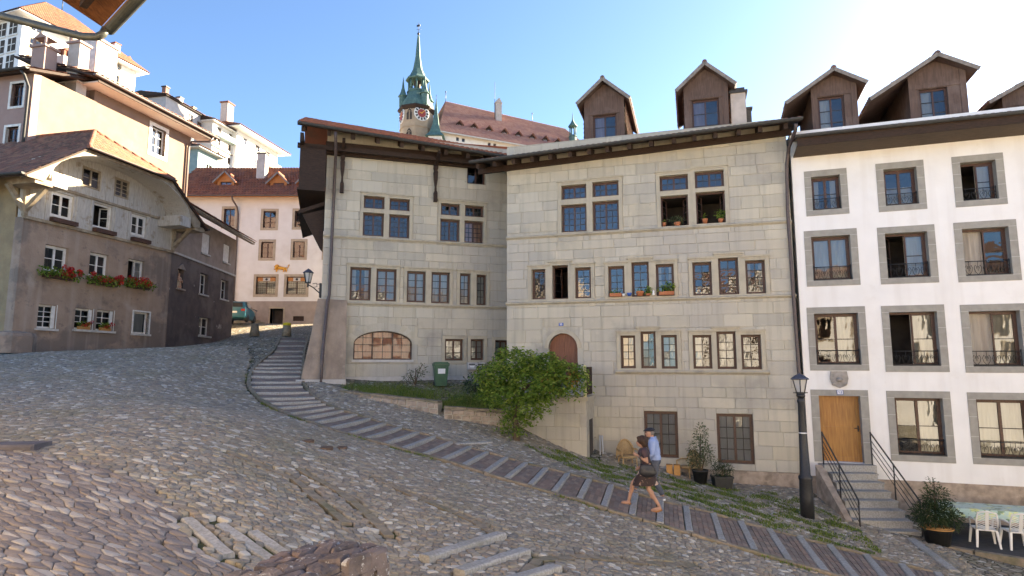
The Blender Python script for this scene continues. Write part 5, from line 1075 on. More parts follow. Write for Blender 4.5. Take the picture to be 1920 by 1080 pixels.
for a in (-2.55,-.55,1.0,2.6):
    x, y = 2.35*math.cos(a), 2.35*math.sin(a)
    t_ = MB().lathe([(.3,43.4),(.62,44.0),(.62,45.7),(.75,45.8)], (x,y,0), 8, False).build('corner_turret', 'verdigris', TW); MB().lathe([(.85,45.75),(.5,46.3),(.22,47.3),(.03,49.2)], (x,y,0), 8, False).build('turret_spire', 'verdigris', t_)
M('clock_white', (.8,.78,.74), rough=.6); M('clock_red', (.35,.06,.05), (.25,.05,.05), 8, .6)
for a in (-math.pi/4, -math.pi*3/4-math.pi/8*0):
    # face plate on an octagon side, pointing along a
    ca = a; mt = Matrix.Rotation(ca, 4, 'Z') @ Matrix.Translation((RT*math.cos(math.pi/8)+.06,0,42.2)) @ Matrix.Rotation(R(90), 4, 'Y') @ Matrix.Rotation(R(90), 4, 'Z')
    f_ = MB().lathe([(1.28,-.1),(1.28,0),(1.2,.04)], (0,0,0), 32, False).build('clock_face', 'clock_white', TW); f_.matrix_local = mt
    m2 = MB()
    for k in range(12): t = math.pi/6*k; m2.bar((.76*math.cos(t),.76*math.sin(t),.06), (1.16*math.cos(t),1.16*math.sin(t),.06), .27, .03)
    m2.build('hour_marks', 'black_iron', f_); MB().lathe([(.7,.04),(.7,.065)], (0,0,0), 24, False).build('clock_centre', 'clock_red', f_)
    MB().bar((0,0,.09),(.5,.55,.09), .1, .03).bar((0,0,.1),(-.45,.1,.1), .12, .03).lathe([(.12,.07),(.12,.12)], (0,0,0), 10, False).build('hands', 'gilt', f_)
for a in (-math.pi/2,):
    for zc in (42.0, 38.6):
        y = -RT*math.cos(math.pi/8)-.02; m2 = MB(); pt = [(-.5,-.9),(.5,-.9),(.5,.3),(.28,.75),(0,1.05),(-.28,.75),(-.5,.3)]
        w0 = MB().prism([(p[0]*1.25, zc+p[1]*1.12) for p in pt], y-.05, y).build('gothic_window', 'tower_stone', TW); w0.rotation_euler = (0,0,a+math.pi/2)
        MB().prism([(p[0], zc+p[1]) for p in pt], y-.06, y-.052).build('opening', 'dark_interior', w0); MB().box(-.05,y-.09,zc-.9,.05,y-.062,zc+.6).bar((-.5,y-.07,zc+.25),(.0,y-.07,zc+.65), .08, .03).bar((.5,y-.07,zc+.25),(.0,y-.07,zc+.65), .08, .03).build('tracery', 'tower_stone', w0)  # tower opening is a flat dark plate, shade put into its colour
sp = empty('copper_spirelet', (-12.2,94.3,0), 0, 'small pointed copper roof between clock tower and red roof', 'roof')
MB().lathe([(1.5,30),(1.5,36.3)], (0,0,0), 4, False).build('turret_wall', 'cream_wall', sp); MB().lathe([(2.1,36.0),(1.3,36.7),(.7,38.2),(.3,40.6),(.08,42.4)], (0,0,0), 4, False).build('copper_roof', 'verdigris', sp); MB().tube([(0,0,42.3),(0,0,43.3)], .04, 5).build('finial', 'black_iron', sp)
# ================================================================ unseen houses, added for shade, bounced sun and window reflections
back = empty('hidden_lane_house', (-8.6,31.0,0), R(12), 'tall pale house hidden behind the stone house, shaped to shade the lane', 'house')
MB().box(0,0,-1,12,13.2,11.8).build('wall', 'cream_wall', back)  # hidden volume, length and roof set by the shadow on the left houses
MB().add([(-.3,-.6,11.8),(12.6,-.6,11.8),(12.6,13.6,11.8),(-.3,13.6,11.8),(3,8,15),(12.6,8,15)], [(0,1,5,4),(2,3,4,5),(0,4,3),(1,2,5),(3,2,1,0)]).build('roof', 'clay_tile', back)
def opposite(x, y, rz, w_, he, label, mat):  # unseen pale fronts added to bounce sun into the shaded side
    o = empty('opposite_house', (x,y,0), R(rz), label, 'house'); ws = [(u, z, u+1.0, z+1.5) for u in np.arange(1.2, w_-1.5, 2.6).tolist() for z in (-.8, 2.0, 4.6) if z+1.9 < he]
    plate(MB(), [(0,-5,w_,he)], ws, 0, .3).build('wall', mat, o); MB().box(0,.3,-5,.3,7,he).box(w_-.3,.3,-5,w_,7,he).build('side_walls', mat, o)
    for r in ws: far_window(o, r, fmat='brown_frame', smat='tan_stone')
    MB().slab((-.6,-.9,he), (w_+.6,-.9,he), (w_+.6,4,he+1.3), (-.6,4,he+1.3), .1).build('roof', 'old_tile', o)
opposite(11,-9,185,15,6.6,'unseen cream house across the lane, bouncing sun and mirrored in the stone house windows','white_plaster')
opposite(27,-7.4,186,15.5,6.2,'unseen white house across the lane, bouncing sun and mirrored in the white house windows','white_plaster')
opposite(44,-4.5,190,16,6.6,'unseen tall white house across the lane, added to bounce sunlight','white_plaster')
crn = empty('unseen_row_house', (9.0482,19.3932,0), R(-18.88), 'unseen pale house added to the row beyond the right edge to shade the square', 'house')
MB().box(9.05,0,-6,21,9.5,7.4).build('wall', 'white_plaster', crn)  # unseen, added to keep low sun off the foreground
MB().add([(9.31,-1,7.2),(21.4,-1,7.2),(21.4,10.4,7.2),(9.31,10.4,7.2),(9.31,4.7,11.0),(21.4,4.7,11.0)], [(0,1,5,4),(2,3,4,5),(0,4,3),(1,2,5),(3,2,1,0)]).build('roof', 'old_tile', crn)
# ---------------------------------------------------------------- vegetation kit
def lf(name, *cs, trans=.35): return M(name, cs[0], cs[1], 3, .55, island=list(cs), trans=trans, spec=.35)
lf('leaf_green', (.17,.27,.035), (.11,.19,.03), (.25,.34,.055), (.34,.39,.085), (.07,.12,.022), (.2,.3,.04), trans=.45)
lf('leaf_dark', (.035,.06,.02), (.025,.045,.016), (.05,.08,.026), (.06,.085,.035))
lf('leaf_grey', (.09,.12,.06), (.07,.095,.045), (.12,.15,.08), (.06,.08,.035), (.16,.15,.07))
lf('grass_blade', (.15,.22,.035), (.1,.17,.025), (.24,.28,.06), (.28,.26,.09), (.09,.13,.03))
lf('petal_red', (.55,.03,.02), (.45,.02,.02), (.65,.06,.03), (.5,.02,.05), trans=.25)
M('bark', (.14,.1,.07), (.09,.065,.045), 9, .95, .8, 30, stretch=(1,1,.3)); M('terracotta', (.45,.17,.08), (.36,.13,.06), 6, .85); M('black_plastic', (.025,.025,.025), (.018,.018,.018), 9, .5, spec=.5)
def leaves(P, D, size, name, mat, parent, rg, aspect=.45, droop=.3, fold=.25):
    """P points, D preferred directions; one folded leaf (two triangles joined as a kite) per point"""
    n = len(P); P = np.asarray(P, float); D = np.asarray(D, float)+rg.normal(0, .45, (n, 3)); D[:,2] -= droop; D /= np.linalg.norm(D, axis=1)[:,None]+1e-9
    S = np.cross(D, rg.normal(0, 1, (n, 3))+np.array([0,0,1.5])); S /= np.linalg.norm(S, axis=1)[:,None]+1e-9; N_ = np.cross(S, D)
    sz = (size*rg.uniform(.6, 1.3, n))[:,None]
    V = np.stack([P, P+D*sz*.5+S*sz*aspect*.5+N_*sz*fold*.3, P+D*sz, P+D*sz*.5-S*sz*aspect*.5+N_*sz*fold*.3], 1).reshape(-1, 3)
    i = np.arange(n)[:,None]*4; F_ = np.concatenate([i+np.array([[0,1,2]]), i+np.array([[0,2,3]])], 1).reshape(-1, 3)
    return np_mesh(name, V, F_, mat, parent)
def blob_points(blobs, n, rg, shell=.55):
    """points in ellipsoids (c, r) weighted by volume, denser near the skin"""
    vol = np.array([b[1][0]*b[1][1]*b[1][2] for b in blobs]); k = rg.choice(len(blobs), n, p=vol/vol.sum()); d = rg.normal(0, 1, (n, 3)); d /= np.linalg.norm(d, axis=1)[:,None]
    rr = shell+(1-shell)*rg.uniform(0, 1, n)**.6; rr *= rg.uniform(.85, 1.12, n); C_ = np.array([b[0] for b in blobs])[k]; Rr = np.array([b[1] for b in blobs])[k]
    return C_+d*Rr*rr[:,None], d
def shrub(name, loc, label, blobs, n, size, mat, stems, cat='plant', seed=1, group=None, smat='bark', pot=None, shell=.4, aspect=.45):
    rg = np.random.default_rng(seed); o = empty(name, loc, 0, label, cat, group); P, D = blob_points(blobs, n, rg, shell)
    f_ = leaves(P, D, size, 'foliage', mat, o, rg, aspect); f_['kind'] = 'stuff'
    m_ = MB()
    for s_ in stems: m_.tube(s_, [max(.006, .02*(1-k/len(s_))+.006) for k in range(len(s_))] if len(s_) < 4 else [max(.008, .05*(1-k/len(s_))) for k in range(len(s_))], 6)
    if stems: m_.build('stem', smat, o)
    if pot: pot(o)
    return o
rgv = np.random.default_rng(12)
# ================================================================ landing in front of the arched door (frame of house A)
land = empty('door_landing', (-.19,22.1,0), AA, 'raised sandstone landing block in front of the arched door', 'landing')
lw = plate(MB(), [(.35,-4,3.1,-1.12)], [], -1.5, -1.2).box(2.86,-1.2,-4,3.1,-.02,-1.12).build('wall', 'mortar', land)
rg_ = random.Random(5); z = -3.2
while z < -1.2:
    h = min(.42, -1.12-z); u = .35
    while u < 3.1:
        l = min(rg_.uniform(.6, 1.1), 3.1-u)
        if l > .1: MB().block(u+.004,-1.525,z+.004,u+l-.004,-1.45,z+h-.004,.008).build('stone_block', 'sandstone', lw)
        u += l
    z += h
MB().box(.3,-1.6,-1.12,3.16,0,-1.0).build('coping', 'sand_trim', land); plate(MB(), [(.35,-4,3.12,-3.0)], [], -1.54, -1.4).build('footing', 'rubble_base', land)
MB().box(3.1,-1.0,-3.1,3.11,-.35,-1.75).build('side_opening_shade', 'dark_interior', land); plate(MB(), [(0,0,1,1)], [], 0, .1)  # thin dark plate on the landing side, shade of an opening put into colour
fe = empty('lattice_fence', (-.19,22.1,0), AA, 'dark wooden lattice screen with pale yellow post on the door landing', 'fence')
MB().box(3.02,-1.5,-1.0,3.1,-1.42,.0).build('post', M('yellow_paint', (.62,.58,.3), (.55,.5,.26), 6, .7), fe)
for k in range(10): MB().box(3.04,-1.38+k*.135,-.95,3.07,-1.28+k*.135,-.05).build('slat', 'dark_wood', fe)
MB().box(2.3,-1.5,-.95,2.98,-1.47,-.35).build('blue_grey_panel', M('blue_grey', (.35,.38,.45), (.3,.33,.4), 5, .7), fe)
for k in range(2): MB().tube([(3.35+k*.1,-.4+.05*k,-3.2),(3.3+k*.08,-.06,-2.35)], .02, 6).build('leaning_pole', M('white_pole', (.7,.7,.7), rough=.5), land)
# climbing tree over the landing
tree = empty('climbing_tree', (.1,18.9,-2.25), 0, 'bushy green climber with twisted trunk spilling over the door landing', 'tree')
tk = [[(0,0,-.15),(.06,.02,.3),(-.04,.08,.7),(.1,.15,1.1),(.25,.2,1.5)],[(.1,.15,1.1),(-.2,.3,1.5),(-.5,.4,1.9)],[(.25,.2,1.5),(.7,.3,1.9),(1.2,.4,2.2)],[(.25,.2,1.5),(.2,.5,2.1),(.3,.6,2.5)],[(1.2,.4,2.2),(1.7,.5,2.15),(1.95,.4,1.6)]]
m_ = MB(); m_.tube(tk[0], [.13,.1,.085,.075,.06], 8)
for b in tk[1:]: m_.tube(b, [.055,.04,.02], 7)
m_.build('trunk', 'bark', tree)
blobs = [((-.55,.3,2.0),(.6,.5,.42)),((.05,.4,2.35),(.75,.55,.45)),((.75,.4,2.25),(.75,.55,.4)),((1.5,.35,2.1),(.65,.5,.35)),((.5,.1,1.65),(.8,.55,.5)),((-.35,.1,1.45),(.6,.45,.4)),((.25,-.05,1.05),(.5,.4,.45)),((.0,-.05,.6),(.35,.3,.3)),((1.1,.1,1.6),(.55,.45,.4)),((1.95,.3,1.75),(.25,.3,.4)),((-.75,.3,1.65),(.35,.4,.35)),((-.1,0,.35),(.3,.25,.22)),((-.95,.35,1.9),(.22,.25,.3)),((-.2,.4,2.75),(.3,.25,.16)),((.9,.4,2.62),(.35,.25,.14)),((2.1,.3,2.05),(.2,.2,.16)),((.75,-.1,1.15),(.28,.22,.25)),((-.55,.0,1.1),(.2,.2,.3))]
nb = 2100; P, D = blob_points(blobs, nb, rgv, .45); D[:,2] += .15
LP, LD = [], []
for p, d in zip(P, D):      # pinnate sprays: a drooping rib with paired leaflets
    dr = np.array([d[0]*.8, d[1]*.8, .25]); L_ = rgv.uniform(.14, .44); side = np.cross(dr, [0,0,1]); side /= np.linalg.norm(side)+1e-9
    for k in range(6):
        t = (k+1)/6; q = p+dr*L_*t+np.array([0,0,-.22*t*t*L_/.3]); s_ = 1 if k % 2 else -1
        LP.append(q); LD.append(side*s_*.9+dr*.5+np.array([0,0,-.25]))
fo = leaves(LP, LD, .125, 'crown', 'leaf_green', tree, rgv, .42, .15); fo['kind'] = 'stuff'
P, D = blob_points([((.95,.0,1.75),(.25,.2,.35)),((1.7,.1,1.85),(.2,.2,.25))], 90, rgv, .3); leaves(P, D, .12, 'dry_leaves', lf('leaf_dry', (.42,.2,.05), (.3,.13,.04), (.5,.3,.08)), tree, rgv)['kind'] = 'stuff'
# ================================================================ garden bed, walls, bin
def garden_wall(name, a, b, za, zb, label, w_=.34, seed=1):
    o = empty(name, (0,0,0), 0, label, 'wall'); rg = random.Random(seed); a = Vector((*a,0)); b = Vector((*b,0)); d = (b-a); L_ = d.length; d /= L_; s_ = Vector((-d.y,d.x,0)); m_ = MB(); n = 14; vs = []
    for k in range(n+1):
        t = k/n; p = a+d*(L_*t); zt = za+(zb-za)*t; j = lambda q: rg.uniform(-q, q)
        for u, z in ((-.5,-1.2),(-.5,-.08),(-.42,0),(.42,0),(.5,-.08),(.5,-1.2)): q = p+s_*(u*w_+j(.025)); vs.append((q.x, q.y, zt+z+(j(.02) if z > -1 else 0)))
    fs = [(6*k+i, 6*k+6+i, 6*k+7+i, 6*k+1+i) for k in range(n) for i in range(5)]+[(0,1,2,3,4,5), tuple(6*n+i for i in (5,4,3,2,1,0))]
    m_.add(vs, fs).build('rough_wall', 'mortar', o)
    # laid rubble facing stones
    zr = 0
    for crs in range(5):
        hc_ = rg.uniform(.13, .2); c = -rg.uniform(0, .2)
        while c < L_:
            l = rg.uniform(.18, .42); c0, c1 = max(c, 0), min(c+l, L_); c += l
            if c1-c0 < .08: continue
            zt = za+(zb-za)*(c0+c1)/2/L_-.01-zr; pr = w_*.5+rg.uniform(.02, .055); j = lambda q: rg.uniform(-q, q)
            for sd in (-1, 1):
                if (s_*sd).y > 0: continue
                q4 = [(c0+.008, zt-hc_+.01), (c1-.008, zt-hc_+.01), (c1-.008, zt-.006), (c0+.008, zt-.006)]; mid_ = [( (c0+c1)/2, zt-hc_/2 )]
                fr = [a+d*(x+j(.012))+s_*(sd*(w_*.5-.02))+Vector((0,0,z+j(.01))) for x, z in q4]; fo_ = [a+d*(x*.82+(c0+c1)/2*.18)+s_*(sd*pr)+Vector((0,0,z*.8+(zt-hc_/2)*.2)) for x, z in q4]
                fs_ = [(4,5,6,7),(0,1,5,4),(1,2,6,5),(2,3,7,6),(3,0,4,7)]
                MB().add(fr+fo_, fs_).build('wall_stone', 'rubble_base', o)
        zr += hc_
    c = 0
    while c < L_-.1:
        l = min(rg.uniform(.5, .95), L_-c); p, q = a+d*c, a+d*(c+l-.02); z0, z1 = za+(zb-za)*c/L_, za+(zb-za)*(c+l)/L_; w2 = w_*.56
        vs = [(p-s_*w2)[:2]+(z0+.005,), (q-s_*w2)[:2]+(z1+.005,), (q+s_*w2)[:2]+(z1+.005,), (p+s_*w2)[:2]+(z0+.005,)]; up = .07+rg.uniform(-.01,.01)
        MB().add(vs+[(x, y, z+up) for x, y, z in vs], [(4,5,6,7),(0,1,5,4),(1,2,6,5),(2,3,7,6),(3,0,4,7)]).build('coping_stone', 'kerb_stone', o); c += l
    return o
garden_wall('garden_wall', (-5.75,21.15), (-2.3,20.05), -.92, -1.2, 'long low rubble wall edging the grass bed beside the steps', seed=3)
garden_wall('garden_wall', (-2.15,19.75), (.2,19.95), -1.36, -1.5, 'short low rubble wall below the climbing tree', seed=4)
BED = [(-6.15,22.2),(-5.75,21.3),(-2.3,20.2),(-2.0,19.9),(.3,20.1),(.25,21.2),(-.1,24.6),(-6.1,22.95)]
def bedz(x, y): t = np.clip((y-(20.95-.24*(x+4)))/2.6, 0, 1); return (-.9-.14*np.clip(x+5.7, 0, 6))*(1-t)+(-.62-.06*np.clip(x+6,0,6))*t
bx_ = np.linspace(-6.4,.5,40); by_ = np.linspace(19.8,24.8,34); BX, BY = np.meshgrid(bx_, by_); BZ = bedz(BX, BY)-.03; idx = np.arange(BX.size).reshape(BX.shape); cf = np.stack([idx[:-1,:-1],idx[:-1,1:],idx[1:,1:],idx[1:,:-1]], -1).reshape(-1,4)
ok = inpoly((BX[:-1,:-1]+.09).ravel(), (BY[:-1,:-1]+.07).ravel(), BED)
bed = np_mesh('garden_bed', np.stack([BX,BY,BZ],-1).reshape(-1,3), cf[ok], M('bed_soil', (.12,.09,.05), (.09,.1,.035), 4, .95, .5, 30), smooth=True); tag(bed, 'planted soil bed along the foot of the stone house', kind='structure')
def blades(pts, h, name, mat, label, spread=.35, w_=.012):
    n = len(pts); rg = rgv; L_ = h*rg.uniform(.5,1.4,n); a = rg.uniform(0,6.283,n); b = a+rg.normal(0,.5,n)+1.57; le = rg.uniform(.1,1,n)*spread*L_
    B0 = np.asarray(pts, float); sx = np.stack([np.cos(b)*w_,np.sin(b)*w_,np.zeros(n)],1); mid = B0+np.stack([np.cos(a)*le*.35,np.sin(a)*le*.35,L_*.6],1); tip = B0+np.stack([np.cos(a)*le,np.sin(a)*le,L_],1)
    V = np.stack([B0-sx,B0+sx,mid+sx*.7,mid-sx*.7,tip],1).reshape(-1,3); i = np.arange(n)[:,None]*5; F_ = np.concatenate([i+np.array([[0,1,2]]),i+np.array([[0,2,3]]),i+np.array([[3,2,4]])],1).reshape(-1,3)
    o = np_mesh(name, V, F_, mat); tag(o, label, name.replace('_',' '), kind='stuff'); return o
def scatter(poly, n, zf, patch=None, fq=1.0):
    xs = np.array([p[0] for p in poly]); ys = np.array([p[1] for p in poly]); x = rgv.uniform(xs.min(), xs.max(), n*3); y = rgv.uniform(ys.min(), ys.max(), n*3); k = inpoly(x, y, poly); x, y = x[k], y[k]
    if patch is not None:
        X_, Y_ = x*fq, y*fq; v = np.sin(X_*2.3+1.3*np.sin(Y_*1.7))+np.sin(Y_*2.9+1.1*np.sin(X_*2.1+2))+.6*np.sin(X_*6.1+Y_*4.7)+rgv.normal(0,.45,len(x)); k = v > patch; x, y = x[k], y[k]
    x, y = x[:n], y[:n]; return np.stack([x, y, zf(x, y)], 1)
blades(scatter(BED, 22000, bedz, -1.2), .15, 'grass', 'grass_blade', 'sunny tufted grass covering the bed behind the low walls', .7)
blades(scatter([(.3,18.6),(2.4,16.3),(5.4,14.9),(8.2,14.0),(8.9,16.4),(8.2,18.7),(3.2,20.1),(1.2,19.2)], 24000, H, .35, 2.3), .055, 'weeds', 'grass_blade', 'patchy weeds between the cobbles of the bank below the stone house', .9)
sn = np.cumsum([0]+[math.dist(a, b) for a, b in zip(NEAR[8:-1], NEAR[9:])]); tt = rgv.uniform(0, sn[-1], 1800); ix = np.clip(np.searchsorted(sn, tt)-1, 0, len(sn)-2); nn = np.array(NEAR[8:]); f_ = ((tt-sn[ix])/(sn[ix+1]-sn[ix]))[:,None]; pp = nn[ix]*(1-f_)+nn[ix+1]*f_
k = np.sin(tt*3.1)+np.sin(tt*1.3+1) > .3; pp = pp[k]+np.array([-.04,-.2])+rgv.normal(0,.05,(k.sum(),2)); blades(np.c_[pp, H(pp[:,0],pp[:,1])], .05, 'kerb_weeds', 'grass_blade', 'weeds growing along the near kerb of the steps', .9)
shrub('rose_bush', (-3.55,22.75,-.7), 'thin straggly shrub against the wall right of the arched window', [((0,0,.35),(.35,.2,.25)),((.25,0,.55),(.25,.15,.2)),((-.25,0,.2),(.3,.2,.18))], 330, .075, 'leaf_grey', [[(0,0,0),(.1,0,.4),(.25,0,.75)],[(0,0,0),(-.2,.05,.4)],[(0,0,0),(.02,-.05,.6)]], seed=5, shell=.2)
shrub('wild_shrub', (-1.35,22.3,-.95), 'loose dark green shrub beside the wheelie bin', [((0,0,.3),(.5,.4,.35)),((.7,-.1,.35),(.5,.4,.4)),((.2,.2,.7),(.3,.25,.3)),((1.1,-.5,.2),(.5,.4,.35))], 1500, .09, 'leaf_dark', [[(0,0,0),(.1,0,.5),(.15,.1,1.0)],[(.6,0,0),(.7,0,.6)]], seed=6, shell=.2)
shrub('bed_plants', (-1.0,21.2,-1.35), 'low yellow green plants at the front of the bed left of the climbing tree', [((0,0,.15),(.7,.5,.22)),((-.9,-.3,.1),(.5,.4,.18)),((.6,-.3,.12),(.5,.4,.2))], 1300, .08, 'grass_blade', [], seed=7, shell=.1)
bn = empty('wheelie_bin', (-2.62,22.75,-.8), R(14), 'green plastic wheelie bin with white label by the stone wall', 'bin')
M('bin_green', (.03,.1,.05), (.022,.075,.04), 6, .5, spec=.5)
MB().add([(-.2,-.2,.06),(.2,-.2,.06),(.2,.2,.06),(-.2,.2,.06),(-.26,-.27,.82),(.26,-.27,.82),(.26,.27,.82),(-.26,.27,.82)], [(3,2,1,0),(4,5,6,7),(0,1,5,4),(1,2,6,5),(2,3,7,6),(3,0,4,7)]).box(-.28,-.29,.78,.28,.29,.83).build('body', 'bin_green', bn)
MB().box(-.29,-.31,.832,.29,.27,.87).prism([(-.27,.87),(.27,.87),(.22,.925),(-.22,.925)], -.28, .25).box(-.25,.27,.84,.25,.33,.9).build('lid', 'bin_green', bn)
MB().add([(-.13,-.252,.5),(.13,-.252,.5),(.135,-.268,.68),(-.135,-.268,.68)], [(0,1,2,3)]).build('label', 'enamel_white', bn)
for x in (-.24,.2): o_ = MB().lathe([(.1,-.025),(.1,.025)], (0,0,0), 14, False).build('wheel', 'black_plastic', bn); o_.location = (x+.02,.2,.1); o_.rotation_euler = (0,R(90),0)
mbx = empty('mailbox', (-7.1,22.7,0), R(16.857), 'grey metal double mailbox on the wall under small windows', 'mailbox')
for a in (5.56,5.91): MB().box(a,-.2,-.16,a+.34,-.04,.11).build('box', 'zinc_white', mbx); MB().box(a+.05,-.206,.02,a+.29,-.2,.06).build('slot', 'black_iron', mbx); MB().box(a+.08,-.206,-.08,a+.26,-.2,-.02).build('name_plate', 'enamel_white', mbx)
# ================================================================ along the foot of house A
M('wicker', (.5,.34,.17), (.38,.25,.11), 30, .7, .6, 80, spec=.4)
def wicker(loc, rz, label):
    o = empty('wicker_chair', loc, R(rz), label, 'chair')
    arc = [(.3*math.sin(t)*1.0, .27-.06*abs(math.sin(t)), .42+.5*math.cos(t)) for t in np.linspace(-1.75,1.75,15)]
    MB().tube(arc, .025, 7).build('back_rim', 'wicker', o)
    b_ = MB()
    for k in range(-5, 6): x = k*.05; zt = .42+.5*math.sqrt(max(0,1-(x/.31)**2)); b_.tube([(x,.25,.42),(x,.27,zt-.01)], .012, 5)
    for z in np.arange(.46,.9,.035): hw_ = .29*math.sqrt(max(0,1-((z-.42)/.5)**2)); b_.tube([(-hw_,.265,z),(hw_,.265,z)], .013, 5)
    b_.build('backrest', 'wicker', o)
    s_ = MB().lathe([(.26,.38),(.29,.41),(.27,.44),(.05,.445)], (0,0,0), 16); s_.build('seat', 'wicker', o)
    for s2 in (-1,1): MB().tube([(s2*.28,.22,.62),(s2*.31,0,.64),(s2*.28,-.24,.6),(s2*.27,-.24,.4)], .024, 7).build('arm', 'wicker', o)
    for x, y in ((-.22,-.2),(.22,-.2),(-.22,.2),(.22,.2)): MB().tube([(x,y,.4),(x*1.12,y*1.12,0)], .022, 6).build('leg', 'wicker', o)
wicker((3.72,20.25,-3.32), 10, 'wicker armchair with rounded back standing left of the couple'); wicker((5.62,20.05,-3.62), -60, 'wicker armchair half hidden behind the potted shrub')
M('crate_wood', (.48,.26,.09), (.38,.19,.06), 6, .7, .2, 30)
for k, x in enumerate((4.98,5.2)):
    o = empty('wooden_stool', (x,19.95-.06*k,-3.5), R(-14), ('left' if k == 0 else 'right')+' one of two small wooden stools under the ground floor window', 'stool', 'stools under the window')
    MB().box(-.1,-.12,.36,.1,.12,.39).build('seat', 'crate_wood', o); MB().box(-.095,-.11,0,-.075,.11,.36).build('side', 'crate_wood', o); MB().box(.075,-.11,0,.095,.11,.36).build('side', 'crate_wood', o); MB().box(-.075,-.11,.08,.075,-.095,.36).build('front_panel', 'crate_wood', o)
def round_pot(r, h, mat, rim=None):
    def f(o):
        MB().lathe([(r*.75,0),(r*.98,h*.9),(r*1.04,h*.9),(r*1.04,h),(r*.94,h),(r*.9,h*.86)], (0,0,0), 20).build('pot', mat, o)
        if rim: MB().lathe([(r*1.05,h-.03),(r*1.07,h-.015),(r*1.05,h)], (0,0,0), 20).build('rim', rim, o)
    return f
def square_pot(w_, h, mat):
    def f(o): MB().add([(-w_*.85,-w_*.6,0),(w_*.85,-w_*.6,0),(w_*.85,w_*.6,0),(-w_*.85,w_*.6,0),(-w_,-w_*.72,h),(w_,-w_*.72,h),(w_,w_*.72,h),(-w_,w_*.72,h)], [(3,2,1,0),(4,5,6,7),(0,1,5,4),(1,2,6,5),(2,3,7,6),(3,0,4,7)]).box(-w_*1.05,-w_*.77,h-.04,w_*1.05,w_*.77,h+.004).build('pot', mat, o)
    return f
shrub('potted_shrub', (5.78,19.4,-3.6), 'tall leafy shrub in a round black pot by the stone wall', [((0,0,1.0),(.38,.3,.38)),((.05,0,1.5),(.25,.22,.3)),((-.1,0,.7),(.3,.25,.25)),((.25,0,.85),(.25,.22,.3))], 1500, .07, 'leaf_grey', [[(0,0,.3),(.02,0,.8),(.05,0,1.5)],[(.03,0,.3),(.2,.05,.9)],[(-.03,0,.3),(-.15,0,1.0)]], seed=8, pot=round_pot(.24,.42,'black_plastic'), shell=.25, aspect=.4)
shrub('potted_bush', (6.36,19.15,-3.75), 'low bushy plant in a square black planter', [((0,0,.55),(.34,.25,.24)),((-.12,0,.75),(.2,.18,.16)),((.15,0,.65),(.22,.2,.18))], 1300, .05, 'leaf_dark', [[(0,0,.3),(.03,0,.7)]], seed=9, pot=square_pot(.28,.42,'black_plastic'), shell=.2)
# pots on the sills of house A
def sill_item(kind, u, z, label, y=-.1, s=1.0, group=None):
    p = Matrix.Translation((-.19,22.1,0)) @ Matrix.Rotation(AA, 4, 'Z') @ Vector((u,y,z)); o = empty(kind, p, AA, label, 'pot' if 'pot' in kind or 'trough' in kind else 'ornament'); return o
def leafy(o, blobs, n, size, mat, seed): rg = np.random.default_rng(seed); P, D = blob_points(blobs, n, rg, .1); leaves(P, D, size, 'foliage', mat, o, rg)['kind'] = 'stuff'
o = sill_item('flower_trough', 3.93, 2.34, 'terracotta trough under the leftmost middle window of house eleven'); MB().box(-.2,-.07,0,.2,.07,.11).build('trough', 'terracotta', o); leafy(o, [((0,0,.15),(.2,.07,.06))], 90, .07, 'leaf_green', 1)
o['label'] = 'terracotta trough on the sill left of the blue pot'
o = sill_item('small_pot', 4.2, 2.34, 'small white pot on the sill left of the blue pot'); MB().lathe([(.04,0),(.06,.08),(.055,.09)], n=12).build('pot', 'enamel_white', o)
o = sill_item('blue_pot', 4.4, 2.34, 'small bright blue pot on the stone window sill'); MB().lathe([(.06,0),(.085,.1),(.08,.11),(.07,.1)], n=14).build('pot', 'enamel_blue', o)
o = sill_item('terracotta_pot', 4.75, 2.34, 'wide terracotta pot on the sill right of the blue pot'); MB().lathe([(.1,0),(.14,.12),(.15,.15),(.13,.15)], n=14).build('pot', 'terracotta', o); leafy(o, [((0,0,.18),(.13,.07,.05))], 60, .06, 'leaf_green', 2)
o = sill_item('herb_pot', 5.02, 2.34, 'green herb in a shallow terracotta pot on the sill'); MB().lathe([(.07,0),(.09,.07),(.08,.07)], n=14).build('pot', 'terracotta', o); leafy(o, [((0,0,.17),(.12,.08,.12))], 120, .08, 'leaf_green', 3)
o = sill_item('white_figurine', 5.2, 2.34, 'little white figurine on the window sill'); MB().lathe([(.04,0),(.055,.05),(.03,.1),(.04,.14),(.02,.17)], n=12).build('body', 'enamel_white', o)
o = sill_item('plant_trough', 5.63, 2.34, 'long trough of leafy plants at the right end of the sill pots'); MB().box(-.24,-.07,0,.24,.07,.12).build('trough', 'terracotta', o); leafy(o, [((-.15,0,.2),(.12,.08,.1)),((.1,0,.26),(.18,.08,.16))], 200, .09, 'leaf_green', 4)
o = sill_item('terracotta_pot', 5.62, 4.72, 'tiny terracotta pot at left of the open upper window', .02); MB().lathe([(.045,0),(.06,.1),(.065,.12)], n=12).build('pot', 'terracotta', o); leafy(o, [((0,0,.16),(.06,.05,.05))], 30, .05, 'leaf_green', 5)
o = sill_item('trailing_pot', 6.05, 4.72, 'grey green trailing plant in the open upper window', .1); MB().lathe([(.08,0),(.12,.12)], n=12).build('pot', 'terracotta', o); leafy(o, [((0,0,.2),(.28,.1,.14))], 220, .07, 'leaf_grey', 6)
o = sill_item('terracotta_pot', 6.95, 4.73, 'terracotta pot in the right open upper window', .02); MB().lathe([(.06,0),(.09,.13),(.1,.15)], n=14).build('pot', 'terracotta', o); leafy(o, [((0,0,.24),(.05,.04,.09))], 30, .06, 'leaf_green', 7)
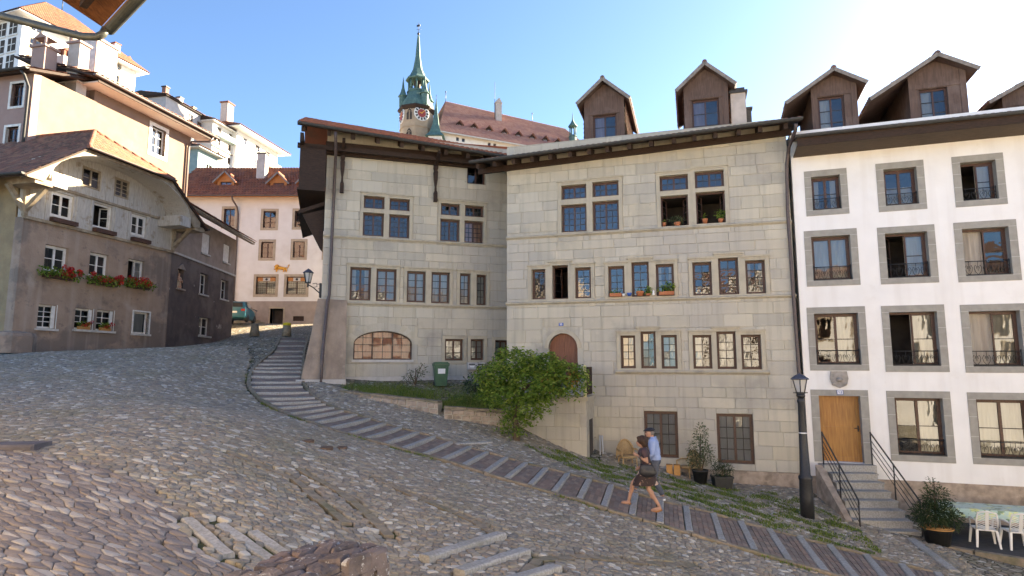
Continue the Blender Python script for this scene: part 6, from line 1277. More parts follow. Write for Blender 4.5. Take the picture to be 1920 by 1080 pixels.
o = sill_item('leafy_pot', 7.45, 4.73, 'bushy green plant at the right corner of the open upper window', .02); MB().lathe([(.06,0),(.09,.12)], n=14).build('pot', 'terracotta', o); leafy(o, [((0,0,.28),(.15,.1,.16))], 160, .08, 'leaf_green', 8)
# geranium boxes on house D
def dpt(u, y, z): return Matrix.Translation((-18.7707,23.0517,0)) @ Matrix.Rotation(DA, 4, 'Z') @ Vector((u,y,z))
for k, (a, b, z) in enumerate(((.72,2.25,3.45),(2.8,4.35,3.45),(4.78,6.15,3.55))):
    o = empty('geranium_box', dpt((a+b)/2,-.2,z), DA, ('leftmost','middle','rightmost')[k]+' window box of red geraniums on the grey house', 'window box', 'geranium boxes'); w_ = (b-a)/2
    MB().box(-w_*.8,-.12,0,w_*.8,.12,.2).build('box', 'brown_frame', o); rg = np.random.default_rng(20+k)
    P, D = blob_points([((x,-.08,.22),(.3,.2,.2)) for x in np.linspace(-w_*.85,w_*.85,5)], 620, rg, .2); leaves(P, D, .1, 'foliage', 'leaf_green', o, rg, .8)['kind'] = 'stuff'
    bl_ = [((rg.uniform(-w_,w_) if k else rg.uniform(-.2*w_,w_),-.2+rg.uniform(-.1,.1),rg.uniform(.15,.48)),(.07,.06,.055)) for _ in range(26)]; P, D = blob_points(bl_, 800, rg, .5); leaves(P, D, .055, 'blossoms', 'petal_red', o, rg, .9, .1)['kind'] = 'stuff'
for k, (a, b, z) in enumerate(((2.65,3.25,1.5),(3.7,4.3,1.5))):
    o = empty('geranium_pot', dpt((a+b)/2,-.03,z), DA, ('left','right')[k]+' small trough of red geraniums in the ground floor window', 'flower pot', 'ground floor geraniums'); MB().box(-.25,-.07,0,.25,.07,.14).build('trough', 'crate_wood', o); rg = np.random.default_rng(30+k)
    P, D = blob_points([((0,0,.22),(.28,.12,.12))], 150, rg, .2); leaves(P, D, .08, 'foliage', 'leaf_green', o, rg, .8)['kind'] = 'stuff'; P, D = blob_points([((.1+.1*i,-.08,.24+.04*i),(.07,.06,.06)) for i in range(-2,3)], 160, rg, .5); leaves(P, D, .05, 'blossoms', 'petal_red', o, rg, .9)['kind'] = 'stuff'
for k, (a, b) in enumerate(((.95,2.05),(2.9,3.95),(4.9,5.9))):
    o = empty('empty_planter', dpt((a+b)/2,-.2,5.72), DA, ('left','middle','right')[k]+' empty brown planter under the timber storey windows', 'window box', 'empty planters'); MB().box(-(b-a)/2,-.11,0,(b-a)/2,-.09,.17).box(-(b-a)/2,.09,0,(b-a)/2,.11,.17).box(-(b-a)/2,-.09,0,(b-a)/2,.09,.02).box(-(b-a)/2,-.09,.02,-(b-a)/2+.02,.09,.17).box((b-a)/2-.02,-.09,.02,(b-a)/2,.09,.17).build('box', 'brown_frame', o)
# ================================================================ lamps
def lantern(o, z, r=.17, h=.46):
    """six-sided street lantern, base at z"""
    m_ = MB()
    for k in range(6): a = math.pi/3*k; ca, sa = math.cos(a), math.sin(a); m_.tube([(r*.55*ca,r*.55*sa,z),(r*ca,r*sa,z+h*.72)], .013, 5)
    m_.lathe([(r*.62,z-.02),(r*.62,z+.02)], n=6, smooth=False); m_.build('lantern_frame', 'black_iron', o)
    for k in range(6):
        a, b = math.pi/3*k, math.pi/3*(k+1); q = .93
        MB().add([(r*.55*q*math.cos(a),r*.55*q*math.sin(a),z+.02),(r*.55*q*math.cos(b),r*.55*q*math.sin(b),z+.02),(r*q*math.cos(b),r*q*math.sin(b),z+h*.72),(r*q*math.cos(a),r*q*math.sin(a),z+h*.72)], [(0,1,2,3)]).build('lantern_pane', M('milk_glass', (.75,.74,.72), (.7,.69,.67), 3, .3, trans=.4), o)
    MB().lathe([(r*1.12,z+h*.7),(r*1.2,z+h*.73),(r*.95,z+h*.82),(r*.5,z+h*.95),(r*.2,z+h),(.02,z+h*1.04)], n=12).build('lantern_roof', M('lamp_blue', (.08,.09,.13), (.06,.065,.09), 8, .45, metal=.3), o)
lp = empty('lamp_post', (7.75,16.7,-3.97), R(6), 'black iron street lamp post with six sided lantern at the house corner', 'street lamp')
MB().lathe([(.17,0),(.17,.55),(.155,.95),(.175,1.0),(.175,1.06),(.135,1.1),(.1,2.2),(.08,2.95),(.1,3.0),(.1,3.04),(.07,3.08),(.06,3.15)], n=14).build('post', 'black_iron', lp)
MB().lathe([(.08,3.1),(.12,3.16),(.1,3.22)], n=12).bar((-.2,0,3.24),(.2,0,3.24), .025).bar((0,-.2,3.242),(0,.2,3.242), .025).build('collar', 'black_iron', lp); MB().lathe([(.105,2.17),(.107,2.2)], n=12).build('sticker_band', 'enamel_white', lp)
lantern(lp, 3.24, .2, .5)
wl = empty('wall_lantern', (-7.72,23.0,3.05), 0, 'small iron wall lantern on scrolled bracket at the buttressed corner', 'street lamp')
lantern(wl, .05, .17, .52); MB().tube([(0,0,.06),(0,0,-.12)], .03, 6).tube([(0,0,-.02),(.18,.1,-.12),(.42,.22,-.35)], .022, 6).tube([(.15,.08,.02),(.28,.14,.05),(.3,.15,-.08),(.22,.11,-.1)], .014, 5).tube([(.3,.15,.02),(.42,.2,.02),(.42,.2,-.15),(.34,.16,-.16)], .014, 5).box(.4,.1,-.5,.46,.34,.05).build('bracket', 'black_iron', wl)
# ================================================================ stairs to the white house door, terrace
sr = empty('door_stairs', (10.02,18.98,0), R(-4), 'worn stone stairs with iron railings up to the wooden door', 'stairs')
NS = 8
MB().box(-.75,-.35,-3.3,.75,.1,-2.93).build('step', 'grey_granite', sr)
for k in range(1, NS+1):
    wl_ = .62+.03*k; z = -2.93-.19*k; m_ = MB(); x0, x1 = -wl_, .6+.012*k
    m_.box(x0,-.35-.3*k,z-.55,x1,-.35-.3*(k-1)-.02,z-.04).box(x0-.02,-.37-.3*k,z-.04,x1+.02,-.35-.3*(k-1)-.01,z).build('step', 'grey_granite', sr)
MB().add([(-.95,-.2,-5),(-.72,-.2,-5),(-.72,-.2,-2.95),(-.95,-.2,-2.95),(-1.0,-2.6,-5),(-.86,-2.6,-5),(-.86,-2.6,-4.4),(-1.0,-2.6,-4.4)], [(0,3,2,1),(4,5,6,7),(0,4,7,3),(1,2,6,5),(3,7,6,2)]).build('cheek_wall', 'rubble_base', sr)
for s_, xa, xb in ((-1,-.72,-.8),(1,.68,.74)):
    rl = MB(); top0, top1 = Vector((xa,-.25,-2.0)), Vector((xb,-2.45,-3.5)); rl.tube([top0-Vector((0,.0,-.03)), top0, top1, top1-Vector((0,0,.12))], .022, 7)
    for d in (.22,.4,.58): rl.tube([top0-Vector((0,0,d)), top1-Vector((0,0,d))], .011, 5)
    for t in (0,.5,1): p = top0.lerp(top1, t); rl.tube([p, p-Vector((0,0,.95))], .018, 6)
    rl.build('railing', 'black_iron', sr)
tz = -4.42
ter = MB(); tp = [(10.5,16.15),(11.8,14.85),(14.2,13.2),(22,10),(24,16),(12.5,18.6),(10.8,18.6),(10.75,17)]
n = len(tp); ter.add([(x,y,tz) for x,y in tp]+[(x,y,tz-1.2) for x,y in tp], [tuple(range(n))]+[(k,k+n,(k+1)%n+n,(k+1)%n) for k in range(n)])
to = ter.build('terrace', 'asphalt'); tag(to, 'dark paved terrace beside the stairs of the white house', kind='structure')
for a, b in (((10.45,16.1),(11.1,15.42)),((11.12,15.4),(11.8,14.78)),((11.82,14.76),(13,13.95)),((13.02,13.93),(14.2,13.12))):
    a, b = Vector((*a,0)), Vector((*b,0)); d = (b-a).normalized(); s_ = Vector((-d.y,d.x,0))*.09
    MB().add([(a-s_)[:2]+(tz-.5,),(b-s_)[:2]+(tz-.5,),(b+s_)[:2]+(tz-.5,),(a+s_)[:2]+(tz-.5,),(a-s_)[:2]+(tz+.012,),(b-s_)[:2]+(tz+.012,),(b+s_)[:2]+(tz+.012,),(a+s_)[:2]+(tz+.012,)], [(4,5,6,7),(0,1,5,4),(1,2,6,5),(2,3,7,6),(3,0,4,7)]).build('edge_stone', 'kerb_stone', to)
rough_bar((9.95,15.95), (9.35,13.6), .2, .05, .2, 'kerb_bar', 'grey_granite', None); ob = bpy.data.objects['kerb_bar']; ob['kind'] = 'structure'; ob['label'] = 'sloping granite kerb below the stairs'
tb = empty('garden_table', (12.85,16.55,tz), R(-18.9), 'long table under a patterned cloth on the terrace', 'table')
MB().box(-1.6,-.42,.7,1.6,.42,.73).build('tabletop', 'dark_wood', tb)
for x in (-1.4,1.4):
    for y in (-.32,.32): MB().box(x-.04,y-.04,0,x+.04,y+.04,.7).build('leg', M('green_paint', (.03,.09,.05), rough=.6), tb)
M('oilcloth', (.42,.58,.52), (.35,.52,.47), 2, .35, spec=.5, voro=None, stain=[(6,.55,.58,(.1,.2,.1),.85), (4,.56,.6,(.62,.66,.22),.7)])
cl = MB(); nx_, ny_ = 30, 10; vs = []
us = [-1.85]+list(np.linspace(-1.62,1.62,nx_))+[1.8]; vs_ = [-.62]+list(np.linspace(-.44,.44,ny_))+[.6]
for i, u in enumerate(us):
    for j, v in enumerate(vs_):
        out = max(0, abs(u)-1.62)+max(0, abs(v)-.44); z = .738-(0 if out == 0 else .24+.03*math.sin(u*9+v*7)); uu = max(-1.66, min(1.66, u)) if out else u; vv = max(-.47, min(.47, v)) if out else v
        if out and i == 0 and j == 0: z -= .14
        vs.append((uu, vv, z))
m = len(vs_); cl.add(vs, [(i*m+j,(i+1)*m+j,(i+1)*m+j+1,i*m+j+1) for i in range(len(us)-1) for j in range(m-1)], False)
co = cl.build('tablecloth', 'oilcloth'); co.location = (12.85,16.55,tz); co.rotation_euler = (0,0,R(-18.9)); tag(co, 'pale green patterned oilcloth hanging over the terrace table', 'tablecloth')
M('white_plastic', (.72,.71,.69), (.66,.65,.63), 4, .45, spec=.5)
def plastic_chair(loc, rz, label):
    o = empty('plastic_chair', loc, R(rz), label, 'chair', 'white plastic chairs')
    MB().add([(-.23,-.22,.42),(.23,-.22,.42),(.21,.2,.42),(-.21,.2,.42),(-.23,-.22,.39),(.23,-.22,.39),(.21,.2,.39),(-.21,.2,.39)], [(0,1,2,3),(7,6,5,4),(0,4,5,1),(1,5,6,2),(2,6,7,3),(3,7,4,0)]).build('seat', 'white_plastic', o)
    # backrest at +y leaning back: frame and slanted slats
    f = MB(); bk = lambda x, z: (x*(1+.12*(z-.42)), .21+(z-.42)*.28, z)
    f.tube([bk(-.21,.42), bk(-.215,.65), bk(-.18,.84), bk(0,.88), bk(.18,.84), bk(.215,.65), bk(.21,.42)], .02, 6); f.box(-.035,.2,.4,.035,.23,.46); f.bar(bk(0,.42), bk(0,.86), .07, .02); f.build('back_frame', 'white_plastic', o)
    for s_ in (-1,1):
        for k in range(8): z = .48+.045*k; MB().bar(bk(s_*.04,z-.025), bk(s_*.2,z+.03), .012, .026, up=(0,1,.3)).build('slat', 'white_plastic', o)
    for x, y in ((-.22,-.2),(.22,-.2),(-.2,.2),(.2,.2)): MB().add([(x-.028,y-.028,.4),(x+.028,y-.028,.4),(x+.028,y+.028,.4),(x-.028,y+.028,.4),(x*1.2-.02,y*1.25-.02,0),(x*1.2+.02,y*1.25-.02,0),(x*1.2+.02,y*1.25+.02,0),(x*1.2-.02,y*1.25+.02,0)], [(0,1,2,3),(7,6,5,4),(0,4,5,1),(1,5,6,2),(2,6,7,3),(3,7,4,0)]).build('leg', 'white_plastic', o)
    for s_ in (-1,1): MB().tube([(s_*.23,.24,.64),(s_*.26,0,.65),(s_*.25,-.18,.62),(s_*.23,-.22,.42)], .02, 6).build('arm', 'white_plastic', o)
plastic_chair((11.72,15.85,tz), 158, 'white plastic chair nearest the potted conifer at the terrace table'); plastic_chair((12.32,15.62,tz), 165, 'white plastic chair at the right edge by the terrace table')
shrub('potted_conifer', (10.6,15.93,tz), 'dark feathery conifer in a round black pot beside the stairs', [((0,0,.75),(.5,.42,.35)),((.05,0,1.1),(.35,.3,.3)),((-.05,0,1.4),(.16,.16,.22)),((.35,0,.6),(.35,.3,.25)),((-.3,0,.7),(.3,.3,.3))], 3200, .1, 'leaf_dark', [[(0,0,.3),(0,0,.9),(.02,0,1.5)]], cat='plant', seed=15, pot=round_pot(.34,.42,'black_plastic','crate_wood'), shell=.15, aspect=.22)
# ================================================================ foreground parapet and overhanging eave
pw = empty('parapet_wall', (0,0,0), 0, 'rough stone parapet corner speckled with lichen in the bottom foreground', 'wall')
M('lichen_stone', (.15,.12,.115), (.085,.07,.068), 9, .95, .9, 30, stain=[(3,.52,.65,(.2,.14,.12),.6), (14,.6,.64,(.4,.39,.38),.8), (34,.62,.67,(.45,.45,.45),.7)])
PA, PB = Vector((-.88,3.72)), Vector((-1.95,1.6)); pd = (PB-PA).normalized(); ps = Vector((-pd.y,pd.x)); ps = ps if ps.x > 0 else -ps; PZ = -1.02
def pw3(u, v, z): q = PA+pd*u+ps*v; return (q.x, q.y, PZ+z)
PL_ = (PB-PA).length
MB().add([pw3(u,v,z) for z in (-1.6,-.03) for u, v in ((.03,-.2),(.03,.2),(PL_,.2),(PL_,-.2))], [(0,1,2,3),(7,6,5,4),(0,4,5,1),(1,5,6,2),(2,6,7,3),(3,7,4,0)]).build('core', 'lichen_stone', pw)
rg = random.Random(77)
for poly in cells(0, PL_, -.23, .23, .15, .085, .1, .42, 21, lambda x, y: np.ones(len(x), bool)):
    vs, fs = stone_rings(poly, [(.97,-.08),(.95,.0),(.8,.016),(.5,.02)], rg); tl = (rg.uniform(-.08,.08), rg.uniform(-.08,.08)); cx_ = sum(p[0] for p in poly)/len(poly); cy_ = sum(p[1] for p in poly)/len(poly); dz = rg.uniform(-.012,.014)
    V_s = [pw3(max(-.02,x)+rg.uniform(-.004,.004), max(-.235,min(.235,y))+rg.uniform(-.004,.004), z+dz+(x-cx_)*tl[0]+(y-cy_)*tl[1]+rg.uniform(-.004,.004)) for x, y, z in vs]
    MB().add(V_s, fs).build('coping_stone', 'lichen_stone', pw)
for face in ('side', 'end'):
    z = -.06
    while z > -.9:
        h = rg.uniform(.09,.16); c = -rg.uniform(0,.1); Lf = PL_ if face == 'side' else .46
        while c < Lf:
            l = rg.uniform(.14,.32); c0, c1 = max(c,0), min(c+l,Lf); c += l
            if c1-c0 < .05: continue
            j_ = lambda q: rg.uniform(-q,q); o_ = .23+rg.uniform(-.012,.015)
            f4 = [(c0+.006,z-h+.008),(c1-.006,z-h+.008),(c1-.006,z-.004),(c0+.006,z-.004)]; cm = ((c0+c1)/2, z-h/2)
            g3 = (lambda u, d, zz: pw3(u, d, zz)) if face == 'side' else (lambda u, d, zz: pw3(.2-d, u-.23, zz))
            inn = [g3(x+j_(.01), .19, zz+j_(.008)) for x, zz in f4]; out_ = [g3(x*.85+cm[0]*.15, o_, zz*.85+cm[1]*.15) for x, zz in f4]
            MB().add(inn+out_, [(4,5,6,7),(0,1,5,4),(1,2,6,5),(2,3,7,6),(3,0,4,7)]).build('wall_stone', 'lichen_stone', pw)
        z -= h
nb_ = empty('eave_house', (0,0,0), 0, 'timber eave corner with gutter and downpipe overhanging at top left', 'house')
T_, G_, V_ = Vector((-7.02,9.85,5.75)), Vector((-4.9,8.13,5.9)), Vector((-7.75,6.2,5.85)); up = Vector((0,0,1))
W0 = [T_, G_, G_+Vector((-3.2,-4.5,1.2)), V_+Vector((-1.5,-4,.6)), V_]
MB().add([tuple(p) for p in W0]+[tuple(p+up*.14) for p in W0], [(4,3,2,1,0),(5,6,7,8,9)]+[(k,(k+1)%5,(k+1)%5+5,k+5) for k in range(5)]).build('eave_boards', M('warm_board', (.22,.085,.03), (.12,.045,.018), 5, .7, .4, 30, stretch=(6,1,6)), nb_)
g = MB(); e = (G_-T_).normalized(); off = Vector((.09,.08,.02)); gutter(g, T_+off-e*.05, G_+off, .1); g.build('gutter', M('green_zinc', (.1,.105,.09), (.07,.072,.062), 8, .45, metal=.4, spec=.5), nb_)
MB().tube([T_+Vector((.06,.03,-.02)), T_+Vector((.03,.0,-.14)), T_+Vector((-.05,-.02,-.2)), T_+Vector((-.3,-.02,-.19)), (-8.74,9.8,5.92), (-10.5,9.75,6.2)], .065, 10).build('downpipe', 'green_zinc', nb_)
MB().box(-13,-9,-3,-7.6,6.0,5.6).build('wall', 'cream_render', nb_)
MB().bar(T_.lerp(G_,.2)-up*.06+Vector((-.25,-.35,0)), G_-up*.06+Vector((-.25,-.35,0)), .1, .12).build('edge_beam', 'dark_wood', nb_)
# ================================================================ bollards, car, lane details
for x, y, yl in ((-14.25,34.0,0), (-10.75,29.3,1)):
    o = empty('bollard', (x,y,h1(x,y)-.02), 0, 'rounded stone bollard with a yellow painted top' if yl else 'plain rounded stone bollard nearest the dark house', 'bollard')
    MB().lathe([(.26,0),(.24,.3),(.2,.55),(.16,.66),(.08,.72),(.01,.73)] if not yl else [(.22,0),(.2,.3),(.18,.5),(.17,.52)], n=14).build('stone', 'kerb_stone', o)
    if yl: MB().lathe([(.19,.52),(.19,.62),(.1,.66)], n=14).build('yellow_top', M('yellow_mark', (.75,.6,.03), (.6,.48,.03), 6, .6), o)
car = empty('parked_car', (-19.35,43.4,h1(-19.35,43.4)+.02), R(102), 'teal hatchback parked behind the dark house, seen from the rear', 'car')
M('car_teal', (.02,.13,.18), (.018,.115,.16), 2, .3, spec=.6); M('car_glass', (.03,.035,.04), rough=.1, spec=.7)
# body along +x (front), cross sections
sec = [(-1.85,.72,.42,.8,.85),(-1.8,.8,.3,.86,1.0),(-1.55,.83,.25,.92,1.36),(-.9,.84,.25,.94,1.45),(0,.84,.25,.92,1.42),(.55,.83,.25,.9,1.05),(1.3,.8,.27,.82,.9),(1.75,.7,.35,.66,.7)]
vs = []
for x, w_, zb, zm, zt in sec: tw = w_*.74 if zt > 1.02 else w_*.92; vs += [(x,-w_*.92,zb),(x,-w_,zb+.2),(x,-w_,zm),(x,-tw,zt),(x,tw,zt),(x,w_,zm),(x,w_,zb+.2),(x,w_*.92,zb)]
cb = MB().add(vs, [(k*8+j,(k+1)*8+j,(k+1)*8+(j+1)%8,k*8+(j+1)%8) for k in range(len(sec)-1) for j in range(8)]+[tuple(range(7,-1,-1)), tuple(range(56,64))]).build('body', 'car_teal', car)
bv = cb.modifiers.new('bevel','BEVEL'); bv.width = .05; bv.segments = 2
MB().add([(-1.81,-.58,1.0),(-1.81,.58,1.0),(-1.62,.52,1.32),(-1.62,-.52,1.32)], [(3,2,1,0)]).build('rear_window', 'car_glass', car)
for s_ in (-1,1):
    MB().add([(-1.35,s_*.855,.98),(.35,s_*.85,.98),(-.05,s_*.69,1.36),(-1.3,s_*.69,1.38)], [(0,1,2,3) if s_ < 0 else (3,2,1,0)]).build('side_window', 'car_glass', car)
    MB().box(-1.86,min(s_*.5,s_*.74),.72,-1.8,max(s_*.5,s_*.74),.86).build('tail_light', M('tail_red', (.5,.03,.02), rough=.3), car)
    for x in (-1.15,1.15):
        t_ = MB().lathe([(.2,-.1),(.3,-.09),(.31,0),(.3,.09),(.2,.1)], n=18).build('wheel', 'black_plastic', car); t_.location = (x,s_*.74,.3); t_.rotation_euler = (R(90),0,0); MB().lathe([(.19,-.11),(.19,.11)], n=14).build('rim', 'zinc', t_)
MB().box(-1.92,-.78,.38,-1.8,.78,.56).build('bumper', 'car_teal', car); MB().box(-1.935,-.26,.58,-1.86,.26,.7).build('number_plate', 'enamel_white', car)
ls = empty('lane_stairs', (-20.2,46.2,h1(-20.2,46.2)), 0, 'short stairs with iron railing climbing beside the parked car', 'stairs')
for k in range(7): MB().box(-2.6+.0*k,-.1+.0*k,0,.9-.38*k,1.7,.17*(k+1)).build('step', 'kerb_stone', ls) if False else MB().box(-2.6,0,.17*k,.9-.38*k,1.7,.17*(k+1)-.004).build('step', 'kerb_stone', ls)
rl = MB(); rl.tube([(1.0,-.1,.9),(.3,-.1,1.2),(-1.6,-.1,2.1),(-2.6,-.1,2.2)], .03, 6)
for k in range(7): rl.tube([(.9-.5*k,-.1,.1+.17*k),(.9-.5*k,-.1,.95+.2*k)], .02, 5)
rl.build('railing', 'black_iron', ls)
MB().tube([(-18.4,22.9,0),(-18.0,22.5,0)], .1)
so_ = empty('mounting_block', (-18.6,22.9,h1(-18.6,22.9)-.05), R(77), 'rough grey stone block at the foot of the grey house by the left edge', 'stone block'); MB().lathe([(.75,0),(.75,.62),(.68,.75),(.4,.8)], n=7, smooth=False).build('stone', 'grey_render', so_)
ld = empty('ledge_stone', (-6.85,8.75,h1(-6.85,8.75)), R(8), 'flat dark ledge stone at the left edge of the flagstones', 'stone slab'); MB().block(-1.4,-.25,-.1,.3,.2,.06,.03).build('stone', M('slate', (.14,.125,.13), (.1,.09,.095), 5, .8, .4, 30), ld)
# ================================================================ people
M('skin', (.42,.24,.16), (.37,.2,.135), 6, .55, spec=.4); M('hair_dark', (.03,.016,.011), (.05,.026,.016), 30, .6, .6, 90, stretch=(1,1,.3)); M('shirt_blue', (.32,.4,.62), (.27,.35,.57), 12, .85, .3, 25); M('trouser_grey', (.1,.11,.135), (.08,.088,.11), 12, .9, .3, 25); M('cap_navy', (.025,.03,.045), (.018,.02,.03), 20, .9); M('bag_black', (.015,.015,.017), (.022,.022,.024), 6, .45, .3, 20, spec=.5)
M('print_top', (.07,.045,.05), (.3,.27,.28), 7, .85, lo=.56, hi=.62); M('print_skirt', (.045,.03,.028), (.5,.36,.28), 7, .85, lo=.57, hi=.6, stain=[(7,.58,.62,(.25,.13,.08),.8)]); M('sandal', (.36,.17,.07), (.28,.13,.05), 8, .7); M('sneaker', (.2,.2,.23), (.16,.16,.19), 8, .8)
def skinmesh(name, mb, mat, parent, vox=.014, smooth=6):
    o = mb.build(name, mat, parent); r_ = o.modifiers.new('remesh', 'REMESH'); r_.mode = 'VOXEL'; r_.voxel_size = vox; r_.use_smooth_shade = True; s_ = o.modifiers.new('smooth', 'SMOOTH'); s_.iterations = smooth; s_.factor = .5; return o
def lerp3(a, b, t): return tuple(a[i]+(b[i]-a[i])*t for i in range(3))
def limb(mb, pts, rs, n=10):
    P, Q = [], []
    for k in range(len(pts)-1):
        for t in (0, .33, .66): P.append(lerp3(pts[k], pts[k+1], t)); Q.append(rs[k]+(rs[k+1]-rs[k])*t)
    P.append(pts[-1]); Q.append(rs[-1]); mb.tube(P, Q, n)
def ellip(mb, c, r, tilt=0, n=14, m=9):
    vs = []; fs = []; ct, st_ = math.cos(tilt), math.sin(tilt)
    for i in range(m+1):
        ph = math.pi*i/m
        for j in range(n):
            th = 2*math.pi*j/n; x, y, z = r[0]*math.sin(ph)*math.cos(th), r[1]*math.sin(ph)*math.sin(th), r[2]*math.cos(ph); vs.append((c[0]+x*ct+z*st_, c[1]+y, c[2]-x*st_+z*ct))
    fs = [(i*n+j,i*n+(j+1)%n,(i+1)*n+(j+1)%n,(i+1)*n+j) for i in range(m) for j in range(n)]; mb.add(vs, fs, True)
def hand(mb, w, d, side):
    """w wrist, d unit direction of the relaxed hand; five curled fingers"""
    w = Vector(w); d = Vector(d).normalized(); up_ = Vector((1,0,0)); up_ = (up_-d*up_.dot(d)).normalized(); s_ = d.cross(up_)
    mb.tube([w, w+d*.04, w+d*.085], [.022,.03,.027], 8)
    for k, l in enumerate((.06,.07,.065,.05)): b0 = w+d*.075+up_*(.024-.016*k); mb.tube([b0, b0+d*l*.5+s_*side*.006, b0+d*l*.85+s_*side*.03], [.0095,.009,.007], 6)
    t0 = w+d*.03+up_*.025; mb.tube([t0, t0+d*.025+up_*.022, t0+d*.06+up_*.024+s_*side*.01], [.011,.01,.008], 6)
def head(mb, c, r=.1, tilt=0):
    ellip(mb, c, (r*.98,r*.77,r*1.2), tilt); ellip(mb, (c[0]+.035*r/.1,0+c[1],c[2]-.06*r/.1), (r*.62,r*.55,r*.6), tilt)
    mb.tube([(c[0]+r*.9,c[1],c[2]+.005),(c[0]+r*1.18,c[1],c[2]-.035),(c[0]+r*.92,c[1],c[2]-.045)], [.012,.016,.012], 6)
    for s_ in (-1,1): ellip(mb, (c[0]-.01,c[1]+s_*r*.78,c[2]-.01), (.022,.012,.032), 0, 8, 6)
    mb.tube([(c[0]+r*.86,c[1]-.025,c[2]-.07),(c[0]+r*.93,c[1],c[2]-.07),(c[0]+r*.86,c[1]+.025,c[2]-.07)], .011, 6)
def face_bits(c, r, parent):
    for s_ in (-1,1): e_ = MB(); ellip(e_, (c[0]+r*.86,c[1]+s_*.034,c[2]+.012), (.012,.014,.009), 0, 8, 6); e_.build('eye', 'hair_dark', parent)
def shoe(mb, ank, toe, h=.05):
    a, t = Vector(ank), Vector(toe); d = (t-a); mb.tube([a-d*.28+Vector((0,0,.005)), a+d*.1, a+d*.6, t], [.038,.045,.044,.026], 9)
# --- man: cap, blue shirt, grey trousers
mx, my = 3.44, 15.08; mz = h1(mx, my)
man = empty('person', (mx,my,mz+.03), R(166), 'walking man in navy flat cap, light blue shirt and grey trousers', 'person')
hipz = .93; lean = .07
body = MB(); hc = (.13,0,1.61); head(body, hc, .1, .12); body.tube([(.05,0,1.42),(.075,0,1.5),(.1,0,1.56)], [.06,.055,.055], 10)
LH, RH = (.0,.1,hipz), (.0,-.1,hipz)
fk, fa = (.36,.1,.58), (.53,.1,.19); rk, ra = (.05,-.1,.5), (-.16,-.1,.09)
limb(body, [LH, fk, fa], [.085,.058,.04]); limb(body, [RH, rk, ra], [.085,.058,.04]); ellip(body, (0,0,.95), (.115,.155,.13)); ellip(body, (.02,0,1.12), (.11,.145,.2)); ellip(body, (.045,0,1.32), (.115,.17,.17))
arms = [((.05,.2,1.4),(-.06,.25,1.13),(.1,.23,.93)), ((.05,-.2,1.4),(.06,-.25,1.12),(.26,-.2,1.02))]
for s_, (sh, el, wr) in zip((1,-1), arms): limb(body, [sh, el, wr], [.055,.042,.03]); dv = Vector(wr)-Vector(el); hand(body, wr, dv, -s_)
bo = skinmesh('body', body, 'skin', man); face_bits(hc, .1, bo)
sh_ = MB(); ellip(sh_, (.005,0,1.0), (.14,.175,.16)); ellip(sh_, (.015,0,1.14), (.135,.165,.22)); ellip(sh_, (.045,0,1.32), (.138,.19,.185)); sh_.tube([(.06,0,1.42),(.075,0,1.48)], [.09,.07], 12)
for sh, el, wr in arms: limb(sh_, [(sh[0],sh[1]*.6,sh[2]+.02), (sh[0],sh[1],sh[2]+.005), el, lerp3(el, wr, .8)], [.1,.088,.064,.05])
skinmesh('shirt', sh_, 'shirt_blue', man, .014, 4); MB().tube([(.11,-.05,1.5),(.02,-.075,1.5),(-.02,0,1.51),(.02,.075,1.5),(.11,.05,1.5)], .02, 6).build('collar', 'shirt_blue', man)
tr = MB(); ellip(tr, (0,0,.93), (.13,.17,.14)); limb(tr, [LH, fk, lerp3(fk, fa, .92)], [.105,.08,.066]); limb(tr, [RH, rk, lerp3(rk, ra, .92)], [.105,.08,.066]); skinmesh('trousers', tr, 'trouser_grey', man, .014, 4)
for an, to_ in ((fa,(.71,.1,.15)),(ra,(.02,-.1,.0))):
    s2 = MB(); a2 = (an[0]+.01,an[1],an[2]-.05); shoe(s2, a2, to_); so2 = skinmesh('shoe', s2, 'sneaker', man, .01, 3); d = Vector(to_)-Vector(a2); MB().tube([Vector(a2)-d*.35-Vector((0,0,.035)), Vector(a2)+d*.4-Vector((0,0,.04)), Vector(to_)-Vector((0,0,.018))], [.03,.038,.024], 8).build('sole', 'enamel_white', so2)
cp = MB(); ellip(cp, (hc[0]-.005,0,hc[2]+.075), (.125,.1,.055), .1); ellip(cp, (hc[0]+.1,0,hc[2]+.055), (.07,.075,.018), .25); skinmesh('flat_cap', cp, 'cap_navy', man, .01, 3)
man.scale = (.95,-.95,.95)
hr = MB(); ellip(hr, (hc[0]-.03,0,hc[2]+.0), (.085,.083,.08)); skinmesh('hair', hr, M('hair_grey', (.2,.17,.15), (.14,.12,.1), 30, .7), man, .012, 2)
# --- woman: print dress, bag
wx, wy = 2.98, 14.0; wz = h1(wx, wy)
wom = empty('person', (wx,wy,wz+.02), R(168), 'walking woman with short dark hair in dark top and patterned skirt', 'person')
body = MB(); hc = (.1,0,1.455); head(body, hc, .095, .08); body.tube([(.045,0,1.28),(.06,0,1.35),(.08,0,1.41)], [.05,.045,.047], 10)
LH, RH = (.0,.085,.84), (.0,-.085,.84); fk, fa = (.3,.085,.53), (.4,.085,.17); rk, ra = (-.04,-.085,.45), (-.26,-.085,.1)
limb(body, [LH, fk, fa], [.09,.056,.036]); limb(body, [RH, rk, ra], [.09,.056,.036])
for k_, a_ in ((fk, fa), (rk, ra)): ellip(body, lerp3(k_, a_, .3), (.052,.05,.1))
ellip(body, (0,0,.88), (.125,.165,.13)); ellip(body, (.02,0,1.03), (.095,.125,.17)); ellip(body, (.04,0,1.18), (.115,.145,.14))
arms = [((.045,.165,1.26),(-.02,.21,1.02),(.14,.18,.88)), ((.045,-.165,1.26),(-.03,-.21,1.04),(.17,-.16,1.17))]
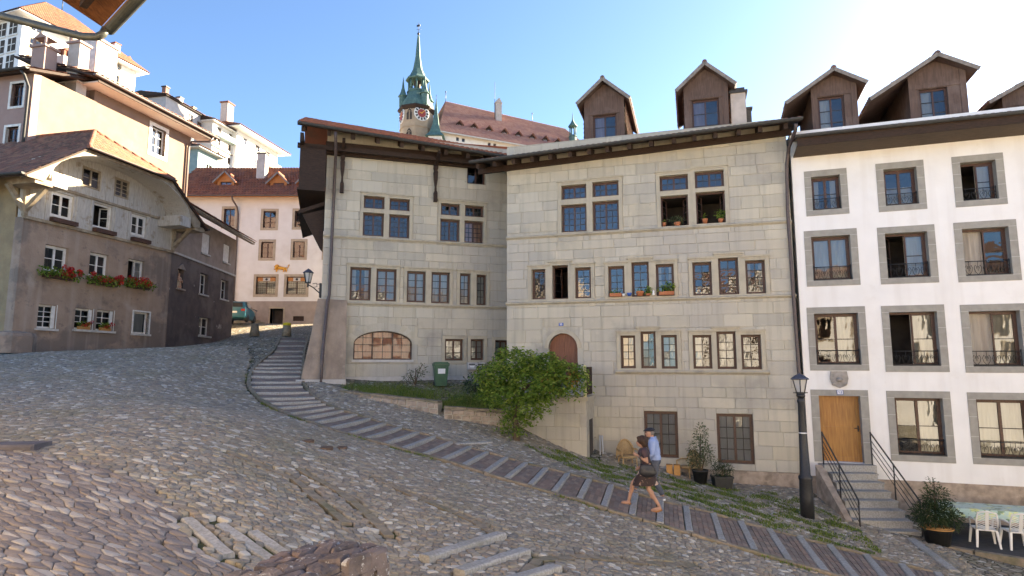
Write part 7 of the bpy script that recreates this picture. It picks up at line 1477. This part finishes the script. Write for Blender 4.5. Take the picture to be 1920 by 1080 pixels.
for s_, (sh, el, wr) in zip((1,-1), arms): limb(body, [sh, el, wr], [.048,.04,.027]); hand(body, wr, Vector(wr)-Vector(el), -s_)
for an, to_ in ((fa,(.57,.085,.11)),(ra,(-.07,-.085,-.0))): shoe(body, (an[0]+.01,an[1],an[2]-.055), to_, .04)
bo = skinmesh('body', body, 'skin', wom); face_bits(hc, .095, bo)
tp_ = MB(); ellip(tp_, (.01,0,.95), (.125,.155,.15)); ellip(tp_, (.02,0,1.05), (.115,.145,.19)); ellip(tp_, (.045,0,1.19), (.14,.165,.155))
for sh, el, wr in arms: limb(tp_, [(sh[0],sh[1]*.6,sh[2]+.015), (sh[0],sh[1],sh[2]+.004), lerp3(sh, el, .55)], [.085,.08,.066])
skinmesh('top', tp_, 'print_top', wom, .013, 4)
sk = MB(); ns = 28; vs = []
prof = [(.12,.155,1.0,0),(.15,.185,.88,.0),(.19,.2,.76,.02),(.25,.21,.64,.03),(.29,.22,.53,.03)]
for rx, ry, z, dx in prof:
    for j in range(ns): a = 2*math.pi*j/ns; q = 1+.05*math.sin(a*7+z*9)*(1-z); vs.append((dx+rx*q*math.cos(a), ry*q*math.sin(a), z-.02*math.cos(a)))
sk.add(vs, [(k*ns+j,k*ns+(j+1)%ns,(k+1)*ns+(j+1)%ns,(k+1)*ns+j) for k in range(len(prof)-1) for j in range(ns)], True); sk.build('skirt', 'print_skirt', wom)
for an, to_ in ((fa,(.57,.085,.11)),(ra,(-.07,-.085,-.0))):
    a2 = Vector((an[0]+.01,an[1],an[2]-.055)); t2 = Vector(to_); d = t2-a2; MB().tube([a2-d*.35-Vector((0,0,.03)), a2+d*.4-Vector((0,0,.036)), t2-Vector((0,0,.016))], [.026,.034,.022], 8).tube([a2+d*.5+Vector((0,-.04,-.01)), a2+d*.52+Vector((0,0,.035)), a2+d*.5+Vector((0,.04,-.01))], .01, 6).build('sandal', 'sandal', wom)
hr = MB(); ellip(hr, (hc[0]-.03,0,hc[2]+.03), (.118,.11,.115)); ellip(hr, (hc[0]-.07,0,hc[2]-.04), (.08,.1,.095)); ellip(hr, (hc[0]+.03,0,hc[2]+.085), (.07,.075,.04)); skinmesh('hair', hr, 'hair_dark', wom, .012, 3)
wom.scale = (1,-1,1)
bg_ = empty('handbag', (wx,wy,wz+.02), R(168), 'large black shoulder bag hanging at the side of the walking woman', 'bag')
bg_.scale = (1,-1,1)
b_ = MB(); ellip(b_, (-.03,-.25,.84), (.2,.075,.12)); b_.add([(-.2,-.31,.9),(.14,-.31,.9),(.14,-.19,.9),(-.2,-.19,.9),(-.15,-.28,1.0),(.1,-.28,1.0),(.1,-.22,1.0),(-.15,-.22,1.0)], [(3,2,1,0),(4,5,6,7),(0,1,5,4),(1,2,6,5),(2,3,7,6),(3,0,4,7)]); skinmesh('pouch', b_, 'bag_black', bg_, .014, 6)
MB().tube([(.09,-.25,.97),(.13,-.22,1.15),(.07,-.17,1.3),(-.02,-.17,1.3),(-.08,-.22,1.12),(-.12,-.25,.97)], .014, 6).build('strap', 'bag_black', bg_)
